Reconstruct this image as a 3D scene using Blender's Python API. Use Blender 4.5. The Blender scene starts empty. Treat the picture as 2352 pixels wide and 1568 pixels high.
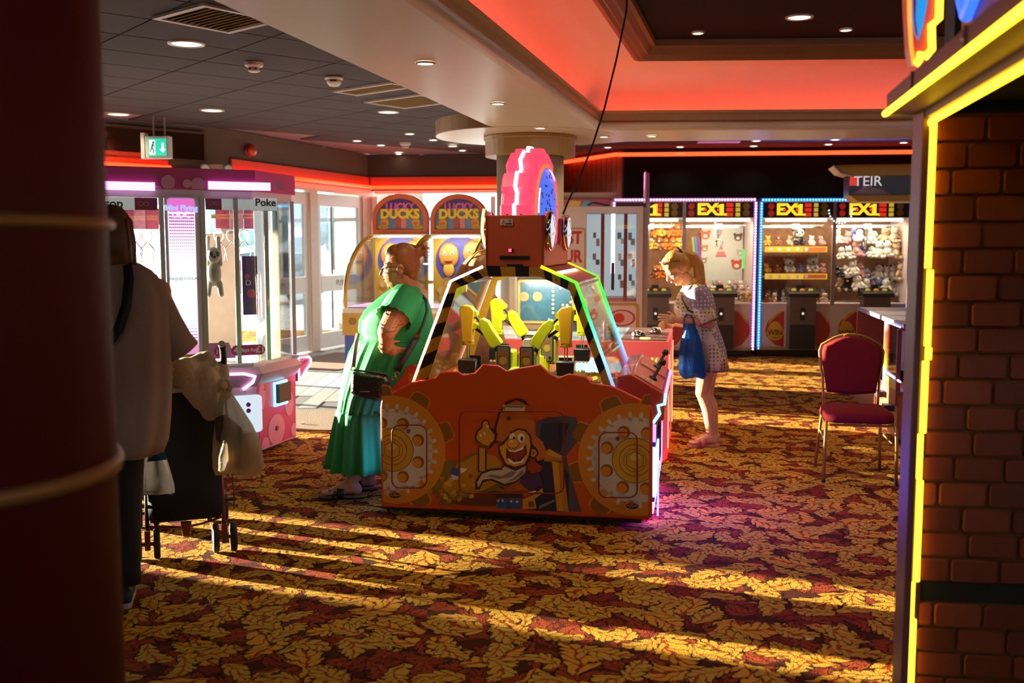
import bpy, bmesh, math, random
from math import sin, cos, pi, radians, atan2, hypot, sqrt
from mathutils import Vector, Matrix
random.seed(7)
S = bpy.context.scene
COL = S.collection
V = Vector
# ---------------------------------------------------------------- camera, sky, sun, exposure
FPX, PITCH, EYE = 2287.0, radians(5.47), 1.6
cam = bpy.data.cameras.new('camera'); cam.sensor_width = 36.0; cam.lens = FPX / 2352.0 * 36.0
cam.clip_start = 0.05; cam.clip_end = 500
co = bpy.data.objects.new('camera', cam); COL.objects.link(co)
co.location = (0, 0, EYE); co.rotation_euler = (radians(90) - PITCH, 0, 0)
S.camera = co
cam.dof.use_dof = True; cam.dof.focus_distance = 6.2; cam.dof.aperture_fstop = 2.6

wd = bpy.data.worlds.new('sky'); S.world = wd; wd.use_nodes = True
_bg = wd.node_tree.nodes['Background']; _bg.inputs[0].default_value = (0.80, 0.92, 1.0, 1); _bg.inputs[1].default_value = 5.5

SUN_AZ, SUN_EL = radians(22), radians(6.3)
sun_dir = V((cos(SUN_AZ) * cos(SUN_EL), -sin(SUN_AZ) * cos(SUN_EL), -sin(SUN_EL)))
_s = bpy.data.lights.new('sun', 'SUN'); _s.energy = 44.0; _s.color = (1.0, 0.86, 0.62); _s.angle = radians(0.5)
so = bpy.data.objects.new('sun', _s); COL.objects.link(so)
so.rotation_euler = sun_dir.to_track_quat('-Z', 'Y').to_euler(); so.location = (-30, 15, 10)

S.view_settings.view_transform = 'Standard'; S.view_settings.look = 'None'
S.view_settings.exposure = 0.75; S.view_settings.gamma = 1.0; S.view_settings.use_curve_mapping = False
S.cycles.use_denoising = True
S.cycles.transparent_max_bounces = 24
S.cycles.max_bounces = 8; S.cycles.diffuse_bounces = 4; S.cycles.glossy_bounces = 3
S.cycles.sample_clamp_indirect = 6.0
S.cycles.caustics_reflective = False; S.cycles.caustics_refractive = False

# ---------------------------------------------------------------- surveying helpers (a photograph pixel to a place in the room)
def ray(px, py):
    a = (px - 1176.0) / FPX; v = (784.0 - py) / FPX
    return V((a, cos(PITCH) + v * sin(PITCH), -sin(PITCH) + v * cos(PITCH)))
def at(px, py, Y):
    d = ray(px, py); return V((d.x, d.y, d.z)) * (Y / d.y) + V((0, 0, EYE))
def fl(px, py, z=0.0):
    d = ray(px, py); t = (z - EYE) / d.z
    return V((d.x * t, d.y * t, z))
def onplane(px, py, M, off=0.0):
    """local (x, z) where the ray meets the plane local y = off of a thing with matrix M"""
    n = M.to_3x3() @ V((0, 1, 0)); p = M @ V((0, off, 0)); o = V((0, 0, EYE)); d = ray(px, py)
    t = (p - o).dot(n) / d.dot(n)
    q = M.inverted() @ (o + d * t)
    return (q.x, q.z)
def onwall(px, A, B):
    """plan point where the vertical plane through pixel column px meets wall line AB"""
    d = ray(px, 560); ex, ey = B[0] - A[0], B[1] - A[1]
    det = d.x * (-ey) + ex * d.y
    t = (A[0] * (-ey) + ex * A[1]) / det
    return V((d.x * t, d.y * t, 0))

# ---------------------------------------------------------------- materials
def lin(h):
    if not isinstance(h, str): return tuple(h)
    h = h.lstrip('#'); o = []
    for i in (0, 2, 4):
        c = int(h[i:i + 2], 16) / 255.0
        o.append(c / 12.92 if c <= 0.04045 else ((c + 0.055) / 1.055) ** 2.4)
    return tuple(o)
_M = {}
def M(name, color='#808080', rough=0.5, metal=0.0, emit=0.0, ecol=None, var=0.12, scale=14.0, bump=0.0, coat=0.0, spec=0.5, trans=0.0):
    if name in _M: return _M[name]
    m = bpy.data.materials.new(name); m.use_nodes = True; nt = m.node_tree
    b = nt.nodes['Principled BSDF']; c = lin(color)
    b.inputs['Base Color'].default_value = (*c, 1); b.inputs['Roughness'].default_value = rough
    b.inputs['Metallic'].default_value = metal; b.inputs['Coat Weight'].default_value = coat
    b.inputs['Specular IOR Level'].default_value = spec
    if emit:
        b.inputs['Emission Color'].default_value = (*lin(ecol or color), 1); b.inputs['Emission Strength'].default_value = emit
    if var or bump:
        tc = nt.nodes.new('ShaderNodeTexCoord'); n = nt.nodes.new('ShaderNodeTexNoise')
        n.inputs['Scale'].default_value = scale; n.inputs['Detail'].default_value = 4
        nt.links.new(tc.outputs['Object'], n.inputs['Vector'])
        if var:
            mx = nt.nodes.new('ShaderNodeMix'); mx.data_type = 'RGBA'
            mx.inputs['A'].default_value = (*[x * (1 - var) for x in c], 1); mx.inputs['B'].default_value = (*[min(1, x * (1 + var)) for x in c], 1)
            nt.links.new(n.outputs['Fac'], mx.inputs['Factor']); nt.links.new(mx.outputs['Result'], b.inputs['Base Color'])
        if bump:
            bp = nt.nodes.new('ShaderNodeBump'); bp.inputs['Strength'].default_value = bump; bp.inputs['Distance'].default_value = 0.01
            nt.links.new(n.outputs['Fac'], bp.inputs['Height']); nt.links.new(bp.outputs['Normal'], b.inputs['Normal'])
    if trans:
        out = nt.nodes['Material Output']; tr = nt.nodes.new('ShaderNodeBsdfTranslucent'); ms = nt.nodes.new('ShaderNodeMixShader')
        tr.inputs[0].default_value = (*c, 1); ms.inputs[0].default_value = trans
        nt.links.new(b.outputs[0], ms.inputs[1]); nt.links.new(tr.outputs[0], ms.inputs[2]); nt.links.new(ms.outputs[0], out.inputs[0])
    _M[name] = m; return m
def glass(name, tint=(0.96, 0.98, 0.98), refl=0.7, rough=0.02):
    if name in _M: return _M[name]
    m = bpy.data.materials.new(name); m.use_nodes = True; nt = m.node_tree; nt.nodes.clear()
    out = nt.nodes.new('ShaderNodeOutputMaterial'); t = nt.nodes.new('ShaderNodeBsdfTransparent'); g = nt.nodes.new('ShaderNodeBsdfGlossy')
    t.inputs[0].default_value = (*tint, 1); g.inputs['Roughness'].default_value = rough
    f = nt.nodes.new('ShaderNodeFresnel'); f.inputs[0].default_value = 1.45
    mu = nt.nodes.new('ShaderNodeMath'); mu.operation = 'MULTIPLY'; mu.inputs[1].default_value = refl
    ms = nt.nodes.new('ShaderNodeMixShader')
    nt.links.new(f.outputs[0], mu.inputs[0]); nt.links.new(mu.outputs[0], ms.inputs[0])
    nt.links.new(t.outputs[0], ms.inputs[1]); nt.links.new(g.outputs[0], ms.inputs[2]); nt.links.new(ms.outputs[0], out.inputs[0])
    _M[name] = m; return m
def film(name, color='#ffffff', clear=0.4):
    """thin plastic film: part clear, part translucent"""
    if name in _M: return _M[name]
    m = bpy.data.materials.new(name); m.use_nodes = True; nt = m.node_tree
    b = nt.nodes['Principled BSDF']; out = nt.nodes['Material Output']; c = lin(color)
    b.inputs['Base Color'].default_value = (*c, 1); b.inputs['Roughness'].default_value = 0.35
    tl = nt.nodes.new('ShaderNodeBsdfTranslucent'); tl.inputs[0].default_value = (*c, 1)
    tr = nt.nodes.new('ShaderNodeBsdfTransparent'); tr.inputs[0].default_value = (*[0.5 + 0.5 * x for x in c], 1)
    m1 = nt.nodes.new('ShaderNodeMixShader'); m1.inputs[0].default_value = 0.55
    m2 = nt.nodes.new('ShaderNodeMixShader'); m2.inputs[0].default_value = clear
    n = nt.nodes.new('ShaderNodeTexNoise'); n.inputs['Scale'].default_value = 22; n.inputs['Detail'].default_value = 5
    tc = nt.nodes.new('ShaderNodeTexCoord'); nt.links.new(tc.outputs['Object'], n.inputs['Vector'])
    bp = nt.nodes.new('ShaderNodeBump'); bp.inputs['Strength'].default_value = 0.8; bp.inputs['Distance'].default_value = 0.02
    nt.links.new(n.outputs['Fac'], bp.inputs['Height']); nt.links.new(bp.outputs['Normal'], b.inputs['Normal'])
    nt.links.new(b.outputs[0], m1.inputs[1]); nt.links.new(tl.outputs[0], m1.inputs[2])
    nt.links.new(m1.outputs[0], m2.inputs[1]); nt.links.new(tr.outputs[0], m2.inputs[2]); nt.links.new(m2.outputs[0], out.inputs[0])
    _M[name] = m; return m
GK = 0.62
def glow(name, color=(1, 1, 1), strength=1.0):
    if name in _M: return _M[name]
    strength *= GK
    m = bpy.data.materials.new(name); m.use_nodes = True; b = m.node_tree.nodes['Principled BSDF']; c = lin(color)
    b.inputs['Base Color'].default_value = (*[x * .5 for x in c], 1); b.inputs['Roughness'].default_value = 0.4
    b.inputs['Emission Color'].default_value = (*c, 1); b.inputs['Emission Strength'].default_value = strength
    _M[name] = m; return m
def ramp_glow(name, stops, axis, lo, hi, strength):
    """a lit tube whose diodes change colour along one local axis"""
    m = bpy.data.materials.new(name); m.use_nodes = True; nt = m.node_tree; b = nt.nodes['Principled BSDF']
    tc = nt.nodes.new('ShaderNodeTexCoord'); sp = nt.nodes.new('ShaderNodeSeparateXYZ'); mr = nt.nodes.new('ShaderNodeMapRange'); cr = nt.nodes.new('ShaderNodeValToRGB')
    mr.inputs['From Min'].default_value = lo; mr.inputs['From Max'].default_value = hi
    nt.links.new(tc.outputs['Object'], sp.inputs[0]); nt.links.new(sp.outputs[axis], mr.inputs[0]); nt.links.new(mr.outputs[0], cr.inputs[0])
    el = cr.color_ramp.elements
    for i, (p, c) in enumerate(stops):
        e = el[i] if i < 2 else el.new(p)
        e.position = p; e.color = (*lin(c), 1)
    nt.links.new(cr.outputs[0], b.inputs['Emission Color']); b.inputs['Emission Strength'].default_value = strength * GK
    nt.links.new(cr.outputs[0], b.inputs['Base Color'])
    return m

# ---------------------------------------------------------------- objects
def thing(name, label, cat, loc=(0, 0, 0), rotz=0.0, group=None, kind=None):
    o = bpy.data.objects.new(name, None); COL.objects.link(o); o.empty_display_size = 0.1
    o.location = loc; o.rotation_euler = (0, 0, rotz); o['label'] = label; o['category'] = cat
    if group: o['group'] = group
    if kind: o['kind'] = kind
    return o
def mat_of(o):
    return Matrix.Translation(o.location) @ Matrix.Rotation(o.rotation_euler.z, 4, 'Z')
def tag(o, label=None, cat=None, group=None, kind=None):
    if label: o['label'] = label
    if cat: o['category'] = cat
    if group: o['group'] = group
    if kind: o['kind'] = kind
    return o
def kids(o): return [c for c in bpy.data.objects if c.parent == o]
def dup(root, loc=None, rotz=None, label=None, group=None, scale=None):
    r = root.copy(); COL.objects.link(r)
    if loc is not None: r.location = loc
    if rotz is not None: r.rotation_euler = (0, 0, rotz)
    if label: r['label'] = label
    if group: r['group'] = group
    if scale: r.scale = scale if not isinstance(scale, (int, float)) else (scale,) * 3
    for ch in list(root.children):
        c = ch.copy(); COL.objects.link(c); c.parent = r
        for g in ch.children:
            d = g.copy(); COL.objects.link(d); d.parent = c
    return r
class MB:
    def __init__(s): s.v = []; s.f = []; s.mi = []; s.cur = 0
    def add(s, verts, faces, M4=None):
        k = len(s.v)
        for p in verts:
            p = V(p); s.v.append(M4 @ p if M4 else p)
        for f in faces: s.f.append([i + k for i in f]); s.mi.append(s.cur)
        return s
    def mat(s, i): s.cur = i; return s
    def box(s, x0, x1, y0, y1, z0, z1, M4=None):
        return s.add([(x0, y0, z0), (x1, y0, z0), (x1, y1, z0), (x0, y1, z0), (x0, y0, z1), (x1, y0, z1), (x1, y1, z1), (x0, y1, z1)],
                     [(3, 2, 1, 0), (4, 5, 6, 7), (0, 1, 5, 4), (1, 2, 6, 5), (2, 3, 7, 6), (3, 0, 4, 7)], M4)
    def bar(s, p, q, w, h, up=(0, 0, 1)):
        p, q = V(p), V(q); d = (q - p).normalized(); up = V(up)
        if abs(d.dot(up)) > 0.98: up = V((0, 1, 0)) if abs(d.y) < .9 else V((1, 0, 0))
        a = d.cross(up).normalized() * (w / 2); b = a.cross(d).normalized() * (h / 2)
        return s.add([p - a - b, p + a - b, p + a + b, p - a + b, q - a - b, q + a - b, q + a + b, q - a + b],
                     [(3, 2, 1, 0), (4, 5, 6, 7), (0, 1, 5, 4), (1, 2, 6, 5), (2, 3, 7, 6), (3, 0, 4, 7)])
    def tube(s, pts, r, n=8, closed=False, flat=None):
        pts = [V(p) for p in pts]; N = len(pts); rings = []; a = None
        for i, p in enumerate(pts):
            if closed: t = pts[(i + 1) % N] - pts[i - 1]
            else: t = pts[min(i + 1, N - 1)] - pts[max(i - 1, 0)]
            t.normalize()
            if a is None:
                a = t.orthogonal() if flat is None else (V(flat) - t * t.dot(V(flat)))
            else: a = a - t * a.dot(t)
            if a.length < 1e-6: a = t.orthogonal()
            a.normalize(); b = t.cross(a)
            rr = r[i] if isinstance(r, (list, tuple)) else r
            ra, rb = rr if isinstance(rr, (list, tuple)) else (rr, rr)
            rings.append([p + a * (ra * cos(2 * pi * k / n)) + b * (rb * sin(2 * pi * k / n)) for k in range(n)])
        return s.loft(rings, caps=not closed, loop=closed)
    def loft(s, rings, caps=True, loop=False, closed=True):
        n = len(rings[0]); k = len(s.v); N = len(rings)
        vs = [p for r in rings for p in r]; fs = []
        for i in range(N if loop else N - 1):
            j = (i + 1) % N
            for q in range(n if closed else n - 1):
                w = (q + 1) % n
                fs.append((i * n + q, i * n + w, j * n + w, j * n + q))
        if caps and not loop and closed:
            fs.append(tuple(range(n - 1, -1, -1))); fs.append(tuple((N - 1) * n + q for q in range(n)))
        return s.add(vs, fs)
    def cyl(s, p, q, r0, r1=None, n=16):
        r1 = r0 if r1 is None else r1
        return s.tube([p, q], [r0, r1], n)
    def lathe(s, prof, c=(0, 0, 0), n=24, axis=(0, 0, 1), caps=True):
        ax = V(axis).normalized(); a = ax.orthogonal().normalized(); b = ax.cross(a); c = V(c)
        return s.loft([[c + ax * z + (a * cos(2 * pi * k / n) + b * sin(2 * pi * k / n)) * max(r, 1e-4) for k in range(n)] for r, z in prof], caps)
    def ell(s, c, r, rot=None, n=16, m=10):
        c = V(c); r = (r, r, r) if isinstance(r, (int, float)) else r; R = rot or Matrix.Identity(3)
        rings = []
        for i in range(m + 1):
            t = pi * i / m; t = min(max(t, 0.02), pi - 0.02)
            rings.append([c + R @ V((r[0] * sin(t) * cos(2 * pi * k / n), r[1] * sin(t) * sin(2 * pi * k / n), r[2] * cos(t))) for k in range(n)])
        return s.loft(rings)
    def cap(s, p, q, r0, r1, n=12):
        """tapered capsule"""
        p, q = V(p), V(q); d = (q - p); L = d.length
        if L < 1e-5: return s.ell(p, r0)
        d /= L; pts = []; rr = []
        for i in range(5):
            t = pi / 2 * i / 4; pts.append(p - d * r0 * cos(t)); rr.append(max(r0 * sin(t), r0 * .08))
        for i in range(5):
            t = pi / 2 * i / 4; pts.append(q + d * r1 * sin(t)); rr.append(max(r1 * cos(t), r1 * .08))
        return s.tube(pts, rr, n)
    def prism(s, poly, fn, w0, w1):
        n = len(poly)
        vs = [fn(u, v, w0) for u, v in poly] + [fn(u, v, w1) for u, v in poly]
        return s.add(vs, [tuple(range(n - 1, -1, -1)), tuple(range(n, 2 * n))] + [(i, (i + 1) % n, n + (i + 1) % n, n + i) for i in range(n)])
    def ring_prism(s, outer, inner, fn, w0, w1, closed=True):
        """extruded band between two outlines of equal count"""
        n = len(outer); rings = []
        A = [fn(u, v, w0) for u, v in outer]; B = [fn(u, v, w0) for u, v in inner]; C = [fn(u, v, w1) for u, v in inner]; D = [fn(u, v, w1) for u, v in outer]
        rr = [[A[i], B[i], C[i], D[i]] for i in range(n)]
        return s.loft(rr, caps=not closed, loop=closed)
    def mesh(s, name, mats, smooth=False):
        me = bpy.data.meshes.new(name); me.from_pydata([tuple(p) for p in s.v], [], s.f)
        for i, m in enumerate(mats): me.materials.append(m)
        if len(mats) > 1: me.polygons.foreach_set('material_index', s.mi)
        bm = bmesh.new(); bm.from_mesh(me); bmesh.ops.recalc_face_normals(bm, faces=bm.faces); bm.to_mesh(me); bm.free()
        if smooth: me.polygons.foreach_set('use_smooth', [True] * len(me.polygons))
        me.update(); return me
    def build(s, name, mats, parent=None, smooth=False, bevel=0.0, seg=2, label=None, loc=None, kind=None):
        if not isinstance(mats, (list, tuple)): mats = [mats]
        o = bpy.data.objects.new(name, s.mesh(name, mats, smooth)); COL.objects.link(o)
        if parent: o.parent = parent
        if loc: o.location = loc
        if bevel:
            b = o.modifiers.new('bevel', 'BEVEL'); b.width = bevel; b.segments = seg; b.limit_method = 'ANGLE'; b.angle_limit = radians(40)
        if smooth == 'auto': pass
        if label: o['label'] = label
        if kind: o['kind'] = kind
        return o
def XZ(y0=0.0):
    return lambda u, v, w: V((u, y0 + w, v))
def struct(name, mb, mats, parent=None, **k):
    o = mb.build(name, mats, parent, **k); o['kind'] = 'structure'; return o
def share(src, name, parent, loc=None, rot=None, scale=None):
    o = bpy.data.objects.new(name, src.data if hasattr(src, 'data') else src); COL.objects.link(o); o.parent = parent
    if loc is not None: o.location = loc
    if rot is not None: o.rotation_euler = rot
    if scale is not None: o.scale = scale
    return o
def text(body, size, m, parent, M4, name='lettering', depth=0.004, bold=0.0, align='CENTER', sx=1.0, label=None):
    """flat lettering; M4 maps text plane (x right, y up, z out) into the parent's space"""
    cu = bpy.data.curves.new(name, 'FONT'); cu.body = body; cu.size = size; cu.align_x = align; cu.align_y = 'CENTER'
    cu.extrude = depth; cu.offset = bold; cu.resolution_u = 3
    t = bpy.data.objects.new('t', cu); COL.objects.link(t)
    dg = bpy.context.evaluated_depsgraph_get()
    me = bpy.data.meshes.new_from_object(t.evaluated_get(dg)); bpy.data.objects.remove(t)
    me.transform(M4 @ Matrix.Diagonal((sx, 1, 1, 1))); me.materials.clear(); me.materials.append(m); me.name = name
    o = bpy.data.objects.new(name, me); COL.objects.link(o); o.parent = parent
    if label: o['label'] = label
    return o
def FRONT(x, y, z):
    """text frame facing local -y"""
    return Matrix.Translation((x, y, z)) @ Matrix.Rotation(pi / 2, 4, 'X')
def circ(cx, cz, r, n=24, a0=0.0, rz=None):
    return [(cx + r * cos(a0 + 2 * pi * k / n), cz + (rz or r) * sin(a0 + 2 * pi * k / n)) for k in range(n)]
def rrect(x0, x1, z0, z1, r, n=5):
    p = []
    for cx, cz, a in ((x1 - r, z1 - r, 0), (x0 + r, z1 - r, 90), (x0 + r, z0 + r, 180), (x1 - r, z0 + r, 270)):
        for k in range(n + 1):
            t = radians(a + 90 * k / n); p.append((cx + r * cos(t), cz + r * sin(t)))
    return p
def clip(poly, nx, nz, d):
    """keep the side nx*x + nz*z <= d"""
    out = []
    for i, a in enumerate(poly):
        b = poly[(i + 1) % len(poly)]; da = nx * a[0] + nz * a[1] - d; db = nx * b[0] + nz * b[1] - d
        if da <= 0: out.append(a)
        if da * db < 0:
            t = da / (da - db); out.append((a[0] + (b[0] - a[0]) * t, a[1] + (b[1] - a[1]) * t))
    return out
def area(name, parent, loc, rot, size, power, color, sizey=None, shape=None, spread=None):
    l = bpy.data.lights.new(name, 'AREA'); l.energy = power; l.color = color; l.size = size
    if sizey: l.shape = 'RECTANGLE'; l.size_y = sizey
    if shape: l.shape = shape
    if spread: l.spread = spread
    o = bpy.data.objects.new(name, l); COL.objects.link(o); o.location = loc; o.rotation_euler = rot
    if parent: o.parent = parent
    return o
def remesh(mb, name, m, parent, voxel=0.006, smooth=2):
    """one continuous skin around all the added volumes"""
    o = bpy.data.objects.new(name, mb.mesh(name, [m])); COL.objects.link(o)
    r = o.modifiers.new('r', 'REMESH'); r.mode = 'VOXEL'; r.voxel_size = voxel; r.use_smooth_shade = True
    if smooth:
        s = o.modifiers.new('s', 'SMOOTH'); s.iterations = smooth; s.factor = 0.5
    dg = bpy.context.evaluated_depsgraph_get(); me = bpy.data.meshes.new_from_object(o.evaluated_get(dg))
    o.modifiers.clear(); old = o.data; o.data = me; bpy.data.meshes.remove(old)
    me.materials.clear(); me.materials.append(m); me.polygons.foreach_set('use_smooth', [True] * len(me.polygons))
    if parent: o.parent = parent
    return o
# ================================================================ THE SETTING
CEIL = 3.12
def carpet_mat():
    m = bpy.data.materials.new('carpet'); m.use_nodes = True; nt = m.node_tree; L = nt.links.new
    b = nt.nodes['Principled BSDF']; b.inputs['Roughness'].default_value = 0.95; b.inputs['Specular IOR Level'].default_value = 0.05
    def N(t, **k):
        n = nt.nodes.new(t)
        for a, v in k.items(): setattr(n, a, v)
        return n
    def math_(op, a, bb=None, c=None):
        n = N('ShaderNodeMath', operation=op)
        for i, x in enumerate((a, bb, c)):
            if x is None: continue
            if isinstance(x, (int, float)): n.inputs[i].default_value = x
            else: L(x, n.inputs[i])
        return n.outputs[0]
    tc = N('ShaderNodeTexCoord')
    wz = N('ShaderNodeTexNoise'); wz.inputs['Scale'].default_value = 7.0; wz.inputs['Detail'].default_value = 3; wz.inputs['Roughness'].default_value = .6
    L(tc.outputs['Object'], wz.inputs['Vector'])
    dist = N('ShaderNodeVectorMath', operation='MULTIPLY_ADD'); L(wz.outputs['Color'], dist.inputs[0]); dist.inputs[1].default_value = (.13, .13, 0); L(tc.outputs['Object'], dist.inputs[2])
    def leaves(scale, off, freq, wid, bend):
        """curled acanthus leaves: one per cell, a bent midrib with pointed side lobes"""
        ad = N('ShaderNodeVectorMath', operation='ADD'); L(dist.outputs[0], ad.inputs[0]); ad.inputs[1].default_value = off
        vo = N('ShaderNodeTexVoronoi', voronoi_dimensions='2D', feature='F1'); vo.inputs['Scale'].default_value = scale; vo.inputs['Randomness'].default_value = .8
        L(ad.outputs[0], vo.inputs['Vector'])
        df = N('ShaderNodeVectorMath', operation='SUBTRACT'); L(ad.outputs[0], df.inputs[0]); L(vo.outputs['Position'], df.inputs[1])
        sp = N('ShaderNodeSeparateXYZ'); L(df.outputs[0], sp.inputs[0])
        sc = N('ShaderNodeSeparateColor'); L(vo.outputs['Color'], sc.inputs[0])
        th = math_('MULTIPLY', sc.outputs[0], 6.283); cs, sn = math_('COSINE', th), math_('SINE', th)
        u = math_('MULTIPLY', math_('ADD', math_('MULTIPLY', sp.outputs[0], cs), math_('MULTIPLY', sp.outputs[1], sn)), scale)
        v = math_('MULTIPLY', math_('SUBTRACT', math_('MULTIPLY', sp.outputs[1], cs), math_('MULTIPLY', sp.outputs[0], sn)), scale)
        k = math_('MULTIPLY_ADD', sc.outputs[1], 2 * bend, -bend)
        a = math_('ABSOLUTE', math_('ADD', v, math_('MULTIPLY', k, math_('MULTIPLY', u, u))))
        ph = math_('MULTIPLY', math_('SUBTRACT', u, math_('MULTIPLY', a, 1.0)), freq)
        lob = math_('POWER', math_('ABSOLUTE', math_('SINE', ph)), 0.6)
        prof = math_('SUBTRACT', 1.0, math_('POWER', math_('ABSOLUTE', math_('MULTIPLY', math_('ADD', u, .06), 1.55)), 2.2))
        edge = math_('MULTIPLY', math_('MULTIPLY', prof, wid), math_('MULTIPLY_ADD', lob, 0.55, 0.45))
        body = math_('SUBTRACT', edge, a)
        vein = math_('MULTIPLY', lob, math_('MINIMUM', math_('MULTIPLY', a, 22.0), 1.0))
        return body, vein, sc.outputs[2]
    def step(x, lo, hi):
        n = N('ShaderNodeMapRange'); n.clamp = True; n.inputs['From Min'].default_value = lo; n.inputs['From Max'].default_value = hi; L(x, n.inputs[0]); return n.outputs[0]
    def mix(f, a, bb):
        n = N('ShaderNodeMix', data_type='RGBA'); L(f, n.inputs['Factor'])
        for s, x in (('A', a), ('B', bb)):
            if isinstance(x, str): n.inputs[s].default_value = (*lin(x), 1)
            else: L(x, n.inputs[s])
        return n.outputs['Result']
    base = '#44200f'
    b3, v3, r3 = leaves(5.6, (3.3, 9.1, 0), 15, .40, .9)
    c = mix(step(b3, 0.0, 0.03), base, mix(step(v3, .15, .6), '#3a1710', '#7a2c18'))
    b4, v4, r4 = leaves(6.5, (13.3, 4.1, 0), 14, .36, 1.1)
    c = mix(step(b4, -.05, -.02), c, '#1c0f0c'); c = mix(step(b4, 0.0, 0.03), c, mix(step(v4, .15, .6), '#4a1c10', '#8a3a1a'))
    b1, v1, r1 = leaves(3.7, (0, 0, 0), 15, .30, 1.1)
    c = mix(step(b1, -.05, -.02), c, '#1c0f0c'); c = mix(step(b1, 0.0, 0.025), c, mix(step(v1, 0.2, 0.65), '#7a3014', '#bd8a2a'))
    b2, v2, r2 = leaves(5.0, (7.7, 2.2, 0), 14, .28, 1.5)
    c = mix(step(b2, -.05, -.02), c, '#20110d'); c = mix(step(b2, 0.0, 0.025), c, mix(step(v2, 0.2, 0.65), '#84381a', '#b08c30'))
    fine = N('ShaderNodeTexNoise'); fine.inputs['Scale'].default_value = 160; fine.inputs['Detail'].default_value = 2; L(tc.outputs['Object'], fine.inputs['Vector'])
    hs = N('ShaderNodeHueSaturation'); L(c, hs.inputs['Color']); L(step(fine.outputs['Fac'], 0.2, 0.8), hs.inputs['Value'])
    vv = N('ShaderNodeMapRange'); vv.inputs['To Min'].default_value = 0.75; vv.inputs['To Max'].default_value = 1.25; L(fine.outputs['Fac'], vv.inputs[0]); L(vv.outputs[0], hs.inputs['Value'])
    L(hs.outputs[0], b.inputs['Base Color'])
    bp = N('ShaderNodeBump'); bp.inputs['Strength'].default_value = 0.5; bp.inputs['Distance'].default_value = 0.006
    L(fine.outputs['Fac'], bp.inputs['Height']); L(bp.outputs['Normal'], b.inputs['Normal'])
    return m
P0, P1, P2 = V((-3.725, 13.24, 0)), V((-2.41, 16.84, 0)), V((-9.34, 7.78, 0))
B1, B2, B3 = V((0.35, 16.5, 0)), V((0.75, 17.6, 0)), V((1.75, 15.95, 0))
mb = MB(); mb.box(-12, 7.5, -4, 19, -0.1, 0.0); floor = struct('floor', mb, carpet_mat())
# entrance paving: planks laid over the slab, a mat strip along the carpet and a mat at the doors
t_plank = M('grey_plank', '#8f979c', .55, var=.15, scale=5)
t_mat = M('brown_mat', '#6e5a48', .95, var=.25, scale=90, bump=.5)
mb = MB(); mb.box(-6.2, -0.75, 8.55, 16.6, 0.0, 0.003); pav = struct('floor_entrance', mb, M('plank_joint', '#565a5e', .8)) 
w = 0.18; k = 0; row = 0
R = Matrix.Rotation(radians(24), 4, 'Z')
plank_me = None
for i in range(-14, 20):
    for j in range(0, 6):
        x = -3.2 + i * w; y = 9.75 + j * 1.2 + (i % 3) * 0.4
        if not (-5.6 < x < -1.0 and 9.6 < y < 14.6): continue
        q = V((x, y, 0))
        if x > -0.9 or x < -5.6: continue
        if plank_me is None:
            m_ = MB(); m_.box(0, w - .006, 0, 1.19, 0.003, 0.007); pl0 = m_.build('plank', t_plank, pav, loc=(x, y, 0)); plank_me = pl0
        else: share(plank_me, 'plank', pav, (x, y, 0))
mb = MB(); mb.box(-6.2, -0.75, 8.55, 9.6, 0.003, 0.010); o = mb.build('mat_strip', t_mat, pav)
mb = MB(); mb.box(-0.95, 0.95, -0.55, 0.55, 0, 0.012)
o = mb.build('door_mat', t_mat, None); o.location = (-2.45, 13.75, 0.007); o.rotation_euler = (0, 0, radians(70)); tag(o, 'brown entrance mat lying on the paving before the glass doors', 'mat')
# outside
mb = MB(); mb.box(-80, 60, 19, 120, -0.16, -0.06); mb.box(-80, -12, -30, 19, -0.16, -0.06)
mb.add([(-12, -4, -.07), (-12, 19, -.07), (-12.0, 19, -.07)], [(0, 1, 2)])
struct('ground_outside', mb, M('concrete', '#b9b9b4', .9, var=.1, scale=.6))

# ---- ceiling: T-bar grid with dropped tiles
t_tile = M('dark_tile', '#30262a', .9, var=.1, scale=30, bump=.15)
t_bar = M('ceiling_bar', '#7d6f72', .6)
mb = MB(); mb.prism([(-12, -4), (-2.7, -4), (.40, 8.9), (.9, 9.5), (1.3, 9.5), (1.3, 19), (-12, 19)], lambda a, b, w: V((a, b, CEIL + .012 + w)), 0, .09); ceil = struct('ceiling', mb, t_bar)
u = V((-0.643, 0.766, 0)); n_ = V((0.766, 0.643, 0)); tile0 = None; cnt = 0
ang = atan2(u.y, u.x)
for i in range(-3, 24):
    for j in range(-14, 26):
        a0, b0 = 2.56 + (i - 2) * 0.44 * 2, j * 0.62
        c = n_ * (a0 + .44) + u * (b0 + .31)
        ok = (c.y > 2.4 and (c.x < -2.7 + .24 * (c.y + 4) + .1 or c.y > 9.2) and c.x > -0.62 * c.y - .3 and c.y < 16.9 and c.x < 2.0)
        ok = ok and (c - P0).x * (P2 - P0).y - (c - P0).y * (P2 - P0).x < 0.4 and ((c - P0).x * (P1 - P0).y - (c - P0).y * (P1 - P0).x) > -0.9
        if not ok: continue
        cnt += 1
        if tile0 is None:
            m_ = MB(); m_.box(-.302, .302, -.432, .432, -0.004, 0.012); tile0 = m_.build('ceiling_tile', t_tile, ceil); tile0.location = (c.x, c.y, CEIL); tile0.rotation_euler = (0, 0, ang)
        else: share(tile0, 'ceiling_tile', ceil, (c.x, c.y, CEIL), (0, 0, ang))
print('ceiling tiles', cnt)
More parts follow.
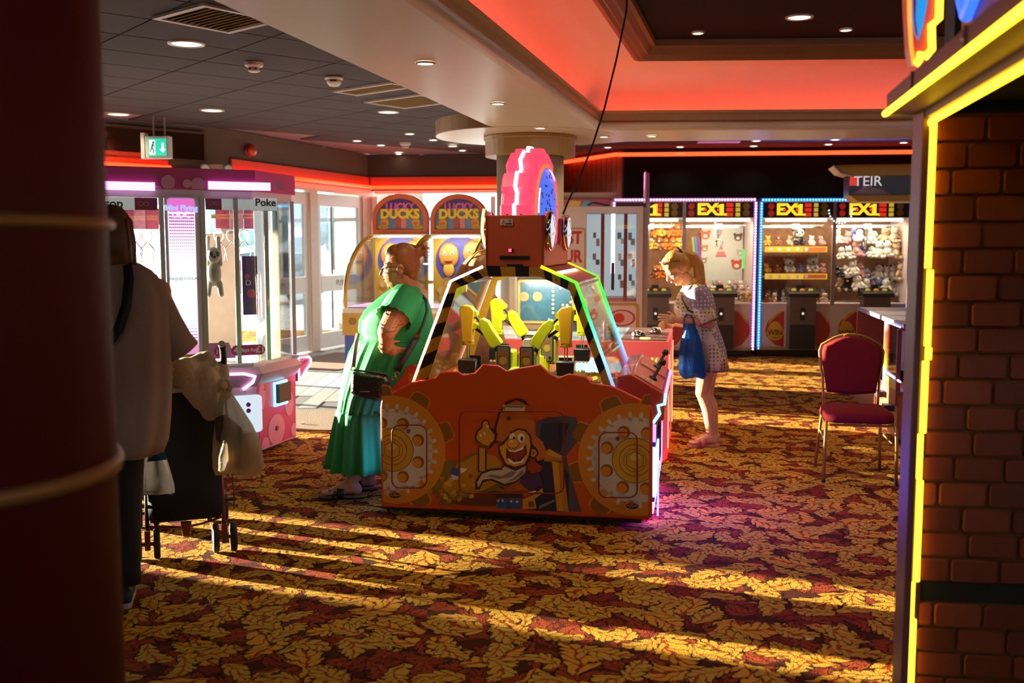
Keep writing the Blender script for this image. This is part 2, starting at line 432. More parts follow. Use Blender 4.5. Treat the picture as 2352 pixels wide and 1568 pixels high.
# far right part of the ceiling, plain and dark
mb = MB(); mb.prism([(1.2, 9.35), (7.4, 8.75), (7.4, 18.9), (1.2, 18.9)], lambda a, b, w: V((a, b, CEIL + w)), 0, .012); struct('ceiling_far', mb, M('ceiling_far', '#2a2026', .8))

# ---- walls
t_wall = M('dark_wall', '#5a4a3f', .7, var=.08)
t_black = M('black_fascia', '#060508', .8, spec=.1)
t_white = M('white_frame', '#d9dcda', .45, var=.04)
t_cream = M('cream_frame', '#c9b9a2', .5)
def wallseg(name, A, B, z0, z1, th, m, side=1):
    d = (B - A).normalized(); nn = V((-d.y, d.x, 0)) * th * side
    m_ = MB(); m_.add([(A.x, A.y, z0), (B.x, B.y, z0), (B.x + nn.x, B.y + nn.y, z0), (A.x + nn.x, A.y + nn.y, z0),
                       (A.x, A.y, z1), (B.x, B.y, z1), (B.x + nn.x, B.y + nn.y, z1), (A.x + nn.x, A.y + nn.y, z1)],
                      [(3, 2, 1, 0), (4, 5, 6, 7), (0, 1, 5, 4), (1, 2, 6, 5), (2, 3, 7, 6), (3, 0, 4, 7)])
    return struct(name, m_, m)
GT = 2.52
wallseg('wall_left_upper', P2, P0, GT, CEIL, .18, t_wall)
wallseg('wall_door_upper', P0, P1, GT, CEIL, .18, t_wall)
wallseg('wall_back_upper', P1, B1, GT, CEIL, .18, M('back_wall', '#3a2c26', .7))
wallseg('wall_left', V((-9.34, -4, 0)), P2, 0, CEIL, .18, t_wall)
wallseg('wall_back_return', B1, B2, 0, CEIL, .1, t_wall)
wallseg('wall_rear', V((7.5, -3.9, 0)), V((-9.4, -3.9, 0)), 0, CEIL, .1, t_wall)
wallseg('wall_right', V((6.6, 19, 0)), V((6.6, -4, 0)), 0, CEIL, .1, t_wall)
wallseg('wall_back_right', V((1.72, 15.97, 0)), V((7.5, 15.4, 0)), 0, CEIL, .15, t_black)
# wood panelled wall right of the round column: vertical boards
t_wood = M('red_wood', '#6b3320', .35, var=.3, scale=9)
wp = wallseg('wall_panelled', B2, B3, 0, CEIL, .1, M('wood_dark', '#2a130c', .5))
dd = (B3 - B2).normalized(); LL = (B3 - B2).length; nb = 14
for i in range(nb):
    a = B2 + dd * (LL * i / nb + .006); b = B2 + dd * (LL * (i + 1) / nb - .006); nn = V((dd.y, -dd.x, 0)) * .012
    m_ = MB(); m_.bar((a + b) / 2 + nn * .5 + V((0, 0, 2.0)), (a + b) / 2 + nn * .5 + V((0, 0, CEIL - .02)), .012, (b - a).length, up=dd)
    m_.build('wall_board', t_wood, wp)

# ---- glazing
t_glass = glass('window_glass', (0.97, 0.99, 0.99), .8)
def glazing(name, A, B, cols, z0, z1, rails=(), mull=.07, first=True):
    d = (B - A).normalized(); L_ = (B - A).length
    m_ = MB(); up = V((0, 0, 1))
    m_.bar(A + up * (z0 + .05), B + up * (z0 + .05), .08, .10); m_.bar(A + up * (z1 - .025), B + up * (z1 - .025), .08, .05)
    w = struct(name, m_, t_white)
    for i in range(cols + 1):
        p = A + d * (L_ * i / cols)
        q = MB(); q.bar(p + up * (z0 + .1), p + up * (z1 - .1), mull, .08, up=d); q.build('window_mullion', t_white, w)
    for r in rails:
        for i in range(cols):
            a = A + d * (L_ * i / cols + mull / 2); b = A + d * (L_ * (i + 1) / cols - mull / 2)
            q = MB(); q.bar(a + up * r, b + up * r, .07, .06); q.build('window_rail', t_white, w)
    for i in range(cols):
        a = A + d * (L_ * i / cols + mull / 2); b = A + d * (L_ * (i + 1) / cols - mull / 2)
        q = MB(); q.bar(a + up * (z0 + z1) / 2, b + up * (z0 + z1) / 2, .008, z1 - z0 - .2); q.build('window_pane', t_glass, w)
    return w
glazing('window_1', P2, P0 - (P0 - P2).normalized() * .12, 6, 0.0, GT, (1.05,))
# back wall glazing behind the duck machines
PB = P1 + (B1 - P1).normalized() * .12
glazing('window_2', PB, B1, 4, 0.0, GT, (1.0, 2.05))
# door wall: a jamb at each end, a mullion between two leaves
dv = (P1 - P0).normalized()
def on(px): return onwall(px, (P0.x, P0.y), (P1.x, P1.y))
def jamb(a, b, name, m):
    q = MB(); c = (a + b) / 2; q.bar(c, c + V((0, 0, GT)), .12, (b - a).length, up=dv); return struct(name, q, m)
jamb(on(707), on(724), 'door_frame_1', t_cream)
jamb(on(828), on(852), 'door_frame_2', M('pink_jamb', '#c8a696', .5))
jamb(P0 - dv * .02, P0 + dv * .12, 'door_frame_3', t_cream)
q = MB(); q.bar(P0 + V((0, 0, GT - .04)), P1 + V((0, 0, GT - .04)), .13, .10); struct('door_head', q, t_cream)
def leaf(name, a, b, z1, txt):
    L_ = (b - a).length; d = (b - a).normalized(); up = V((0, 0, 1))
    root_m = MB(); sw = .10
    root_m.bar(a + d * sw / 2 + up * .02, a + d * sw / 2 + up * z1, .05, sw, up=d); root_m.bar(b - d * sw / 2 + up * .02, b - d * sw / 2 + up * z1, .05, sw, up=d)
    root_m.bar(a + d * sw + up * .14, b - d * sw + up * .14, .05, .24); root_m.bar(a + d * sw + up * (z1 - .09), b - d * sw + up * (z1 - .09), .05, .18)
    o = struct(name, root_m, t_white)
    q = MB(); q.bar(a + d * sw + up * 1.02, b - d * sw + up * 1.02, .056, .24); q.build('push_rail', t_white, o)
    for zz in ((.26, .90), (1.14, z1 - .18)):
        q = MB(); q.bar(a + d * sw + up * (zz[0] + zz[1]) / 2, b - d * sw + up * (zz[0] + zz[1]) / 2, .008, zz[1] - zz[0]); q.build('door_pane', t_glass, o)
    q = MB(); pq = a + d * (L_ * .30) + V((d.y, -d.x, 0)) * .03
    q.bar(pq + up * .32, pq + up * .9, .012, .03, up=d); q.bar(pq + up * 1.16, pq + up * (z1 - .2), .012, .03, up=d); q.build('door_seal', M('dark_seal', '#4d5158', .6), o)
    c = (a + b) / 2 + V((d.y, -d.x, 0)) * .031 + up * 1.02
    text(txt, .13, M('grey_letters', '#8b9090', .6), o, Matrix.Translation(c) @ Matrix(((d.x, 0, d.y, 0), (d.y, 0, -d.x, 0), (0, 1, 0, 0), (0, 0, 0, 1))), depth=.001)
    return o
leaf('door_1', on(600), on(706), 2.40, 'PUSH')
leaf('door_2', on(725), on(828), 2.40, 'PUSH')
# white porch walls outside the right leaf
q = MB()
for i in range(3):
    a = V((-3.25 + i * .55, 18.3, 0)); q.box(a.x, a.x + .53, a.y, a.y + .05, -.05, 2.7)
o = q.build('porch_screen', M('porch_white', '#e6ecee', .7)); tag(o, 'pale panelled porch screen standing outside the right glass door', 'screen')

# ---- red light tubes with their orange pelmets
t_red = glow('red_tube', (1.0, .028, .006), 7.0)
t_pel = M('orange_pelmet', '#b9431f', .45)
def tube_light(name, label, pts, z, h=.1, group='red light tubes round the room', pelm=True):
    r = thing(name, label, 'light tube', (0, 0, 0), 0, group)
    pts = [V((p[0], p[1], z)) for p in pts]
    q = MB(); q.tube(pts, .030, 8); q.build('light_tube', t_red, r, smooth=True)
    if pelm:
        q = MB()
        for a, b in zip(pts, pts[1:]):
            d = (b - a).normalized(); nn = V((-d.y, d.x, 0)); o_ = nn * .07
            q.bar(a + o_ + V((0, 0, .07)), b + o_ + V((0, 0, .07)), .03, .20)
        q.build('pelmet', t_pel, r)
    return r
off = lambda A, B, s, k: A + (B - A) * s + V(((B - A).normalized().y, -(B - A).normalized().x, 0)) * k
tube_light('red_light_tube', 'red light tube on its orange pelmet above the glass entrance doors', [off(P0, P1, -.0, .11), off(P0, P1, .985, .11)], 2.57)
tube_light('red_light_tube', 'red light tube above the duck machines on the back wall', [off(P1, B1, .02, .11), off(P1, B1, 1.0, .11)], 2.57)
dl = (P0 - P2).normalized()
tube_light('red_light_tube', 'red light tube above the pink claw machine beside the dark column', [off(P2, P0, .2, .11), P0 - dl * .85 + V((dl.y, -dl.x, 0)) * .11], 2.57)
tube_light('red_light_tube', 'long red light tube along the black fascia above the prize machines', [(0.86, 17.2), (1.60, 15.75), (6.5, 15.25)], 3.02, pelm=False)
# ================================================================ COFFER, BEAM, COLUMN
t_soffit = M('soffit', '#c9b296', .32, var=.05)
t_gold = M('gold_paint', '#9a7340', .42, var=.08)
t_mould = M('brown_moulding', '#7a4a26', .45, var=.1)
SZ = 2.60
Lf, Ln = fl(1120, 288, SZ), fl(490, 0, SZ); Rf, Rn = fl(1370, 300, SZ), fl(935, 0, SZ)
Ln = Lf + (Ln - Lf) * 2.1; Rn = Rf + (Rn - Rf) * 2.1
Fr = fl(2110, 296, SZ); Fr = Rf + (Fr - Rf) * 2.15
fa, fb = fl(1440, 325, SZ), fl(2110, 318, SZ); fb = fa + (fb - fa) * 2.2
mb = MB(); pts = [Ln, Rn, Rf, Fr, fb, fa, fl(1330, 334, SZ), Lf]
mb.prism([(p.x, p.y) for p in pts], lambda a, b, w: V((a, b, SZ + w)), 0, .04)
sof = struct('beam_soffit', mb, t_soffit)
q = MB(); q.bar(Ln + V((0, 0, .27)), Lf + V((0, 0, .27)), .03, .50); struct('beam_side', q, t_gold)
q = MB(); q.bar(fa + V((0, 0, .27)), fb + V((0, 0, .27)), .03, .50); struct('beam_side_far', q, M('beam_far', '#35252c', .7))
q = MB(); cdisc = V((.12, 9.3, 0)); q.lathe([(.82, SZ - .003), (.82, SZ + .13), (.0, SZ + .13)], cdisc, 48); q.lathe([(.0, SZ - .004), (.82, SZ - .003)], cdisc, 48, caps=False)
struct('ceiling_disc', q, [t_soffit]); 
q = MB(); q.lathe([(.823, SZ + .004), (.823, SZ + .13)], cdisc, 48, caps=False); struct('ceiling_disc_edge', q, t_gold)
# column: round shaft, collar, capital lip
cc = V((.168, 9.3, 0))
q = MB(); q.lathe([(.31, 0), (.31, 2.42)], cc, 40); colm = struct('column', q, M('column_paint', '#a89880', .5, var=.06), smooth=True)
q = MB(); q.lathe([(.31, 2.415), (.415, 2.415), (.415, 2.56), (.43, 2.565), (.43, SZ - .006), (.31, SZ - .006)], cc, 40); q.build('column_capital', t_gold, colm, bevel=.004)
# lip moulding round the coffer: a rolled bottom edge, then a gold face
c0 = Rf.copy(); nearE = Rn; farE = Fr
dN = (nearE - c0).normalized(); dF = (farE - c0).normalized()
inN = V((-dN.y, dN.x, 0)); inN = inN if inN.dot(dF) > 0 else -inN        # into the coffer, from the near-far edge
inF = V((-dF.y, dF.x, 0)); inF = inF if inF.dot(dN) > 0 else -inF
def corner(o):
    """point offset o into the coffer from both edges at the corner"""
    A = Matrix(((dN.x, -dF.x), (dN.y, -dF.y))); rhs = (inF - inN) * o
    import mathutils
    s = A.inverted() @ mathutils.Vector((rhs.x, rhs.y)); return c0 + inN * o + dN * s[0]
def run(prof):
    """sweep a profile [(inset, z)] along near edge - corner - far edge"""
    rr = []
    for o, z in prof:
        rr.append([nearE + inN * o + V((0, 0, z - SZ)), corner(o) + V((0, 0, z - SZ)), farE + inF * o + V((0, 0, z - SZ))])
    n = len(prof); m_ = MB()
    m_.add([p for r in rr for p in r], [(i * 3 + k, i * 3 + k + 1, (i + 1) * 3 + k + 1, (i + 1) * 3 + k) for i in range(n - 1) for k in (0, 1)])
    return m_
roll = [(-.02 + .06 * sin(radians(a)) - .0, SZ - .0 + .035 - .035 * cos(radians(a))) for a in range(0, 181, 20)]
struct('trim_1', run([(-.01, SZ - .003)] + [(.012 + .045 * sin(radians(a)), SZ + .035 - .036 * cos(radians(a))) for a in range(0, 181, 15)]), t_soffit, smooth=True)
struct('trim_2', run([(.012, SZ + .07), (.025, SZ + .085), (.022, SZ + .13), (.045, SZ + .145), (.045, SZ + .165), (.02, SZ + .17), (-.012, SZ + .165), (-.012, SZ + .08), (-.15, SZ + .08)]), M('gold_lip', '#a87c48', .4))
# red washed cove and the hidden tube that lights it
def insets(o, z): return (o, z)
cp = []
for k in range(11):
    t = radians(90 * k / 10); cp.append((-.15 + .545 * (1 - cos(t)) * .9 + .05 * (k / 10), SZ + .08 + .47 * sin(t)))
cov = struct('ceiling_cove', run(cp), M('cove_plaster', '#e8cdbc', .75, var=.03), smooth=True)
oI, zI = cp[-1]
m_fr = run([(oI - .03, zI + .02), (oI - .03, zI - .02), (oI + .01, zI - .035), (oI + .03, zI - .02), (oI + .05, zI - .03), (oI + .075, zI + .0), (oI + .10, zI + .0), (oI + .13, zI + .05), (oI + .16, zI + .06), (oI + .16, zI + .12)])
struct('trim_3', m_fr, t_mould)
q = MB(); a_, b_, c_ = nearE + inN * -.08, corner(-.08), farE + inF * -.08
q.tube([V((a_.x, a_.y, SZ + .105)), V((b_.x, b_.y, SZ + .105)), V((c_.x, c_.y, SZ + .105))], .012, 6)
o = q.build('cove_light', glow('cove_red', (1.0, .075, .010), 19.0)); tag(o, 'orange red strip light hidden in the trough of the coffered ceiling', 'light strip')
# patterned black panel inside the frame
def panel_mat():
    m = bpy.data.materials.new('black_pattern'); m.use_nodes = True; nt = m.node_tree; b = nt.nodes['Principled BSDF']; b.inputs['Roughness'].default_value = .8; b.inputs['Specular IOR Level'].default_value = .1
    tc = nt.nodes.new('ShaderNodeTexCoord'); mp = nt.nodes.new('ShaderNodeMapping'); mp.inputs['Rotation'].default_value = (0, 0, radians(40)); mp.inputs['Scale'].default_value = (9, 9, 9)
    ck = nt.nodes.new('ShaderNodeTexBrick'); ck.offset = .5; ck.inputs['Scale'].default_value = 1.0; ck.inputs['Mortar Size'].default_value = .05
    ck.inputs['Color1'].default_value = (.006, .006, .008, 1); ck.inputs['Color2'].default_value = (.008, .008, .010, 1); ck.inputs['Mortar'].default_value = (.028, .010, .006, 1)
    nt.links.new(tc.outputs['Object'], mp.inputs[0]); nt.links.new(mp.outputs[0], ck.inputs['Vector']); nt.links.new(ck.outputs['Color'], b.inputs['Base Color']); return m
pc = corner(oI + .14); pn = nearE + inN * (oI + .14); pf = farE + inF * (oI + .14)
q = MB(); q.add([(pn.x, pn.y, zI + .11), (pc.x, pc.y, zI + .11), (pf.x, pf.y, zI + .11), (pn.x + pf.x - pc.x, pn.y + pf.y - pc.y, zI + .11)], [(0, 1, 2, 3)])
struct('ceiling_panel', q, panel_mat())
# slab over everything so no daylight leaks
q = MB(); q.box(-12, 7.5, -4, 19, 3.45, 3.6); struct('roof', q, t_black)
bpy.data.objects['ceiling'].data.transform(Matrix.Identity(4))

# ================================================================ CEILING FITTINGS
t_lamp = glow('lamp_warm', (1.0, .82, .55), 14.0); t_lampw = glow('lamp_white', (1.0, .88, .66), 2.6)
t_ring = M('lamp_ring', '#b8a894', .35, var=.04)
def downlight(px, py, z, r, label, hot=True, power=0.0):
    p = fl(px, py, z); t = thing('downlight', label, 'downlight', p, 0, 'recessed ceiling downlights')
    q = MB(); q.lathe([(r * .80, -.004), (r * .86, -.010), (r, -.008), (r * 1.02, 0)], (0, 0, 0), 20, caps=False); q.build('lamp_ring', t_ring, t, smooth=True)
    q = MB(); q.lathe([(r * .82, -.004), (r * .5, -.003), (.001, -.003)], (0, 0, 0), 16); q.build('lamp_lens', t_lamp if hot else t_lampw, t)
    if power:
        l = bpy.data.lights.new('downlight_beam', 'SPOT'); l.energy = power; l.color = (1, .74, .45); l.spot_size = radians(120); l.spot_blend = .8; l.shadow_soft_size = .05
        lo = bpy.data.objects.new('downlight_beam', l); COL.objects.link(lo); lo.parent = t; lo.location = (0, 0, -.03)
    return t
tz = CEIL - .006
downlight(428, 100, tz, .135, 'largest round downlight set in the dark tiles beside the slatted vent', False, 22)
downlight(487, 253, tz, .135, 'round downlight in the dark tiles above the exit sign', False, 22)
downlight(272, 262, tz, .14, 'round downlight in the dark tiles close to the dark red column', False, 22)
downlight(892, 257, tz, .12, 'round downlight in the dark tiles under the second vent', False, 16)
for px, py, lab in ((737, 338, 'bright small downlight above the entrance doors'), (820, 323, 'small downlight first of the two in the dark tiles left of the duck machines'), (875, 333, 'small downlight second of the two in the dark tiles left of the duck machines'),
                    (941, 307, 'small downlight in the dark tiles just left of the ceiling disc'), (970, 355, 'small downlight nearest the brown wall over the duck machines'), (916, 353, 'small downlight close to the brown wall left of the column'),
                    (995, 321, 'small downlight seen just under the rim of the ceiling disc'), (1062, 345, 'small downlight seen between the ceiling disc and the column')):
    downlight(px, py, tz, .07, lab, True, 0)
downlight(1040, 335, tz - .02, .08, 'brightest spot lamp below the ceiling disc beside the round column', True, 25)
for px, py, lab in ((977, 144, 'small downlight in the cream beam, furthest from the round column'), (1143, 237, 'small downlight halfway along the cream beam'), (1241, 293, 'small downlight in the cream beam right above the column capital')):
    downlight(px, py, SZ - .001, .055, lab, True, 12)
for px, py, lab in ((1387, 313, 'small downlight in the lilac lit soffit right of the column'), (1497, 312, 'small downlight second from the column in the lilac lit soffit')):
    downlight(px, py, SZ - .001, .055, lab, True, 8)
for px, py, lab in ((1396, 338, 'small downlight close to the column in the dark far ceiling'), (1562, 337, 'small downlight in the far ceiling left of the white grille'), (1731, 335, 'lower of a close pair of downlights right of the white grille'),
                    (1737, 323, 'upper of a close pair of downlights right of the white grille'), (1903, 331, 'lower of a close pair of downlights over the yellow machine sign'), (1918, 320, 'upper of a close pair of downlights over the yellow machine sign'), (2076, 327, 'downlight in the far ceiling beside the neon post')):
    downlight(px, py, CEIL - .002, .07, lab, True, 13)
zp = zI + .108
for px, py, r, hot, lab in ((1603, 75, .05, True, 'small bright downlight in the black ceiling panel near the frame corner'), (1943, 68, .05, True, 'small bright downlight in the black ceiling panel near the blue sign'), (1836, 39, .10, False, 'large round downlight in the black ceiling panel between two small ones')):
    downlight(px, py, zp, r, lab, hot, 16)
for x, y, lab in ((1.3, 4.6, 'added downlight out of view in the black ceiling panel, brightening the digger machine front'), (2.3, 5.6, 'added downlight out of view in the black ceiling panel over the banquet chair')):  # two lamps added above the view to brighten the machine front
    pq = V((x, y, zp)); d_ = pq - V((0, 0, EYE)); yy = (d_.y * cos(PITCH) - d_.z * sin(PITCH)); px_ = 1176 + FPX * d_.x / yy; py_ = 784 - FPX * (d_.y * sin(PITCH) + d_.z * cos(PITCH)) / yy
    downlight(px_, py_, zp, .06, lab, True, 36)
# vents
def vent(px0, py0, px1, py1, label, rot, w, l, slats):
    c = (fl(px0, py0, tz) + fl(px1, py1, tz)) / 2
    t = thing('ceiling_vent', label, 'vent', (c.x, c.y, tz), rot)
    q = MB()
    q.ring_prism([(-l, -w), (l, -w), (l, w), (-l, w)], [(-l + .04, -w + .04), (l - .04, -w + .04), (l - .04, w - .04), (-l + .04, w - .04)], lambda a, b, d: V((a, b, d)), -.018, .0)
    q.build('vent_frame', M('vent_grey', '#a59c98', .5), t)
    s0 = None
    for i in range(slats):
        y = -w + .06 + (2 * w - .12) * i / (slats - 1)
        if s0 is None:
            q = MB(); q.bar((-l + .04, 0, -.004), (l - .04, 0, -.004), .004, .035, up=(0, .7, .7)); s0 = q.build('vent_slat', M('vent_slat', '#a58a55', .5), t, loc=(0, y, 0))
        else: share(s0, 'vent_slat', t, (0, y, 0))
    return t
vent(430, 8, 560, 70, 'large slatted air vent at the edge of the cream beam', radians(-40), .30, .30, 11)
vent(900, 222, 990, 240, 'slatted air vent in the dark tiles left of the column', radians(-40), .30, .42, 10)
vent(800, 196, 915, 208, 'flat pale vent in the dark tiles beside the cream beam', radians(-40), .16, .42, 5)
vent(1610, 323, 1690, 327, 'white air grille on the far dark ceiling before the red tube', radians(-6), .12, .30, 5)
# smoke detectors
def detector(px, py, label):
    p = fl(px, py, tz); t = thing('smoke_detector', label, 'detector', p)
    q = MB(); q.lathe([(.075, 0), (.075, -.03), (.05, -.045)], (0, 0, 0), 20); q.build('base', M('detector_white', '#d6d2cc', .4), t, smooth=False, bevel=.004)
    q = MB(); q.lathe([(.05, -.045), (.05, -.072), (.035, -.08), (.0, -.08)], (0, 0, 0), 20); q.build('sensor_head', M('detector_grey', '#c3bfba', .4), t)
    for k in range(6):
        a = k * pi / 3; q = MB(); q.box(.046, .053, -.009, .009, -.066, -.05, Matrix.Rotation(a, 4, 'Z')); q.build('sensor_slot', M('slot_dark', '#3a3636', .7), t)
detector(583, 143, 'white smoke detector on the dark ceiling tiles behind the largest downlight')
p = fl(767, 176, tz); t = thing('dome_camera', 'white dome camera on the dark tiles beside the cream beam', 'camera', p)
q = MB(); q.lathe([(.08, 0), (.08, -.025), (.072, -.03)], (0, 0, 0), 24); q.build('base', M('detector_white'), t, smooth=True)
q = MB(); q.lathe([(.07, -.03), (.062, -.06), (.04, -.083), (.0, -.09)], (0, 0, 0), 24); q.build('dome', M('dome_white', '#cfc9bf', .25), t, smooth=True)
q = MB(); q.box(-.02, .035, -.074, -.06, -.052, -.040); q.build('camera_slot', M('slot_dark'), t)
p = fl(931, 327, tz); t = thing('smoke_detector', 'far white smoke detector between small downlights near the column', 'detector', p)
q = MB(); q.lathe([(.08, 0), (.08, -.03), (.055, -.05)], (0, 0, 0), 18); q.build('base', M('detector_white'), t)
q = MB(); q.lathe([(.05, -.05), (.05, -.075), (.0, -.08)], (0, 0, 0), 18); q.build('sensor_head', M('detector_grey'), t)
# cable hanging from the ceiling panel to the orange machine
HANG = [(1441, -12, 6.45), (1438, 30, 6.35), (1415, 140, 6.2), (1388, 250, 6.05), (1362, 330, 5.95), (1335, 400, 5.9), (1306, 460, 5.85), (1293, 492, 5.85)]
q = MB(); q.tube([at(*h) for h in HANG], .006, 6); o = q.build('power_cable', M('cable_black', '#120d0c', .6), smooth=True); tag(o, 'thin black power cable hanging from the coffered ceiling to the digger machine', 'cable')
# exit sign hung on two rods
c = at(365, 339, 11.9); t = thing('exit_sign', 'green and white emergency exit sign hanging on rods before the mirror panel', 'exit sign', c, radians(-8))
q = MB(); q.box(-.15, .15, -.045, .045, -.13, .13); q.build('sign_case', M('sign_case', '#b9c0c0', .45), t, bevel=.008)
q = MB(); q.box(-.105, .115, -.052, -.046, -.10, .10); q.build('sign_face', glow('exit_green', (.02, .55, .36), 1.1), t)
wg = glow('exit_white', (.8, 1, .93), 1.1)
q = MB(); F_ = XZ(-.055); q.prism([(.062, .05), (.062, -.02), (.035, -.02), (.075, -.065), (.112, -.02), (.088, -.02), (.088, .05)], F_, 0, .003); q.build('arrow', wg, t)
q = MB(); q.prism([(-.09, -.085), (-.02, -.085), (-.02, .085), (-.09, .085)], F_, 0, .003); q.build('door_symbol', wg, t)
q = MB(); g = M('exit_figure', '#0c6b4a', .5); F2 = XZ(-.058)
q.prism(circ(-.04, .055, .014, 10), F2, 0, .002); q.bar((-.045, -.057, .04), (-.06, -.057, -.01), .002, .02); q.bar((-.06, -.057, -.01), (-.035, -.057, -.035), .002, .014); q.bar((-.035, -.057, -.035), (-.045, -.057, -.07), .002, .012); q.bar((-.06, -.057, -.01), (-.082, -.057, -.05), .002, .012); q.bar((-.046, -.057, .035), (-.025, -.057, .01), .002, .01); q.build('running_figure', g, t)
for x in (-.06, .08):
    q = MB(); q.cyl((x, 0, .13), (x, 0, CEIL - c.z - .006), .010, n=8); q.build('rod', M('rod_steel', '#a8a8a8', .3, .8), t)
q = MB(); q.box(-.20, -.155, -.05, .05, -.13, .17); q.build('side_plate', M('sign_case'), t)
# framed dark mirror panel above the red tube
A_, B_ = P0 - dl * 3.4, P0 - dl * .35; nn = V((dl.y, -dl.x, 0))
t = thing('mirror_panel', 'long dark framed mirror high on the wall above the pink claw machine', 'mirror', A_ + nn * .02)
a, b = nn * .01, B_ - A_ + nn * .01
q = MB(); q.bar(a + V((0, 0, 2.86)), b + V((0, 0, 2.86)), .02, .34); q.build('mirror_glass', M('dark_mirror', '#5e3c32', .10, .9, var=.5, scale=1.5), t)  # brown of reflected wood is put into the mirror's own colour
q = MB()
q.bar(a + V((0, 0, 2.68)), b + V((0, 0, 2.68)), .05, .03); q.bar(a + V((0, 0, 3.04)), b + V((0, 0, 3.04)), .05, .03); q.bar(b + V((0, 0, 2.67)), b + V((0, 0, 3.05)), .05, .03, up=dl); q.bar((a + b) * .5 + V((0, 0, 2.67)), (a + b) * .5 + V((0, 0, 3.05)), .05, .03, up=dl)
q.build('mirror_frame', M('frame_gold', '#4a3520', .5), t)
# siren, twin emergency lamp
p = on(572) if False else onwall(574, (P0.x, P0.y), (P1.x, P1.y)); Y = p.y; c = at(574, 345, Y - .1)
t = thing('alarm_sounder', 'red round alarm sounder on the brown wall above the doors', 'alarm', c, radians(70))
q = MB(); q.lathe([(.09, 0), (.09, .02), (.08, .03)], (0, .03, 0), 20, axis=(0, -1, 0)); q.build('base', M('alarm_dark', '#5a1a10', .4), t)
q = MB(); q.lathe([(.07, 0), (.078, .05), (.06, .075), (.0, .08)], (0, 0, 0), 20, axis=(0, -1, 0)); q.build('sounder', M('alarm_red', '#b03a1a', .35), t, smooth=True)
c = at(497, 386, 12.75); t = thing('emergency_light', 'twin head emergency light between two red tubes over the claw machine', 'emergency light', c, radians(20))
q = MB(); q.box(-.09, .09, -.03, .03, -.05, .05); q.build('battery_box', M('em_box', '#9a7a74', .5), t, bevel=.006)
for s_ in (-1, 1):
    q = MB(); q.lathe([(.03, 0), (.055, -.05), (.058, -.07)], (s_ * .14, 0, 0), 18, axis=(0, 1, 0)); h = q.build('lamp_head', M('em_grey', '#8f8f90', .4), t, smooth=True)
    q = MB(); q.lathe([(.052, -.07), (.03, -.078), (.0, -.08)], (s_ * .14, 0, 0), 18, axis=(0, 1, 0)); q.build('lamp_lens', M('em_lens', '#c9cdd0', .1), h, smooth=True)
q = MB(); q.bar(P0 - dl * .8 + nn * .1 + V((0, 0, 2.48)), P0 + nn * .1 + V((0, 0, 2.48)), .06, .16); struct('trim_4', q, M('pink_block', '#b8907c', .5))
# ================================================================ THE ORANGE DIGGER MACHINE
HALL = radians(-10.5)
dg_ = thing('digger_machine', 'large orange coin digger arcade machine with hazard striped glass house and gear printed front', 'arcade machine', (-.003, 5.685, 0), HALL)
DM = mat_of(dg_)
def dp(px, py, y=0.0): return onplane(px, py, DM, y)
t_or = M('orange_lacquer', '#d0561a', .38, var=.06, coat=.2)
t_orh = M('orange_head', '#c2562a', .45, var=.06)
t_edge = M('red_edge_trim', '#e0452a', .4)
t_blk = M('black_plastic', '#141214', .45)
t_goldp = M('print_gold', '#d68c26', .5, var=.15, scale=6); t_goldd = M('print_gold_dark', '#8f6018', .5, var=.15, scale=6)
t_silver = M('print_silver', '#d2cdc8', .45, var=.18, scale=5); t_brass = M('print_brass', '#cda434', .4, var=.2, scale=5); t_brassd = M('print_brass_dark', '#7c5814', .5); t_brassl = M('print_brass_light', '#d9c488', .4)
OUT = [(877, 1160), (877, 935), (879, 924), (884, 914), (949, 880), (1003, 872), (1012, 860), (1050, 856), (1065, 865), (1092, 860), (1110, 840), (1143, 843), (1163, 856), (1187, 850), (1241, 841), (1259, 860), (1282, 872), (1306, 862), (1345, 868), (1357, 883), (1405, 890), (1425, 899), (1486, 929), (1493, 936), (1495, 948), (1494, 1180), (1488, 1186)]
PO = [dp(*p) for p in OUT]
ZB = min(p[1] for p in PO); PO[0] = (PO[0][0], ZB); PO[-2] = (PO[-2][0], ZB + .012); PO[-1] = (PO[-1][0], ZB)
XL, XR = PO[0][0], PO[-2][0]
q = MB(); q.prism(PO, XZ(0), 0, .022); q.build('front_panel', t_or, dg_)
q = MB(); q.tube([V((x, .011, z)) for x, z in PO], .012, 6, closed=True); q.build('edge_trim', t_edge, dg_, smooth=True)
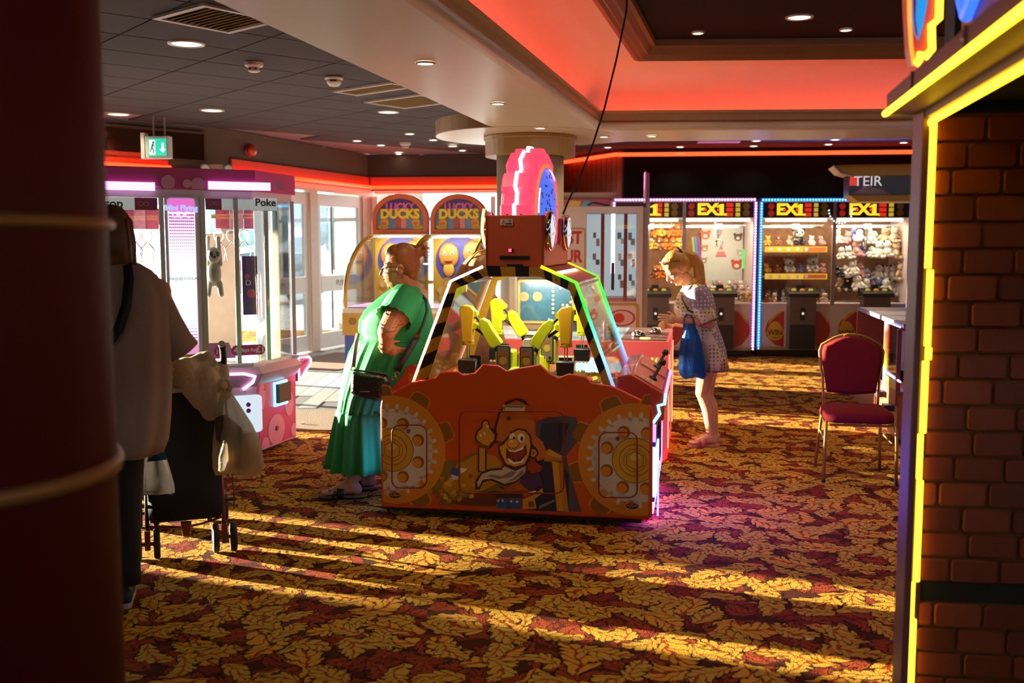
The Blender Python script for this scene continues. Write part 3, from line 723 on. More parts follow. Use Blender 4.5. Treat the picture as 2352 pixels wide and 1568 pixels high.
# printed gears
def Z7(x, y): return dp(860 + x / 3.36, 880 + y / 3.36)
def gear_print(cx, cz, s, side, rot):
    def cl(p):
        p = clip(p, -1, 0, -(XL + .012)) if side < 0 else clip(p, 1, 0, XR - .012)
        return clip(p, 0, -1, -(ZB + .012))
    lay = [0]
    def put(polys, name, m, d):
        q = MB()
        for p in polys:
            p = cl(p)
            if len(p) > 2: q.prism(p, XZ(-d), 0, .0012)
        if q.v: q.build(name, m, dg_)
    teeth = []
    for k in range(9):
        a = rot + k * 2 * pi / 9; w0, w1 = .21, .14
        teeth.append([(cx + r * cos(a + w), cz + r * sin(a + w)) for r, w in ((.30 * s, -w0), (.375 * s, -w1 * .95), (.385 * s, -w1 * .5), (.385 * s, w1 * .5), (.375 * s, w1 * .95), (.30 * s, w0))])
    rim = []
    for t in teeth: 
        c = (sum(p[0] for p in t) / 6, sum(p[1] for p in t) / 6)
        rim.append([(c[0] + (p[0] - c[0]) * 1.18, c[1] + (p[1] - c[1]) * 1.14) for p in t])
    put(rim, 'printed_gear_edge', t_goldp, .0014); put(teeth, 'printed_gear_tooth', t_goldd, .0028)
    put([circ(cx, cz, .325 * s, 60)], 'printed_gear', t_goldp, .0042)
    ts = []
    for k in range(26):
        a = k * 2 * pi / 26; u, v = cos(a), sin(a)
        ts.append([(cx + u * r - v * w, cz + v * r + u * w) for r, w in ((.225 * s, -.0105 * s), (.268 * s, -.0105 * s), (.278 * s, -.006 * s), (.278 * s, .006 * s), (.268 * s, .0105 * s), (.225 * s, .0105 * s))])
    put([circ(cx, cz, .246 * s, 60)] + ts, 'printed_cog', t_silver, .0056)
    ho = [circ(cx + .172 * s * cos(a), cz + .172 * s * sin(a), .036 * s, 20) for a in [radians(22 + 45 * k) for k in range(8)]]
    put(ho, 'printed_hole', t_goldd, .0070)
    hi = [[(x - .006 * s, z - .006 * s) for x, z in circ(cx + .172 * s * cos(a), cz + .172 * s * sin(a), .028 * s, 16)] for a in [radians(22 + 45 * k) for k in range(8)]]
    put(hi, 'printed_hole_lining', t_goldp, .0084)
    for r, m in ((.131, t_brassd), (.127, t_brass), (.092, t_brassd), (.088, t_brass), (.066, t_brassd), (.063, t_brass)):
        lay[0] += .0009; put([circ(cx, cz, r * s, 40)], 'printed_washer', m, .0072 + lay[0])
    put([circ(cx, cz, .056 * s, 6, .5)], 'printed_bolt_edge', t_brassd, .0136); put([circ(cx, cz, .051 * s, 6, .5)], 'printed_bolt', t_brass, .0148)
    put([[(cx - .03 * s, cz + .02 * s), (cx + .0 * s, cz + .046 * s), (cx + .03 * s, cz + .03 * s), (cx + .018 * s, cz + .005 * s), (cx - .018 * s, cz + .0)]], 'printed_bolt_shine', t_brassl, .0160)
gx, gz = Z7(140, 512); gear_print(gx, gz, 1.0, -1, .35)
gx, gz = Z7(2012, 592); gear_print(gx, gz, 1.0, 1, -.1)
# printed picture of a bearded miner by a mine mouth: flat print, layer on layer
ART = [
 ('#4a4250', [(1250, 300), (1330, 262), (1470, 250), (1560, 262), (1590, 420), (1480, 560), (1540, 800), (1600, 990), (1180, 990), (1240, 700)]),
 ('#2b2740', [(1290, 310), (1400, 300), (1510, 310), (1470, 400), (1440, 520), (1330, 600), (1250, 560)]),
 ('#252038', [(1240, 560), (1400, 560), (1500, 700), (1500, 990), (1240, 990)]),
 ('#a87018', [(1320, 520), (1350, 505), (1450, 560), (1450, 600), (1400, 600), (1420, 985), (1500, 990), (1455, 620), (1425, 590), (1310, 600)]),
 ('#c28a28', [(1350, 508), (1448, 560), (1436, 580), (1330, 545)]), ('#bd8424', [(1370, 600), (1420, 610), (1460, 985), (1410, 985)]),
 ('#6b5a20', [(430, 830), (560, 590), (650, 600), (760, 540), (900, 560), (990, 640), (1000, 800), (900, 900), (560, 940)]),
 ('#a4701a', [(520, 800), (600, 700), (640, 620), (700, 600), (760, 560), (850, 540), (940, 560), (990, 620), (980, 760), (800, 840), (600, 870)]),
 ('#5e2412', [(520, 900), (620, 905), (800, 850), (960, 820), (990, 850), (930, 950), (640, 935)]),
 ('#274a96', [(585, 680), (610, 645), (640, 655), (655, 640), (650, 735), (600, 720)]), ('#b6bcd0', [(592, 700), (655, 720), (640, 745), (605, 742)]), ('#cfd2dc', [(665, 650), (720, 660), (690, 685), (665, 690)]),
 ('#3a1a10', [(920, 440), (925, 340), (960, 220), (1020, 140), (1100, 112), (1160, 125), (1200, 172), (1150, 150), (1090, 130), (1010, 170), (970, 260), (950, 360), (960, 470)]),
 ('#ae5f24', [(940, 440), (945, 340), (975, 230), (1030, 160), (1100, 132), (1150, 150), (1165, 235), (1225, 250), (1240, 330), (1232, 390), (1300, 450), (1325, 520), (1310, 580), (1260, 600), (1200, 480), (1120, 350), (1000, 450)]),
 ('#3a1a10', [(775, 420), (790, 365), (825, 335), (830, 295), (855, 278), (885, 290), (890, 330), (915, 350), (955, 390), (940, 450), (900, 500), (860, 500), (800, 475)]),
 ('#b5822a', [(788, 420), (802, 370), (836, 345), (840, 300), (858, 288), (878, 298), (882, 335), (905, 365), (930, 400), (922, 440), (880, 480), (850, 470), (805, 445)]),
 ('#d8c088', [(862, 330), (880, 320), (888, 336), (872, 348)]), ('#d8c088', [(812, 396), (826, 388), (832, 408), (818, 416)]), ('#d8c088', [(842, 378), (856, 372), (862, 390), (848, 398)]),
 ('#6e3c14', [(790, 440), (850, 470), (880, 480), (900, 470), (880, 500), (850, 500), (800, 475)]),
 ('#3a1a10', [(800, 490), (868, 500), (866, 690), (800, 680)]), ('#a87a30', [(812, 492), (856, 500), (854, 680), (812, 672)]),
 ('#3a1a10', [(955, 480), (990, 455), (1040, 400), (1060, 370), (1110, 345), (1170, 355), (1210, 400), (1222, 470), (1255, 500), (1270, 540), (1240, 580), (1205, 575), (1185, 620), (1100, 660), (1010, 640), (960, 540)]),
 ('#c08a30', [(968, 486), (1000, 470), (1046, 410), (1066, 380), (1112, 358), (1165, 368), (1198, 410), (1206, 480), (1190, 560), (1160, 620), (1090, 642), (1020, 620), (980, 540)]),
 ('#c08a30', [(1216, 505), (1246, 512), (1256, 540), (1236, 566), (1212, 560)]),
 ('#7a4a18', [(1222, 520), (1242, 526), (1238, 550), (1220, 550)]),
 ('#efe9dc', circ(1068, 418, 26, 16, 0, 36)), ('#efe9dc', circ(1134, 418, 28, 16, 0, 36)), ('#241a20', circ(1080, 424, 9, 10, 0, 17)), ('#241a20', circ(1140, 424, 10, 10, 0, 18)),
 ('#4a2410', [(1020, 500), (1070, 520), (1130, 495), (1175, 470), (1180, 540), (1130, 600), (1060, 600), (1020, 570)]),
 ('#7e2a16', [(1050, 530), (1110, 520), (1168, 496), (1160, 550), (1100, 590), (1050, 580)]),
 ('#efe9dc', [(1030, 505), (1080, 518), (1140, 492), (1158, 470), (1150, 505), (1090, 528), (1045, 522)]), ('#efe9dc', [(1035, 570), (1080, 605), (1130, 598), (1160, 570), (1150, 605), (1080, 622), (1040, 605)]),
 ('#5a3414', circ(1072, 462, 50, 20, 0, 40)), ('#c89438', circ(1072, 460, 45, 20, 0, 35)), ('#e2c078', circ(1060, 446, 14, 10, 0, 9)),
 ('#2a1c18', [(1000, 620), (1090, 660), (1185, 620), (1180, 690), (1100, 760), (1010, 790), (900, 745), (840, 760), (815, 815), (780, 815), (785, 740), (830, 680), (900, 655), (980, 650)]),
 ('#a89c94', [(1005, 635), (1090, 672), (1172, 635), (1165, 690), (1095, 748), (1010, 772), (910, 730), (840, 740), (805, 800), (796, 760), (835, 695), (905, 670), (985, 665)]),
 ('#6c605c', [(1060, 672), (1100, 680), (1060, 720), (960, 735), (890, 715), (860, 716), (905, 700), (990, 712)]), ('#6c605c', [(1150, 660), (1160, 690), (1090, 740), (1010, 762), (1080, 725)]),
 ('#8c2c14', [(1190, 640), (1230, 590), (1300, 640), (1280, 680), (1210, 690)]), ('#3a2348', [(1160, 690), (1280, 690), (1300, 780), (1200, 830), (1120, 760)]),
 ('#7c4a18', [(940, 780), (1000, 815), (1080, 770), (1080, 830), (940, 830)]), ('#2c1a34', [(940, 840), (1140, 845), (1150, 880), (940, 875)]),
 ('#1c4a86', [(950, 880), (1140, 885), (1130, 965), (945, 955)]), ('#163a6c', [(1030, 882), (1060, 884), (1055, 962), (1020, 960)]),
 ('#c0b090', circ(960, 900, 9, 10)), ('#c0b090', circ(993, 899, 9, 10)), ('#c0b090', circ(1060, 905, 10, 10)), ('#c0b090', circ(1105, 908, 10, 10)),
 ('#b5822a', [(1150, 890), (1240, 850), (1300, 800), (1306, 840), (1240, 885), (1255, 960), (1150, 965)]), ('#6e3c14', [(1190, 910), (1230, 900), (1240, 945), (1195, 950)]),
 ('#6a6a72', [(1270, 940), (1390, 890), (1395, 905), (1275, 965)]), ('#c8ccd2', [(1160, 842), (1250, 820), (1255, 830), (1165, 855)]),
]
q = MB(); mats = []
for i, (c, poly) in enumerate(ART):
    mm = M('print_' + c[1:], tuple(min(.95, x * 1.45) for x in lin(c)), .5, var=.05)
    if mm not in mats: mats.append(mm)
    q.mat(mats.index(mm)); P = [Z7(*p) for p in poly]
    P = clip(P, 0, -1, -(ZB + .014)); q.prism(P, XZ(-.0016 - .00032 * i), 0, .0004)
o = q.build('printed_miner', mats, dg_, label='printed picture of a laughing bearded miner')
# nuggets printed round him
rnd = random.Random(3); q = MB(); qs = [MB(), MB(), MB()]
for k in range(46):
    x = rnd.uniform(430, 790); y = rnd.uniform(690 if x > 520 else 820, 920)
    qs[k % 3].prism([Z7(x + r * cos(a), y + r * .9 * sin(a)) for a, r in [(j * pi / 3.5, rnd.uniform(14, 26)) for j in range(7)]], XZ(-.0034 - .0003 * (k % 7)), 0, .0004)
for qq, c in zip(qs, ('#b88420', '#8c5c12', '#d2a83c')): qq.build('printed_nuggets', M('print_n' + c[1:], c, .5), dg_)
# service doors: red gaskets and locks
t_gask = M('red_gasket', '#8c2414', .5)
for (a, b, c, d, r, lk) in ((660, 1465, 212, 842, 60, (1043, 265)), (142, 410, 318, 802, 60, (271, 363)), (1735, 2030, 375, 875, 60, (1880, 420))):
    P = [Z7(x, y) for x, y in [(px, c + d - pz) for px, pz in rrect(a, b, c, d, r)]]
    q = MB(); q.tube([V((x, -.0185, z)) for x, z in P], .0042, 6, closed=True); q.build('door_gasket', t_gask, dg_, smooth=True)
    x, z = Z7(*lk); q = MB(); q.lathe([(.0, .0), (.012, .0), (.012, .012), (.004, .012), (.0, .006)], (x, -.016, z), 14, axis=(0, -1, 0)); q.build('door_lock', M('chrome', '#c9c9cc', .15, 1.0, var=0), dg_, smooth=False)
x0, z0 = Z7(995, 162); x1, z1 = Z7(1166, 212)
q = MB(); q.box(x0, x1, -.021, -.017, z1, z0); q.build('warning_label', M('label_cream', '#d8ceb0', .5), dg_)
q = MB(); q.box(x0 + .002, x0 + .013, -.0225, -.021, z1 + .002, z0 - .002); q.build('label_yellow', M('label_yellow', '#c9a21a', .5), dg_)
q = MB(); cx, cz = x0 + .0075, (z0 + z1) / 2; q.prism([(cx - .005, cz - .005), (cx + .005, cz - .005), (cx, cz + .005)], XZ(-.0235), 0, .001); q.build('label_triangle', t_blk, dg_)
q = MB()
for k in range(4): q.box(x0 + .016, x1 - .004 - .006 * (k % 2), -.0222, -.021, z0 - .0035 - k * .0031, z0 - .0022 - k * .0031)
q.build('label_lines', M('label_ink', '#5a5040', .6), dg_)
# maker badges: oval with an apple above
for bx, by in ((165, 858), (1990, 940)):
    x, z = Z7(bx, by); q = MB(); q.prism(circ(x, z, .040, 24, 0, .021), XZ(-.0190), 0, .001); o = q.build('maker_badge', M('badge_cream', '#c8b49a', .5), dg_)
    q = MB(); q.prism(circ(x, z, .037, 24, 0, .018), XZ(-.0202), 0, .0012); q.build('badge_face', M('badge_brown', '#4a2c14', .5), dg_)
    q = MB(); q.prism(circ(x - .002, z + .016, .013, 14, 0, .011), XZ(-.0214), 0, .0012); q.build('badge_apple', M('badge_red', '#a83a18', .5), dg_)
    q = MB(); q.tube([(x - .030, -.0216, z - .004), (x - .02, -.0216, z + .006), (x - .012, -.0216, z - .006), (x - .002, -.0216, z + .004), (x + .008, -.0216, z - .004), (x + .018, -.0216, z + .005), (x + .030, -.0216, z)], .0016, 5); q.build('badge_script', M('badge_cream'), dg_)
# body behind the panel
BW = .74; DEP = 1.25
q = MB(); q.box(-BW, BW, .022, DEP, .10, .72); q.build('cabinet', M('cabinet_side', '#2c1a40', .4), dg_, bevel=.01)
q = MB(); q.box(XL + .06, XR - .05, .004, .03, .03, ZB + .01); q.box(-BW + .05, BW - .05, .03, DEP - .05, .03, .10); q.build('kick_plate', t_blk, dg_)
for x in (-.62, -.5, .6):
    q = MB(); q.lathe([(.028, 0), (.03, .01), (.015, .02), (.012, .06)], (x, .09, 0), 14); q.build('levelling_foot', M('foot_brass', '#a98b4a', .35, .6), dg_)
for x, y in ((-.6, DEP - .1), (.6, DEP - .1)):
    q = MB(); q.lathe([(.028, 0), (.03, .01), (.015, .02), (.012, .06)], (x, y, 0), 14); q.build('levelling_foot', M('foot_brass'), dg_)
# glass house: striped frames front and rear
YF = .035
HO = [dp(*p, YF) for p in ((950, 878), (1036, 646), (1110, 612), (1243, 612), (1324, 649), (1411, 892))]
HI = [dp(*p, YF) for p in ((984, 874), (1050, 662), (1116, 635), (1241, 635), (1309, 667), (1387, 886))]
ex = lambda a, b, k: (a[0] + (a[0] - b[0]) * k, a[1] + (a[1] - b[1]) * k)
HO[0], HO[5] = ex(HO[0], HO[1], .22), ex(HO[5], HO[4], .22); HI[0], HI[5] = ex(HI[0], HI[1], .22), ex(HI[5], HI[4], .22)
t_hy = M('hazard_yellow', '#b98a1c', .45); t_hb = M('hazard_black', '#171015', .45)
def house_frame(y, t, back=False):
    q = MB(); q.ring_prism(HO, HI, XZ(y), 0, t, closed=False); fr = q.build('rear_frame' if back else 'front_frame', t_hy, dg_)
    for i in range(5):
        a, b, c, d = HO[i], HO[i + 1], HI[i + 1], HI[i]; L_ = hypot(b[0] - a[0], b[1] - a[1]); n = {0: 4, 1: 2, 2: 2, 3: 2, 4: 4}[i]
        for k in range(n):
            s0, s1 = (k + .12) / n, (k + .60) / n; sk = .16 if i != 2 else .0
            f = lambda s, A, B: (A[0] + (B[0] - A[0]) * min(max(s, 0), 1), A[1] + (B[1] - A[1]) * min(max(s, 0), 1))
            q = MB(); q.prism([f(s0, a, b), f(s1, a, b), f(s1 + sk / n * 1.6, d, c), f(s0 + sk / n * 1.6, d, c)], XZ(y - .0015 if not back else y + t), 0, .0015); q.build('hazard_stripe', t_hb, fr)
    if not back:
        for i, s in ((0, .1), (0, .5), (0, .93), (1, .55), (2, .03), (2, .97), (3, .5), (4, .07), (4, .45), (4, .9)):
            x = HO[i][0] * .5 + HI[i][0] * .5; z = HO[i][1] * .5 + HI[i][1] * .5; x2 = (HO[i + 1][0] + HI[i + 1][0]) / 2; z2 = (HO[i + 1][1] + HI[i + 1][1]) / 2
            q = MB(); q.lathe([(.006, 0), (.005, .004), (0, .005)], (x + (x2 - x) * s, y - .001, z + (z2 - z) * s), 8, axis=(0, -1, 0)); q.build('screw', M('chrome'), fr)
house_frame(YF - .012, .012)
YB = DEP - .03
house_frame(YB, .012, True)
t_gl = glass('cabinet_glass', (.97, .98, .97), .7)
q = MB(); q.prism(HI, XZ(YF - .008), 0, .005); q.build('front_glass', t_gl, dg_)
q = MB(); q.prism(HI, XZ(YB + .003), 0, .005); q.build('rear_glass', t_gl, dg_)
def slab(i, name, m, th=.006, y0=YF + .002, y1=YB, s0=0., s1=1.):
    a, b = HO[i], HO[i + 1]; a, b = (a[0] + (b[0] - a[0]) * s0, a[1] + (b[1] - a[1]) * s0), (a[0] + (b[0] - a[0]) * s1, a[1] + (b[1] - a[1]) * s1)
    dx, dz = b[0] - a[0], b[1] - a[1]; l = hypot(dx, dz); nx, nz = dz / l * th, -dx / l * th
    q = MB(); q.prism([a, b, (b[0] + nx, b[1] + nz), (a[0] + nx, a[1] + nz)], XZ(y0), 0, y1 - y0); return q.build(name, m, dg_)
slab(0, 'side_glass', t_gl); slab(4, 'side_glass', t_gl)
slab(1, 'roof_slope', t_orh); slab(3, 'roof_slope', t_orh); slab(2, 'roof_top', t_orh)
for i, s in ((0, .97), (4, .03)):
    x = HO[i][0] + (HO[i + 1][0] - HO[i][0]) * s; z = HO[i][1] + (HO[i + 1][1] - HO[i][1]) * s
    q = MB(); q.bar((x, YF, z), (x, YB, z), .012, .012); q.build('glass_rail', M('rail_grey', '#8a7d84', .3, .6), dg_)
# diode edge tubes
zlo, zhi = HO[5][1], HO[3][1]
def edge(name, pts, y, m, r=.009):
    q = MB(); q.tube([V((x, y, z)) for x, z in pts], r, 8); return q.build(name, m, dg_, smooth=True)
g_left = ramp_glow('edge_white_red', [(0, '#ff8a6a'), (.5, '#ffb0a0'), (1, '#ffd0d8')], 2, zlo, zhi, 2.6)
g_right = ramp_glow('edge_rainbow', [(0, '#5a5cff'), (.35, '#7aa8ff'), (.55, '#4fe0a8'), (.72, '#20ff40'), (.93, '#58ff20'), (1, '#ffb400')], 2, zlo, zhi, 2.2)
edge('edge_light', HO[:3], YF - .010, g_left); edge('edge_light', HO[3:], YF - .010, g_right, .010)
edge('edge_light', HO[:3], YB + .008, g_left); edge('edge_light', HO[3:], YB + .008, g_right, .010)
# head box with two round lamps on each cheek
hx0, _z = dp(1116, 560, YF); hx1, _z = dp(1250, 560, YF); hz0 = HO[2][1]; hz1 = dp(1180, 494, YF)[1]
hy0, hy1 = YF - .01, 1.08
q = MB(); W_ = (hx0, hx1)
th = .02
q.box(hx0, hx1, hy0, hy0 + th, hz0, hz1); q.box(hx0, hx1, hy1 - th, hy1, hz0, hz1)
# cheeks with a deep U notch
zm = hz0 + (hz1 - hz0) * .44
for x in (hx0, hx1 - th):
    P = [(hy0, hz0), (hy1, hz0), (hy1, hz1), (hy0 + .74, hz1), (hy0 + .68, zm), (hy0 + .32, zm), (hy0 + .26, hz1), (hy0, hz1)]
    q.prism(P, lambda a, b, w, x=x: V((x + w, a, b)), 0, th)
q.box(hx0, hx1, hy0, hy1, hz0, hz0 + .01)
head = q.build('head_box', t_orh, dg_, bevel=.006)
q = MB()
for x in (hx0 + .004, hx1 - .004):
    P = [(hy0 + .0, hz0 + .005), (hy0 + .0, hz1 - .02)]
q = MB(); q.box(hx0 + .085, hx1 - .08, hy0 - .003, hy0 + .001, hz0 + .040, hz0 + .062); q.build('vent_slot', t_blk, dg_)
q = MB(); q.box(hx0 + .125, hx1 - .12, hy0 - .003, hy0 + .001, hz0 + .001, hz0 + .015); q.build('vent_slot', t_blk, dg_)
q = MB(); q.box(hx0 + .135, hx0 + .152, hy0 - .003, hy0 + .001, hz0 + .085, hz0 + .102); q.build('pink_window', glow('pink_spot', (1, .12, .28), 1.5), dg_)
q = MB(); q.box(hx0 + .152, hx0 + .166, hy0 - .003, hy0 + .001, hz0 + .085, hz0 + .102); q.build('window_shade', M('win_shade', '#4a1410', .5), dg_)
a, b = dp(1149, 503, hy0), dp(1178, 517, hy0)
q = MB(); q.box(a[0], b[0], hy0 - .004, hy0, b[1], a[1]); o = q.build('asset_sticker', M('sticker', '#d2c4bc', .5), dg_)
text('101', .019, M('ink_dark', '#3c3440', .6), dg_, FRONT(b[0] - .018, hy0 - .0045, b[1] + .024), 'sticker_number', .0006)
q = MB(); q.tube([(a[0] + .012, hy0 - .005, b[1] + .006), (a[0] + .022, hy0 - .005, b[1] + .03), (a[0] + .028, hy0 - .005, b[1] + .02)], .0016, 5); q.build('sticker_mark', M('ink_red', '#b03030', .5), dg_)
q = MB(); q.box(a[0] + .03, b[0] - .004, hy0 - .0048, hy0 - .004, b[1] + .005, b[1] + .012); q.build('sticker_line', M('ink_dark'), dg_)
t_lampg = M('lamp_face', '#dfe4ea', .12, .3, var=.2); t_chr = M('chrome')
for sx, xx in ((1, hx1), (-1, hx0)):
    for yy in (hy0 + .13, hy0 + .87):
        zc = hz0 + (hz1 - hz0) * .70
        q = MB(); q.lathe([(.0, -.01), (.112, -.01), (.118, .015), (.108, .034), (.09, .030)], (xx, yy, zc), 28, axis=(sx, 0, 0)); h = q.build('head_lamp', t_chr, dg_, smooth=True)
        q = MB(); q.lathe([(.092, .029), (.06, .040), (.0, .045)], (xx, yy, zc), 24, axis=(sx, 0, 0)); q.build('lamp_glass', glow('lamp_face_lit', (.85, .9, 1), .75), h, smooth=True)
        for k in range(4):
            a = k * pi / 2 + .3; q = MB(); q.cyl((xx + sx * .046, yy + .02 * cos(a), zc + .02 * sin(a)), (xx + sx * .038, yy + .085 * cos(a), zc + .085 * sin(a)), .0016, n=5); q.build('lamp_spoke', M('spoke_grey', '#6a6a70', .4), h)
# left cheek tube, orange white
q = MB(); q.tube([(hx0 - .012, hy0 + .01, hz0 + .12 + .20 * k / 8) if False else (hx0 - .010 - .012 * sin(pi * k / 8), hy0 + .012, hz0 + .13 + .20 * k / 8) for k in range(9)], .008, 8); q.build('cheek_light', glow('cheek_orange', (1, .36, .10), 6), dg_, smooth=True)
# big lit gear on top: a wheel on a cross axle
gc = V(((hx0 + hx1) / 2 + .010, hy0 + .50, hz1 + .035)); GR = .385
NT = 12; prof = []
for k in range(NT):
    a = 2 * pi * k / NT
    for da, r in ((-.17, .86), (-.12, 1.0), (.12, 1.0), (.17, .86)): prof.append((a + da + .05, r))
def gpt(a, r, x): return V((gc.x + x, gc.y + GR * r * cos(a), gc.z + GR * r * sin(a)))
hw = .098
rings = []
for x, k in ((-hw, .90), (-hw * .80, 1.0), (hw * .80, 1.0), (hw, .90)): rings.append([gpt(a, r * k, x) for a, r in prof])
q = MB(); q.loft(rings); gear = q.build('lit_gear', glow('gear_pink', (1.0, .075, .16), .85), dg_)
q = MB(); q.tube([gpt(a, r + .012, 0) for a, r in prof], .012, 6, closed=True); q.build('gear_light', glow('gear_white', (1, .86, .84), 5), dg_)
for s in (-1, 1):
    q = MB(); q.lathe([(GR * .76, 0), (GR * .76, .006), (GR * .70, .012)], (gc.x + s * hw, gc.y, gc.z), 40, axis=(s, 0, 0), caps=False); q.build('gear_rim', glow('gear_orange', (1, .20, .06), .9), dg_)
    q = MB(); q.lathe([(GR * .69, .004), (.001, .014)], (gc.x + s * hw, gc.y, gc.z), 40, axis=(s, 0, 0)); q.build('gear_face', glow('gear_blue', (.05, .16, .85), .95), dg_)
    q = MB()
    for k in range(40):
        a = rnd.uniform(0, 2 * pi); r = rnd.uniform(.1, .62) * GR; y, z = gc.y + r * cos(a), gc.z + r * sin(a)
        q.box(gc.x + s * (hw + .016) - .001, gc.x + s * (hw + .016) + .001, y - .004, y + rnd.uniform(.004, .02), z - .004, z + rnd.uniform(.004, .02))
    q.build('gear_print', M('gear_ink', '#14306e', .5), dg_)
    for r0, a0, a1 in ((GR * .66, .9, 1.5), (GR * .66, 2.6, 3.2)):
        q = MB(); q.tube([(gc.x + s * (hw + .016), gc.y + r0 * cos(a0 + (a1 - a0) * k / 6) , gc.z + r0 * sin(a0 + (a1 - a0) * k / 6)) for k in range(7)], .005, 5); q.build('gear_neon', glow('gear_line', (1, .35, .7), 3), dg_)
for a in (1.5 * pi * 0 + pi + .15,):
    for s in (-1, 1):
        p = gpt(pi + .08, 1.005, s * hw * .42); q = MB(); q.lathe([(.008, 0), (.006, .006), (0, .006)], p, 10, axis=(0, -1, 0)); q.build('gear_screw', M('brass_screw', '#a07a2a', .3, .8), dg_)
_T = Matrix.Translation(gc) @ Matrix.Rotation(radians(-5), 4, 'Z') @ Matrix.Translation(-gc)
for o in list(dg_.children):
    if o.name.startswith(('gear_', 'lit_gear')): o.data.transform(_T)
# ---- inside: floor of loot, four digger arms, a centre post
t_yel = M('digger_yellow', '#c2cc18', .4, var=.08); t_yel2 = M('digger_orange_yellow', '#dba818', .4, var=.08)
q = MB(); q.box(-BW + .02, BW - .02, YF + .03, YB - .02, .70, .735); q.build('play_field', M('play_field', '#6e5a1c', .6, var=.5, scale=40), dg_)
q = MB(); q.box(-.02, .02, .52, .60, .735, 1.02); q.build('centre_post', M('post_grey', '#8d8298', .35, .3), dg_, bevel=.004)
def arm(x, y, z, side, s):
    """one digger: hanging stick and bucket outside, boom down to its base inside; side = direction of the base"""
    d = side
    def X(a, b, c): return V((x + d * a * s, y + b * s, z + c * s))
    O = [(-.040, .15), (-.048, .225), (-.024, .25), (.024, .243), (.048, .215), (.040, .15), (.031, .02), (-.031, .02)]
    q = MB(); q.prism([(x + d * a * s, z + b * s) for a, b in O], XZ(y - .04 * s), 0, .08 * s)
    q.lathe([(.040 * s, 0), (.040 * s, .03 * s)], (x, y, z + .0), 14)
    st = q.build('stick', t_yel2 if y < .6 else t_yel, dg_, bevel=.006)
    for c in (.195, .120):
        q = MB(); q.cyl(X(.045, -.03, c), X(.045, .03, c), .020 * s, n=14); q.build('stick_pivot', t_yel, dg_)
    q = MB(); q.cyl(X(.04, 0, .185), X(.10, 0, .125), .010 * s, n=8); q.cyl(X(.04, 0, .11), X(.11, 0, .06), .010 * s, n=8); q.build('ram', M('ram_dark', '#2c2630', .3, .5), dg_)
    a, b = X(.085, 0, .165), X(.190, 0, .0); dirv = (b - a).normalized(); nv = V((dirv.z, 0, -dirv.x))
    q = MB(); P = [(a + nv * .012 * s), (a + dirv * .05 * s + nv * .036 * s), (b - dirv * .03 * s + nv * .044 * s), (b + nv * .030 * s), (b - nv * .035 * s), (b - dirv * .10 * s - nv * .030 * s), (a + dirv * .04 * s - nv * .034 * s), (a - nv * .012 * s)]
    q.prism([(p.x, p.z) for p in P], XZ(y - .035 * s), 0, .07 * s); q.build('boom', t_yel, dg_, bevel=.006)
    q = MB(); q.cyl(X(.17, 0, .02), X(.21, 0, -.10), .016 * s, n=8); q.build('boom_foot', M('foot_black', '#1d191c', .5), dg_)
    for o_ in (-.008, .008):
        q = MB(); q.cyl((x + o_ * s, y, z), (x + o_ * s, y, z - .085 * s), .004 * s, n=6); q.build('bucket_rod', t_chr, dg_)
    q = MB(); q.prism([(x - .052 * s, z - .085 * s), (x + .052 * s, z - .085 * s), (x + .056 * s, z - .10 * s), (x + .052 * s, z - .175 * s), (x - .052 * s, z - .175 * s), (x - .056 * s, z - .10 * s)], XZ(y - .05 * s), 0, .09 * s)
    bk = q.build('bucket', M('bucket_black', '#16181a', .3, coat=.3), dg_, bevel=.008)
    q = MB(); q.box(x - .03 * s + .02 * d, x + .05 * s + .02 * d, y + .05 * s, y + .06 * s, z - .165 * s, z - .07 * s); q.build('bucket_plate', M('foot_black'), bk)
    for k in range(4):
        q = MB(); q.cyl((x + (-.036 + .024 * k) * s, y - .052 * s, z - .178 * s), (x + (-.036 + .024 * k) * s, y - .030 * s, z - .178 * s), .008 * s, n=8); q.build('bucket_tooth', M('tooth_cream', '#c9a890', .5), bk)
    bx = x + d * .235 * s
    q = MB(); q.prism(rrect(bx - .042 * s, bx + .042 * s, z - .18 * s, z + .005 * s, .014 * s), XZ(y - .06 * s), 0, .03 * s); cb = q.build('cab_frame', M('foot_black'), dg_)
    q = MB(); q.prism(rrect(bx - .035 * s, bx + .035 * s, z - .172 * s, z - .003 * s, .010 * s), XZ(y - .063 * s), 0, .004 * s); q.build('cab_picture', M('cab_pic', '#8d8f7a' if y > .6 else '#6a604c', .4, var=.4, scale=30), cb)
    q = MB(); q.prism(circ(bx - .006 * s, z - .045 * s, .022 * s, 12, 0, .014 * s), XZ(y - .066 * s), 0, .003 * s); q.build('cab_hat', M('cab_hat', '#8a4a1e', .5), cb)
    q = MB(); q.prism(circ(bx, z - .085 * s, .024 * s, 12, 0, .026 * s), XZ(y - .065 * s), 0, .002 * s); q.build('cab_figure', M('cab_fig', '#a98c30', .5), cb)
    for k in (-1, 1):
        q = MB(); q.cyl((bx + k * .02 * s, y - .068 * s, z - .15 * s), (bx + k * .02 * s, y - .06 * s, z - .15 * s), .010 * s, n=10); q.build('cab_button', M('bucket_black'), cb)
    q = MB(); q.box(bx - .055 * s, bx + .055 * s, y - .035 * s, y + .12 * s, z - .20 * s, z - .03 * s); q.build('cab_body', t_yel, dg_, bevel=.01)
    q = MB(); q.lathe([(.05 * s, .0), (.052 * s, .10 * s), (.035 * s, .11 * s), (0, .112 * s)], (bx + d * .085 * s, y - .02 * s, z - .24 * s), 18); q.build('turret', t_yel, dg_, smooth=False)
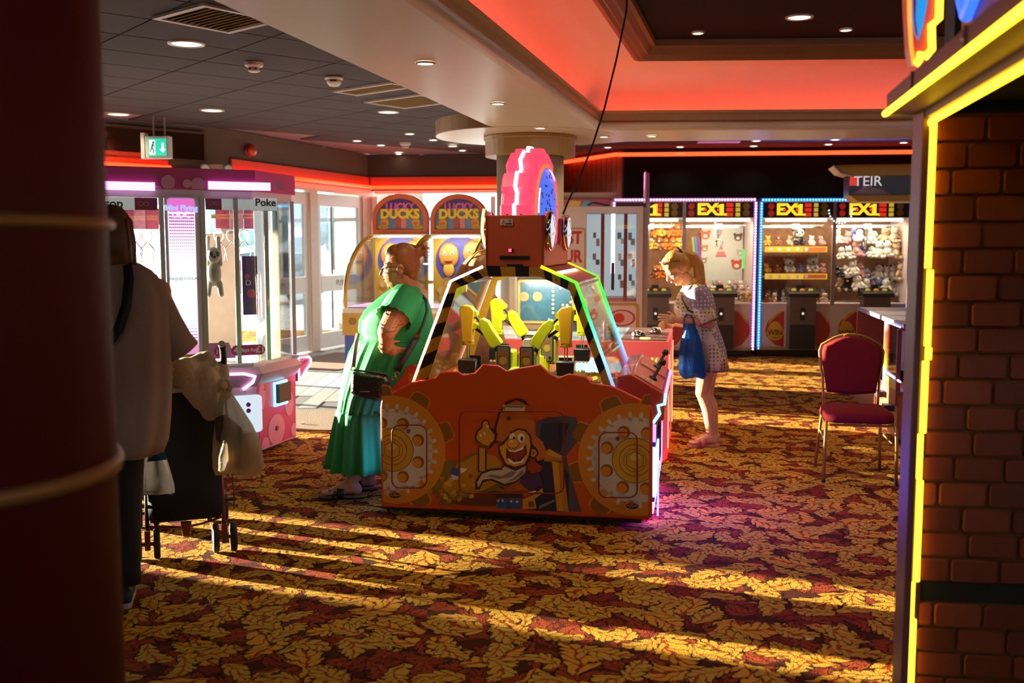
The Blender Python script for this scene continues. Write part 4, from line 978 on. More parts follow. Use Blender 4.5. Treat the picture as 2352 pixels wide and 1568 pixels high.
    for k in range(5):
        q = MB(); q.box(bx + (-.045 + .02 * k) * s, bx + (-.033 + .02 * k) * s, y - .037 * s, y - .034 * s, z - .196 * s, z - .186 * s); q.build('cab_slot', M('foot_black'), dg_)
for (px, py, y, sd, s) in ((1075, 792, .42, 1, 1.0), (1300, 797, .42, -1, 1.0), (1143, 768, .95, 1, .97), (1338, 770, .95, -1, .97)):
    x, z = dp(px, py, y); arm(x, y, z, sd, s)
# loot: nuggets uncountable, packets countable
q = MB()
for k in range(420):
    x, y = rnd.uniform(-.68, .68), rnd.uniform(.10, 1.18); r = rnd.uniform(.010, .020)
    q.add([(x + r, y, .735), (x - r * .5, y + r * .8, .735), (x - r * .5, y - r * .8, .735), (x + rnd.uniform(-.006, .006), y, .735 + r * 1.3)], [(0, 1, 3), (1, 2, 3), (2, 0, 3), (2, 1, 0)])
o = q.build('gold_nuggets', M('nugget', '#b98a26', .4, .3, var=.35, scale=60), None); o.location = dg_.location; o.rotation_euler = dg_.rotation_euler
tag(o, 'gold nuggets strewn over the floor of the digger machine', 'nuggets', kind='stuff')
pk = None
pcs = [('#4f86b8', 'blue'), ('#c8ccc8', 'white'), ('#a83a2a', 'red'), ('#c8b030', 'yellow')]
for k in range(18):
    c, cn = pcs[k % 4]; x = [-.58, -.45, -.35, -.2, .2, .35, .42, .5, .58][k % 9] + rnd.uniform(-.04, .04); y = .16 + .42 * (k // 9) + rnd.uniform(0, .2)
    q = MB(); q.prism([(-.035, -.02), (.0, -.026), (.035, -.02), (.037, .02), (0, .024), (-.037, .02)], lambda a, b, w: V((a, b, w)), 0, .012)
    o = q.build('prize_packet', M('packet_' + cn, c, .3, var=.3, scale=40), None, bevel=.004)
    o.location = DM @ V((x, y, .752)); o.rotation_euler = (rnd.uniform(-.5, .5), rnd.uniform(-.5, .5), rnd.uniform(0, 6))
    tag(o, cn + ' foil packet, ' + ('first', 'second', 'third', 'fourth', 'fifth', 'sixth', 'seventh', 'eighth', 'ninth')[k % 9] + ' from the left in the ' + ('front', 'rear')[k // 9] + ' of the digger machine', 'packet', 'prize packets in the digger machine')
# ---- side consoles
def console(sx):
    b = MB(); F = lambda a, z, w: V((sx * a, w, z))
    Y0 = .06 if sx > 0 else .27
    b.prism([(.60, .86), (.68, .875), (.87, .765), (.87, .62), (.76, .56), (.60, .70)], F, Y0, 1.18)
    cs = b.build('console', M('console_red', '#c2402c', .35, coat=.3), dg_, bevel=.008)
    pz = lambda a: .875 - (a - .68) * (.11 / .19)
    for (y0, y1) in ((.12 if sx > 0 else .30, .55), (.68, 1.12)):
        q = MB(); q.add([F(.70, pz(.70) + .004, y0), F(.855, pz(.855) + .004, y0), F(.855, pz(.855) + .004, y1), F(.70, pz(.70) + .004, y1)], [(0, 1, 2, 3)]); q.build('instruction_card', M('console_card', '#e2705c', .4, var=.25, scale=25), cs)
        q = MB()
        for i in range(4):
            for j in range(3): q.add([F(.73 + j * .03 + e, pz(.73 + j * .03 + e) + .0055, y0 + .03 + i * .028 + f) for e, f in ((0, 0), (.02, 0), (.02, .02), (0, .02))], [(0, 1, 2, 3)])
        q.build('card_print', M('card_cream', '#d8d0a0', .5), cs)
        y = (y0 + y1) / 2
        a = F(.79, pz(.79), y); nv = V((sx * .50, 0, .86)); tip = a + nv * .11 + V((0, .07, 0))
        q = MB(); q.cyl(a, tip, .011, .009, n=10); q.build('joystick', M('stick_black', '#171214', .4), cs)
        q = MB(); q.ell(tip, .022, n=12, m=8); q.build('joystick_knob', M('stick_black'), cs, smooth=True)
        q = MB(); q.lathe([(.03, 0), (.026, .012), (.012, .02)], a, 14, axis=nv); q.build('joystick_boot', M('stick_black'), cs, smooth=True)
    if sx < 0: P = [(.875, .765), (.875, .70)]
    else: P = [(.878, .77), (.872, .71), (.835, .70), (.845, .655), (.81, .60), (.79, .62)]
    q = MB()
    q.tube([F(a_, z, Y0 - .008) for a_, z in P], .010, 6); q.build('console_light', glow('cyan_tube', (.22, .58, 1.0), 2.6), cs)
    q = MB(); q.tube([F(.877, .762, Y0), F(.877, .762, 1.18)], .008, 6); q.build('console_light', glow('pinkblue_tube', (.55, .30, 1.0), 1.8), cs)
    # lit flank below
    o_ = .07 if sx > 0 else 0
    q = MB(); q.box(*sorted((sx * .70, sx * (.752 + o_))), .06, 1.2, .14, .60); q.build('flank_panel', M('flank_purple', '#4a2a8c', .3), dg_)
    q = MB(); q.box(*sorted((sx * (.753 + o_), sx * (.762 + o_))), .10, .42, .18, .44); q.build('flank_light', glow('flank_blue', (.16, .32, 1.0), 5.5), dg_)
    q = MB(); q.box(*sorted((sx * (.753 + o_), sx * (.762 + o_))), .62, 1.05, .18, .44); q.build('flank_light', glow('flank_violet', (.36, .18, 1.0), 3.0), dg_)
    if sx > 0:
        q = MB(); q.box(.796, .830, .050, .062, .17, .46); q.build('flank_light', glow('flank_blue'), dg_)
        q = MB(); q.box(.798, .826, .050, .062, .49, .59); q.build('flank_light', glow('flank_violet'), dg_)
        q = MB(); q.box(.77, .815, .10, 1.1, .06, .075); q.build('floor_light', glow('added_floor_blue', (.24, .06, 1.0), 30), dg_)  # glowing strip added underneath to throw violet onto the carpet
    q = MB(); q.box(*sorted((sx * (.752 + o_), sx * (.768 + o_))), .44, .60, .30, .52); q.build('coin_door', t_blk, dg_, bevel=.004)
    q = MB(); q.tube([F(.772 + o_, .36, .06), F(.772 + o_, .06, .06)], .006, 6); q.build('flank_tube', glow('cyan_tube2', (.30, .42, 1.0), 1.8), dg_)
console(1); console(-1)

area('house_lamp', dg_, ((hx0 + hx1) / 2, .62, HO[2][1] - .03), (0, 0, 0), .5, 15, (1, .93, .72), .9)
area('added_flank_wash', dg_, (.86, .45, .36), (0, radians(-48), 0), .8, 22, (.18, .05, 1.0), .3)  # area light added beside the flank to tint the carpet violet
# ================================================================ PINK COIN PUSHER behind the digger
t_pink = M('pink_lacquer_glow', '#e8706a', .35, var=.05, emit=.26, ecol='#ff5450'); t_pinkd = M('pink_dark', '#b8403c', .4)  # faint glow added to the lacquer so frame and apron look lit
PW, PD, PH = 1.78, 1.22, .93
pr = thing('coin_pusher', 'long pink coin pusher table with glass top and a golden sun picture', 'arcade machine', (1.155, 7.30, 0), HALL)   # origin at the near right foot
q = MB()
for x in (-PW, -.06):
    for y in (0, PD - .06): q.box(x, x + .06, y, y + .06, .02, .80)
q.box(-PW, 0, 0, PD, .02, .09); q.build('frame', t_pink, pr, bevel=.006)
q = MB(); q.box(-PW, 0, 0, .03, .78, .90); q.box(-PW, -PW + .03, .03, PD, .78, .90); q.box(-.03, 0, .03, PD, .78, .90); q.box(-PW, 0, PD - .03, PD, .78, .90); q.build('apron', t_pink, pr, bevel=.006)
q = MB(); q.box(-PW + .05, -.05, .05, PD - .05, .09, .16); q.box(-PW + .05, -.05, .55, .57, .16, .80); q.build('picture_back', M('pusher_picture', '#8a5a30', .5, var=.7, scale=7), pr)
q = MB(); q.box(-PW + .06, -.06, .008, .014, .09, .78); q.build('front_glass', t_gl, pr)
q = MB(); q.box(-.010, -.004, .06, PD - .06, .09, .78); q.build('side_glass', t_gl, pr)
for z in (.12,):
    q = MB(); q.box(-.002, .008, .02, .05, .10, .80); q.box(-.002, .008, PD - .05, PD - .02, .10, .80); q.build('side_light', glow('pusher_red', (1, .10, .06), 6), pr)
q = MB(); q.box(-.2, -.02, .05, PD - .05, .012, .02); q.build('floor_light', glow('pusher_red2', (1, .06, .03), 8), pr)
q = MB(); q.box(-.012, .004, .25, .5, .35, .62); q.build('coin_return', t_chr, pr, bevel=.004)
# sun picture with rays, arc of lights, blue sea
sx_, sz_ = -.155, .60
q = MB(); q.prism(circ(sx_, sz_, .10, 24), XZ(.50), 0, .012)
for k in range(22):
    a = 2 * pi * k / 22; w = .085; r = .20 if k % 2 else .165
    q.prism([(sx_ + .095 * cos(a - w), sz_ + .095 * sin(a - w)), (sx_ + r * cos(a + .05), sz_ + r * sin(a + .05)), (sx_ + .095 * cos(a + w), sz_ + .095 * sin(a + w))], XZ(.505), 0, .006)
su = q.build('golden_sun', M('sun_gold', '#d8a83c', .35, .4, var=.2), pr)
for r, n in ((.05, 8), (.0, 1)):
    for k in range(n):
        q = MB(); q.ell((sx_ + r * cos(2 * pi * k / n), .495, sz_ + r * sin(2 * pi * k / n)), .011, n=8, m=6); q.build('sun_bulb', glow('sun_bulb', (1, .45, .12), 2.0), su)
q = MB(); q.prism([(-.75, .70), (-.45, .73), (-.28, .62), (-.10, .40), (-.08, .10), (-.30, .10), (-.36, .45), (-.55, .55), (-.75, .58)], XZ(.52), 0, .01); q.build('sea_picture', M('sea_blue', '#6fa3b4', .5, var=.3), pr)
q = MB(); q.prism([(-.9, .74), (-.55, .76), (-.34, .68), (-.35, .65), (-.56, .725), (-.9, .705)], XZ(.512), 0, .008); q.build('arc_band', M('arc_cream', '#c9b070', .5), pr)
q = MB(); q.prism([(-.5, .5), (-.4, .62), (-.36, .5), (-.42, .42)], XZ(.508), 0, .008); q.prism([(-.30, .35), (-.24, .5), (-.18, .42), (-.22, .14), (-.27, .14)], XZ(.508), 0, .008); q.build('white_rocks', M('rock_white', '#c8c4c0', .5, var=.3), pr)
# glass top, fascia tables, control plate at the right end
q = MB(); q.box(-PW + .03, -.36, .03, PD - .03, .895, .903); q.build('table_glass', M('table_top_glow', '#a9c4cc', .08, var=.08, coat=.5, emit=.22, ecol='#b4d0d8'), pr)  # glow added to the glass to stand for a lit playfield
q = MB(); q.box(-.36, -.02, .03, PD - .03, .895, .905); q.build('control_plate', M('plate_brown', '#6a4a40', .35), pr)
for x, y, r in ((-.24, .32, .055), (-.12, .62, .05)):
    q = MB(); q.lathe([(r, 0), (r * 1.02, .02), (r * .7, .05), (0, .055)], (x, y, .905), 20); q.build('coin_dish', t_chr, pr, smooth=True)
q = MB(); q.lathe([(.04, 0), (.04, .012), (0, .016)], (-.18, .12, .905), 16); q.build('push_button', glow('btn_green', (.7, .9, .3), 1.0), pr, smooth=True)
for k in range(3):
    q = MB(); q.lathe([(.012, 0), (.012, .10), (.004, .13)], (-.5 - .45 * k, .30 + .1 * (k % 2), .903), 10); q.build('coin_chute', M('chute_pink', '#c88a9a', .3), pr, smooth=True)
# tall lit back board at the left end, seen through the digger's glass
bb = thing('pusher_backboard', 'dark lit scoreboard tower standing in the middle of the pink coin pusher', 'scoreboard', pr.matrix_world @ V((0, 0, 0)), HALL)
bb.location = Matrix.Translation(pr.location) @ Matrix.Rotation(HALL, 4, 'Z') @ V((-1.02, .70, .906))
q = MB(); q.box(-.25, .25, 0, .18, 0, .43); q.build('tower', M('tower_dark', '#2c3a44', .35, var=.3), bb, bevel=.01)
q = MB(); q.ring_prism(rrect(-.235, .235, .06, .42, .02), rrect(-.215, .215, .08, .40, .015), XZ(-.012), 0, .012); q.build('tower_frame', M('tower_gold', '#a5803a', .4), bb)
q = MB(); q.box(-.215, .215, -.008, .0, .08, .40); q.build('score_panel', M('score_panel', '#28505a', .3, var=.5, scale=30), bb)
bulbs = [(.06, .36 - .035 * k) for k in range(7)] + [(.16 + .06 * cos(a), .29 + .08 * sin(a)) for a in [radians(130 - 34 * k) for k in range(8)]]
for x, z in bulbs:
    q = MB(); q.ell((x, -.012, z), .011, n=8, m=6); q.build('score_bulb', glow('score_bulb', (1, .42, .16), 2.4), bb)
for x in (-.2, -.09):
    q = MB(); q.prism(circ(x + .02, .28, .04, 16), XZ(-.014), 0, .006); q.build('score_dial', M('dial_tan', '#a06a3c', .5), bb)
q = MB()
for k in range(4): q.box(-.20 + .10 * k, -.13 + .10 * k, -.010, 0, .015, .045)
q.box(-.22, .22, -.006, 0, .005, .055); q.build('score_strip', M('strip_brown', '#7a5a3c', .4), bb)

# ================================================================ WHITE PRIZE CABINET ("test your ...")
WM = thing('prize_cabinet', 'white prize cabinet with tall lit window and red letter panel behind the pink pusher', 'arcade machine', tuple(at(1388, 900, 10.9).xy) + (0,), radians(-4))
WMm = mat_of(WM)
def wp_(px, py, y=0.0): return onplane(px, py, WMm, y)
x0, zt = wp_(1283, 474); x1, _ = wp_(1478, 474); x2, _ = wp_(1490, 474)
wx0, wz1 = wp_(1348, 488); wx1, wz0 = wp_(1462, 692)
t_wm = M('cabinet_white', '#d8ccd0', .4, var=.04)
q = MB(); q.prism([(x0, 0.02), (x1, .02), (x1, zt), (x0, zt)], XZ(.04), .66, .70); q.box(x0, x0 + .03, .04, .72, .02, zt); q.box(x1 - .03, x1, .04, .72, .02, zt); q.box(x0, x1, .04, .72, .02, .10); q.box(x0, x1, .04, .72, zt - .04, zt); q.build('cabinet', t_wm, WM)
q = MB(); o_ = [(x0, .02), (x1, .02), (x1, zt), (x0, zt)]; i_ = [(wx0, wz0), (wx1, wz0), (wx1, wz1), (wx0, wz1)]; q.ring_prism(o_, i_, XZ(0), 0, .04); q.build('front_frame', t_wm, WM, bevel=.008)
q = MB(); q.box(x1, x2, .02, .72, .02, zt - .01); q.build('side_trim', M('cabinet_grey', '#9a8c90', .4), WM)
q = MB(); q.box(wx0, wx1, .012, .018, wz0, wz1); q.build('window_glass', t_gl, WM)
q = MB(); q.box(x0 + .04, x1 - .04, .64, .655, wz0, wz1); q.build('lit_back', glow('wm_back', (.70, .86, .92), .42), WM)
for px in (1384, 1437):
    a, _ = wp_(px - 3.5, 500, .06); b, _ = wp_(px + 4.5, 500, .06); q = MB(); q.box(a, b, .05, .07, wz0, wz1 - .01); q.build('red_bar', M('bar_red', '#a02a1c', .35), WM)
a, _ = wp_(1404, 500, .1); b, _ = wp_(1413, 500, .1)
q = MB(); q.box(a, b, .09, .10, wz0 + .3, wz1 - .01); q.build('light_bar', glow('wm_pink', (1, .72, .88), 2.5), WM)
q = MB(); q.box(a + .006, b - .004, .085, .09, wz0 + .12, wz0 + .42); q.build('label_strip', M('strip_ink', '#2c2450', .5), WM)
q = MB(); q.box(wx0, wx1, .08, .6, wz0, wz0 + .03); q.build('prize_shelf', M('shelf_pink', '#d88a8a', .4), WM)
ring_me = None
for k, px in enumerate((1366, 1374, 1424, 1430, 1448, 1455)):
    for j in range(3):
        x, z = wp_(px, 540 + j * 48 + (k % 2) * 14, .35)
        q = MB(); q.box(x - .016 - .006 * ((k + j) % 3), x + .016, .36, .40, z - .03 - .012 * ((k * 2 + j) % 3), z + .03)
        o = q.build('boxed_prize', M('boxp%d' % ((k + j) % 4), ('#8f9fa8', '#b8b49a', '#7a8a94', '#cfd6d2')[(k + j) % 4], .4, var=.4, scale=30), None, bevel=.003)
        o.location = WM.location; o.rotation_euler = WM.rotation_euler
        tag(o, ('top', 'middle', 'bottom')[j] + ' boxed prize of the ' + ('first', 'second', 'third', 'fourth', 'fifth', 'sixth')[k] + ' column in the white prize cabinet window', 'prize', 'boxed prizes in the white cabinet')
# red letters at the left, gold outline
lx0, lz1 = wp_(1290, 524); lx1, lz0 = wp_(1344, 640)
q = MB(); R_ = rrect(lx0 - .1, lx1, lz0, lz1, .04); R2 = rrect(lx0 - .088, lx1 - .012, lz0 + .012, lz1 - .012, .03); q.ring_prism(R_, R2, XZ(-.006), 0, .006); q.build('panel_border', M('border_gold', '#b89038', .4), WM)
for s_, py in (('TEST', 547), ('YOUR', 590), ('LUCK', 633)):
    x, z = wp_(1336, py); text(s_, .185, M('letters_red', '#b82a22', .4), WM, FRONT(x, -.002, z), 'lettering', .006, bold=.006, align='RIGHT', sx=.8)
# lower picture: red ball eye in yellow border
bx0, bz1 = wp_(1392, 695); bx1, bz0 = wp_(1468, 760)
q = MB(); q.ring_prism(rrect(bx0 - .2, bx1, bz0 - .1, bz1, .05), rrect(bx0 - .2 + .03, bx1 - .035, bz0 - .06, bz1 - .03, .04), XZ(-.006), 0, .006); q.build('panel_border', M('border_gold'), WM)
cx, cz = wp_(1428, 730)
for r, m_, d in ((.15, M('eye_red', '#b0304c', .4), .002), (.125, M('eye_pink', '#d8b8bc', .4), .004), (.06, M('eye_red2', '#c02a24', .35), .010)):
    q = MB(); q.prism(circ(cx + (.0 if r > .1 else -.03), cz, r, 24, 0, r * .62 if r > .1 else r * .9), XZ(-d), 0, .003); q.build('eye_print', m_, WM)
q = MB(); q.box(x0 + .06, x1 - .1, -.012, .0, .12, .42); q.build('prize_door', t_blk, WM, bevel=.006)

ORD = ('first', 'second', 'third', 'fourth', 'fifth', 'sixth', 'seventh', 'eighth', 'ninth', 'tenth')
# ================================================================ EX1 CLAW MACHINES (two doubles)
t_exw = M('ex_white', '#c9b4b0', .4, var=.05); t_exr = M('ex_red', '#a8301c', .4, var=.06); t_exg = M('ex_gold', '#c79a26', .4)
EXY = 14.4
rnd = random.Random(11)
plush_cols = {'white': '#d8cfc4', 'cream': '#c9a98a', 'pink': '#c88f8c', 'brown': '#8a5a36', 'blue': '#7a86b8', 'grey': '#8f8a84', 'yellow': '#c9a23a', 'black': '#1c181a', 'orange': '#c86a24'}
def plush_proto(cn, seed):
    c = plush_cols[cn]; m = M('plush_' + cn, c, .95, var=.15, scale=30); t = thing('plush_toy', 'x', 'soft toy')
    q = MB(); q.ell((0, 0, .11), (.085, .075, .105), n=12, m=8); q.build('body', m, t, smooth=True)
    q = MB(); q.ell((0, -.01, .25), (.085, .078, .078), n=12, m=8); h = q.build('head', m, t, smooth=True)
    for s in (-1, 1):
        q = MB(); q.ell((s * .065, 0, .318), (.030, .018, .030), n=8, m=6); q.build('ear', M('plush_black') if cn in ('white', 'grey') and seed % 2 else m, t, smooth=True)
        q = MB(); q.cap((s * .07, -.03, .16), (s * .115, -.07, .10), .030, .026, 8); q.build('arm', m, t, smooth=True)
        q = MB(); q.cap((s * .045, -.03, .04), (s * .07, -.12, .035), .036, .034, 8); q.build('leg', m, t, smooth=True)
        q = MB(); q.ell((s * .032, -.078, .268), (.012, .008, .014), n=8, m=6); q.build('eye', M('plush_black', '#1c181a', .3), h, smooth=True)
    q = MB(); q.ell((0, -.085, .235), (.028, .018, .020), n=8, m=6); q.build('muzzle', M('muzzle_' + cn, '#e0d4c4' if cn != 'cream' else '#8a6a50', .9), h, smooth=True)
    return t
protos = {}
def plush(cn, loc, rz, s, label, group, seed=0):
    k = (cn, seed % 2)
    if k not in protos: 
        protos[k] = plush_proto(cn, seed); o = protos[k]
    else: o = dup(protos[k])
    o.location = loc; o.rotation_euler = (rnd.uniform(-.25, .1), rnd.uniform(-.2, .2), rz); o.scale = (s, s, s); o['label'] = label; o['group'] = group
    return o
def ex_machine(px0, px1, label, ledm, bays, posts, rot):
    """one double claw machine; bays = pixel spans of its windows"""
    c = at((px0 + px1) / 2, 700, EXY); r = thing('claw_machine', label, 'claw machine', (c.x, c.y, 0), rot); Mx = mat_of(r)
    P = lambda px, py, y=0.0: onplane(px, py, Mx, y)
    xl, ztop = P(px0, 456); xr, _ = P(px1, 456); zb = .10; zsill = P((px0 + px1) / 2, 697)[1]; zmq = P(px0, 500)[1]; zm1 = P(px0, 464)[1]
    DP = .95
    q = MB(); q.box(xl, xr, 0, DP, zb, zsill); q.box(xl, xr, DP - .03, DP, zsill, ztop); q.box(xl, xl + .02, .0, DP, zsill, ztop); q.box(xr - .02, xr, .0, DP, zsill, ztop); q.box(xl, xr, 0, DP, ztop - .04, ztop); q.build('cabinet', t_exw, r)
    q = MB(); q.box(xl + .03, xr - .03, .08, DP - .05, .012, zb); q.build('plinth', t_blk, r)
    q = MB(); q.box(xl, xr, -.05, .0, zb, zb + .045); q.build('bottom_rail', M('rail_tan', '#a8906a', .4), r)
    q = MB(); q.box(xl + .03, xr - .03, DP - .05, DP - .032, zsill, zmq); q.build('back_panel', M('ex_back', '#8a6040', .6, var=.5, scale=12), r)
    # marquee
    q = MB(); q.box(xl + .03, xr - .03, -.005, .03, zmq, zm1); q.build('marquee', M('marquee_dark', '#2a0e0a', .4), r)
    for bx0, bx1 in bays:
        a, _ = P(bx0, 480); b, _ = P(bx1, 480); w = b - a; cz = (zmq + zm1) / 2; h = zm1 - zmq
        def one(x):
            hh = h * .37; q = MB(); q.prism([(x - .032, cz - hh * .62), (x - .032, cz + hh * .45), (x - .075, cz + hh * .35), (x - .07, cz + hh * .62), (x - .01, cz + hh), (x + .03, cz + hh), (x + .03, cz - hh * .62), (x + .075, cz - hh * .66), (x + .075, cz - hh), (x - .075, cz - hh), (x - .075, cz - hh * .66)], XZ(-.016), 0, .006); q.build('lettering', glow('ex_yellow', (1, .72, .02), 1.0), r)
        if bx0 < 1500: one(P(1505, 480)[0])
        else:
            text('EX', h * .98, glow('ex_yellow', (1, .72, .02), 1.0), r, FRONT(a + w * .33, -.012, cz), 'lettering', .003, bold=.010, sx=1.1); one(a + w * .535)
        area('bay_lamp', r, ((a + b) / 2, .14, zmq - .05), (radians(18), 0, 0), w * .8, 12, (1, .86, .62), .5)
        for k in range(3):
            q = MB(); q.box(a + w * .60, a + w * .70, -.012, -.005, zmq + h * (.08 + .3 * k), zmq + h * (.32 + .3 * k)); q.build('red_sign_block', glow('ex_redblk', (.75, .03, .01), .8), r)
            q = MB(); q.box(a + w * .735, a + w * .80, -.012, -.005, zmq + h * (.08 + .3 * k), zmq + h * (.32 + .3 * k)); q.build('yellow_sign_block', glow('ex_yelblk', (.75, .55, .03), .6), r)
        for k in range(2):
            q = MB(); q.prism(circ(a + w * .89, zmq + h * (.3 + .42 * k), h * .22, 14), XZ(-.012), 0, .006); q.build('sign_coin', M('coin_print', '#8a6a1a', .4), r)
            if bx0 > 1500:
                q = MB(); q.prism(circ(a + w * .10, zmq + h * (.28 + .44 * k), h * .20, 14), XZ(-.012), 0, .006); q.build('sign_disc', glow('disc_red', (.45, .02, .01), .5), r)
                q = MB(); q.prism(circ(a + w * (.30 + .19 * k), cz, h * .10, 10), XZ(-.016), 0, .004); q.build('sign_dot', glow('dot_red', (1, .05, .02), 1), r)
        # window, shelf rail, lamp bar
        q = MB(); q.box(a, b, -.002, .004, zsill, zmq); q.build('window_glass', t_gl, r)
        q = MB(); q.cyl((a + .04, .10, zmq - .03), (b - .04, .10, zmq - .03), .022, n=10); q.build('window_lamp', glow('ex_lamp', (1, .86, .62), 5), r)
        q = MB(); q.bar((a + .05, .35, zmq - .12), (b - .05, .35, zmq - .12), .03, .03); q.build('claw_rail', t_chr, r)
        cx = a + w * .55
        q = MB(); q.box(cx - .05, cx + .05, .30, .40, zmq - .16, zmq - .08); cw = q.build('claw_carriage', M('cab_grey', '#8d8f94', .4), r)
        q = MB(); q.cyl((cx, .35, zmq - .16), (cx, .35, zmq - .30), .012, n=8); q.build('claw_cable', t_chr, cw)
        for k in range(3):
            t = 2 * pi * k / 3; q = MB(); q.tube([(cx, .35, zmq - .30), (cx + .07 * cos(t), .35 + .07 * sin(t), zmq - .34), (cx + .05 * cos(t), .35 + .05 * sin(t), zmq - .42)], .008, 6); q.build('claw_finger', t_chr, cw)
    # uprights between windows
    for px in posts:
        a, _ = P(px - 4, 600); b, _ = P(px + 4, 600); q = MB(); q.box(a, b, -.02, .02, zsill - .02, zm1); q.build('window_post', M('post_mauve', '#a08a8a', .35, .4), r)
    # diode strips: channel and dots
    def strip(pa, pb, n):
        q = MB(); q.bar(pa, pb, .05, .02, up=(0, 1, 0)); q.build('diode_channel', M('channel_' + ledm, '#6a3c78' if ledm == 'p' else '#285a8a', .4, emit=.6, ecol='#a040a8' if ledm == 'p' else '#1c70d8'), r)
        q = MB()
        for k in range(n):
            p = V(pa) + (V(pb) - V(pa)) * ((k + .5) / n); q.ell(p + V((0, -.014, 0)), .0135, n=6, m=4)
        q.build('diode_dots', glow('diode_' + ledm, (1, .66, .92) if ledm == 'p' else (.10, .52, 1.0), 7 if ledm == 'p' else 5), r, kind='stuff')
    e = .022
    strip((xl + e, -.03, ztop - .02), (xr - e, -.03, ztop - .02), int((xr - xl) / .042))
    strip((xl + e, -.03, zb), (xl + e, -.03, ztop - .05), int(ztop / .042)); strip((xr - e, -.03, zb), (xr - e, -.03, ztop - .05), int(ztop / .042))
    # base panels
    def red_panel(pa, pb, side):
        """red field with a leaf-shaped white flare; side = where the flare is"""
        a, _ = P(pa, 750); b, _ = P(pb, 750); zt = P(pa, 715)[1]; z0 = P(pa, 800)[1]; h = zt - z0; w = b - a
        f = lambda u, v: (a + w * (u if side > 0 else 1 - u), z0 + h * v)
        q = MB(); q.prism([f(0, 0), f(.08, .03), f(.55, .10), f(.92, .35), f(.97, .5), f(.88, .72), f(.62, .9), f(.28, 1), f(0, 1)], XZ(-.006), 0, .005); q.build('red_panel', t_exr, r)
        q = MB(); q.prism([f(.30, .98), f(.44, 1.0), f(.72, .84), f(.86, .68), f(.80, .68), f(.55, .86)], XZ(-.010), 0, .004); q.build('gold_flash', t_exg, r)
    def egg(px, txt='WIN'):
        x, z = P(px, 762); q = MB(); pts = []
        for k in range(28):
            a = 2 * pi * k / 28; rr = .125; y = sin(a); pts.append((x + rr * cos(a) * (1 - .22 * max(0, y)), z + rr * (1.25 * y if y > 0 else y)))
        q.prism(pts, XZ(-.014), 0, .004); q.build('gold_egg', t_exg, r)
        text(txt, .105, M('win_brown', '#6a4a14', .5), r, FRONT(x, -.0145, z - .01), 'lettering', .002, bold=.004)
        q = MB(); q.tube([(x - .04, -.016, z - .075), (x, -.016, z - .09), (x + .04, -.016, z - .075)], .005, 5); q.build('egg_smile', M('win_brown'), r)
    def pedestal(px):
        x, zc = P(px, 672, -.12); w = .19
        q = MB(); q.box(x - w, x + w, -.20, 0, zb + .02, zc - .03); q.build('pedestal', M('ped_grey', '#5c4c44', .4), r, bevel=.006)
        q = MB(); q.box(x - w + .01, x + w - .01, -.208, -.2, zb + .03, zb + .38); q.build('pedestal_door', t_blk, r)
        q = MB(); q.prism([(-.26, zc - .06), (.02, zc - .06), (.02, zc + .07), (-.26, zc + .0)], lambda a, b, ww: V((x - w - .03 + ww, a, b)), 0, 2 * w + .06); cd = q.build('control_desk', M('desk_black', '#221c16', .4), r, bevel=.01)
        for k, (m_) in enumerate(('ctl_yellow', 'ctl_orange', 'ctl_yellow')):
            q = MB(); q.lathe([(.035, 0), (.03, .025), (0, .03)], (x - .12 + .12 * k, -.13, zc + .03), 12); q.build('control_button', glow(m_, (.8, .6, .05) if k != 1 else (.9, .32, .04), .45), cd, smooth=True)
        q = MB(); q.box(x - .05, x + .05, -.06, .0, zc + .05, zc + .11); q.build('coin_head', M('desk_black'), cd)
        q = MB(); q.box(x - .035, x + .035, -.214, -.2, zb + .44, zb + .62); q.build('coin_slot', t_blk, r)
        q = MB(); q.ell((x, -.216, zb + .54), .018, n=10, m=6); q.build('coin_knob', glow('coin_lit', (1, .85, .6), .8), r)
        for s in (-1, 1):
            q = MB(); q.box(x + s * (w + .012) - .012, x + s * (w + .012) + .012, -.03, 0, zb + .03, zsill - .02); q.build('pedestal_trim', t_exw, r)
    return r, P, red_panel, egg, pedestal, (zsill, zmq, DP)
exL, PL, rpL, egL, peL, dimL = ex_machine(1407, 1739, 'claw machine framed in pink lights behind the woman in the patterned dress', 'p', ((1416, 1566), (1572, 1732)), (1570, 1487), radians(-3))
for px in (1505, 1655): peL(px)
rpL(1680, 1724, 1); rpL(1530, 1574, 1); rpL(1584, 1622, -1)
exR, PR_, rpR, egR, peR, dimR = ex_machine(1745, 2097, 'claw machine framed in blue lights left of the neon post', 'b', ((1756, 1910), (1918, 2086)), (1914,), radians(-3))
for px in (1842, 2012): peR(px)
rpR(1756, 1812, -1); rpR(1869, 1908, 1); rpR(1922, 1981, -1); egR(1780); egR(1943)
# prize shelves in the blue machine's left bay
for py in (566, 628):
    a, z1 = PR_(1757, py + 6, .3); b, z0 = PR_(1900, py + 6, .3); _, zt = PR_(1757, py, .3); _, zb_ = PR_(1757, py + 13, .3)
    q = MB(); q.box(a, b, .3, .31, zb_, zt); o = q.build('shelf_edge', glow('shelf_yellow', (.85, .50, .03), .7), exR)
    q = MB(); q.box(a + (b - a) * .62, b - .02, .296, .3, zb_ + .012, zt - .012); q.build('shelf_print', M('shelf_print', '#d8703c', .5, var=.3, scale=40), o)
    for k in range(5):
        q = MB(); q.prism(circ(a + .08 + .13 * k, (zt + zb_) / 2, .028, 10), XZ(.295), 0, .003); q.build('shelf_dot', M('dot_white', '#e0d0c0', .5), o)
    q = MB(); q.box(a, b, .31, .8, zb_ + .02, zb_ + .04); q.build('prize_shelf', M('shelf_pink'), exR)
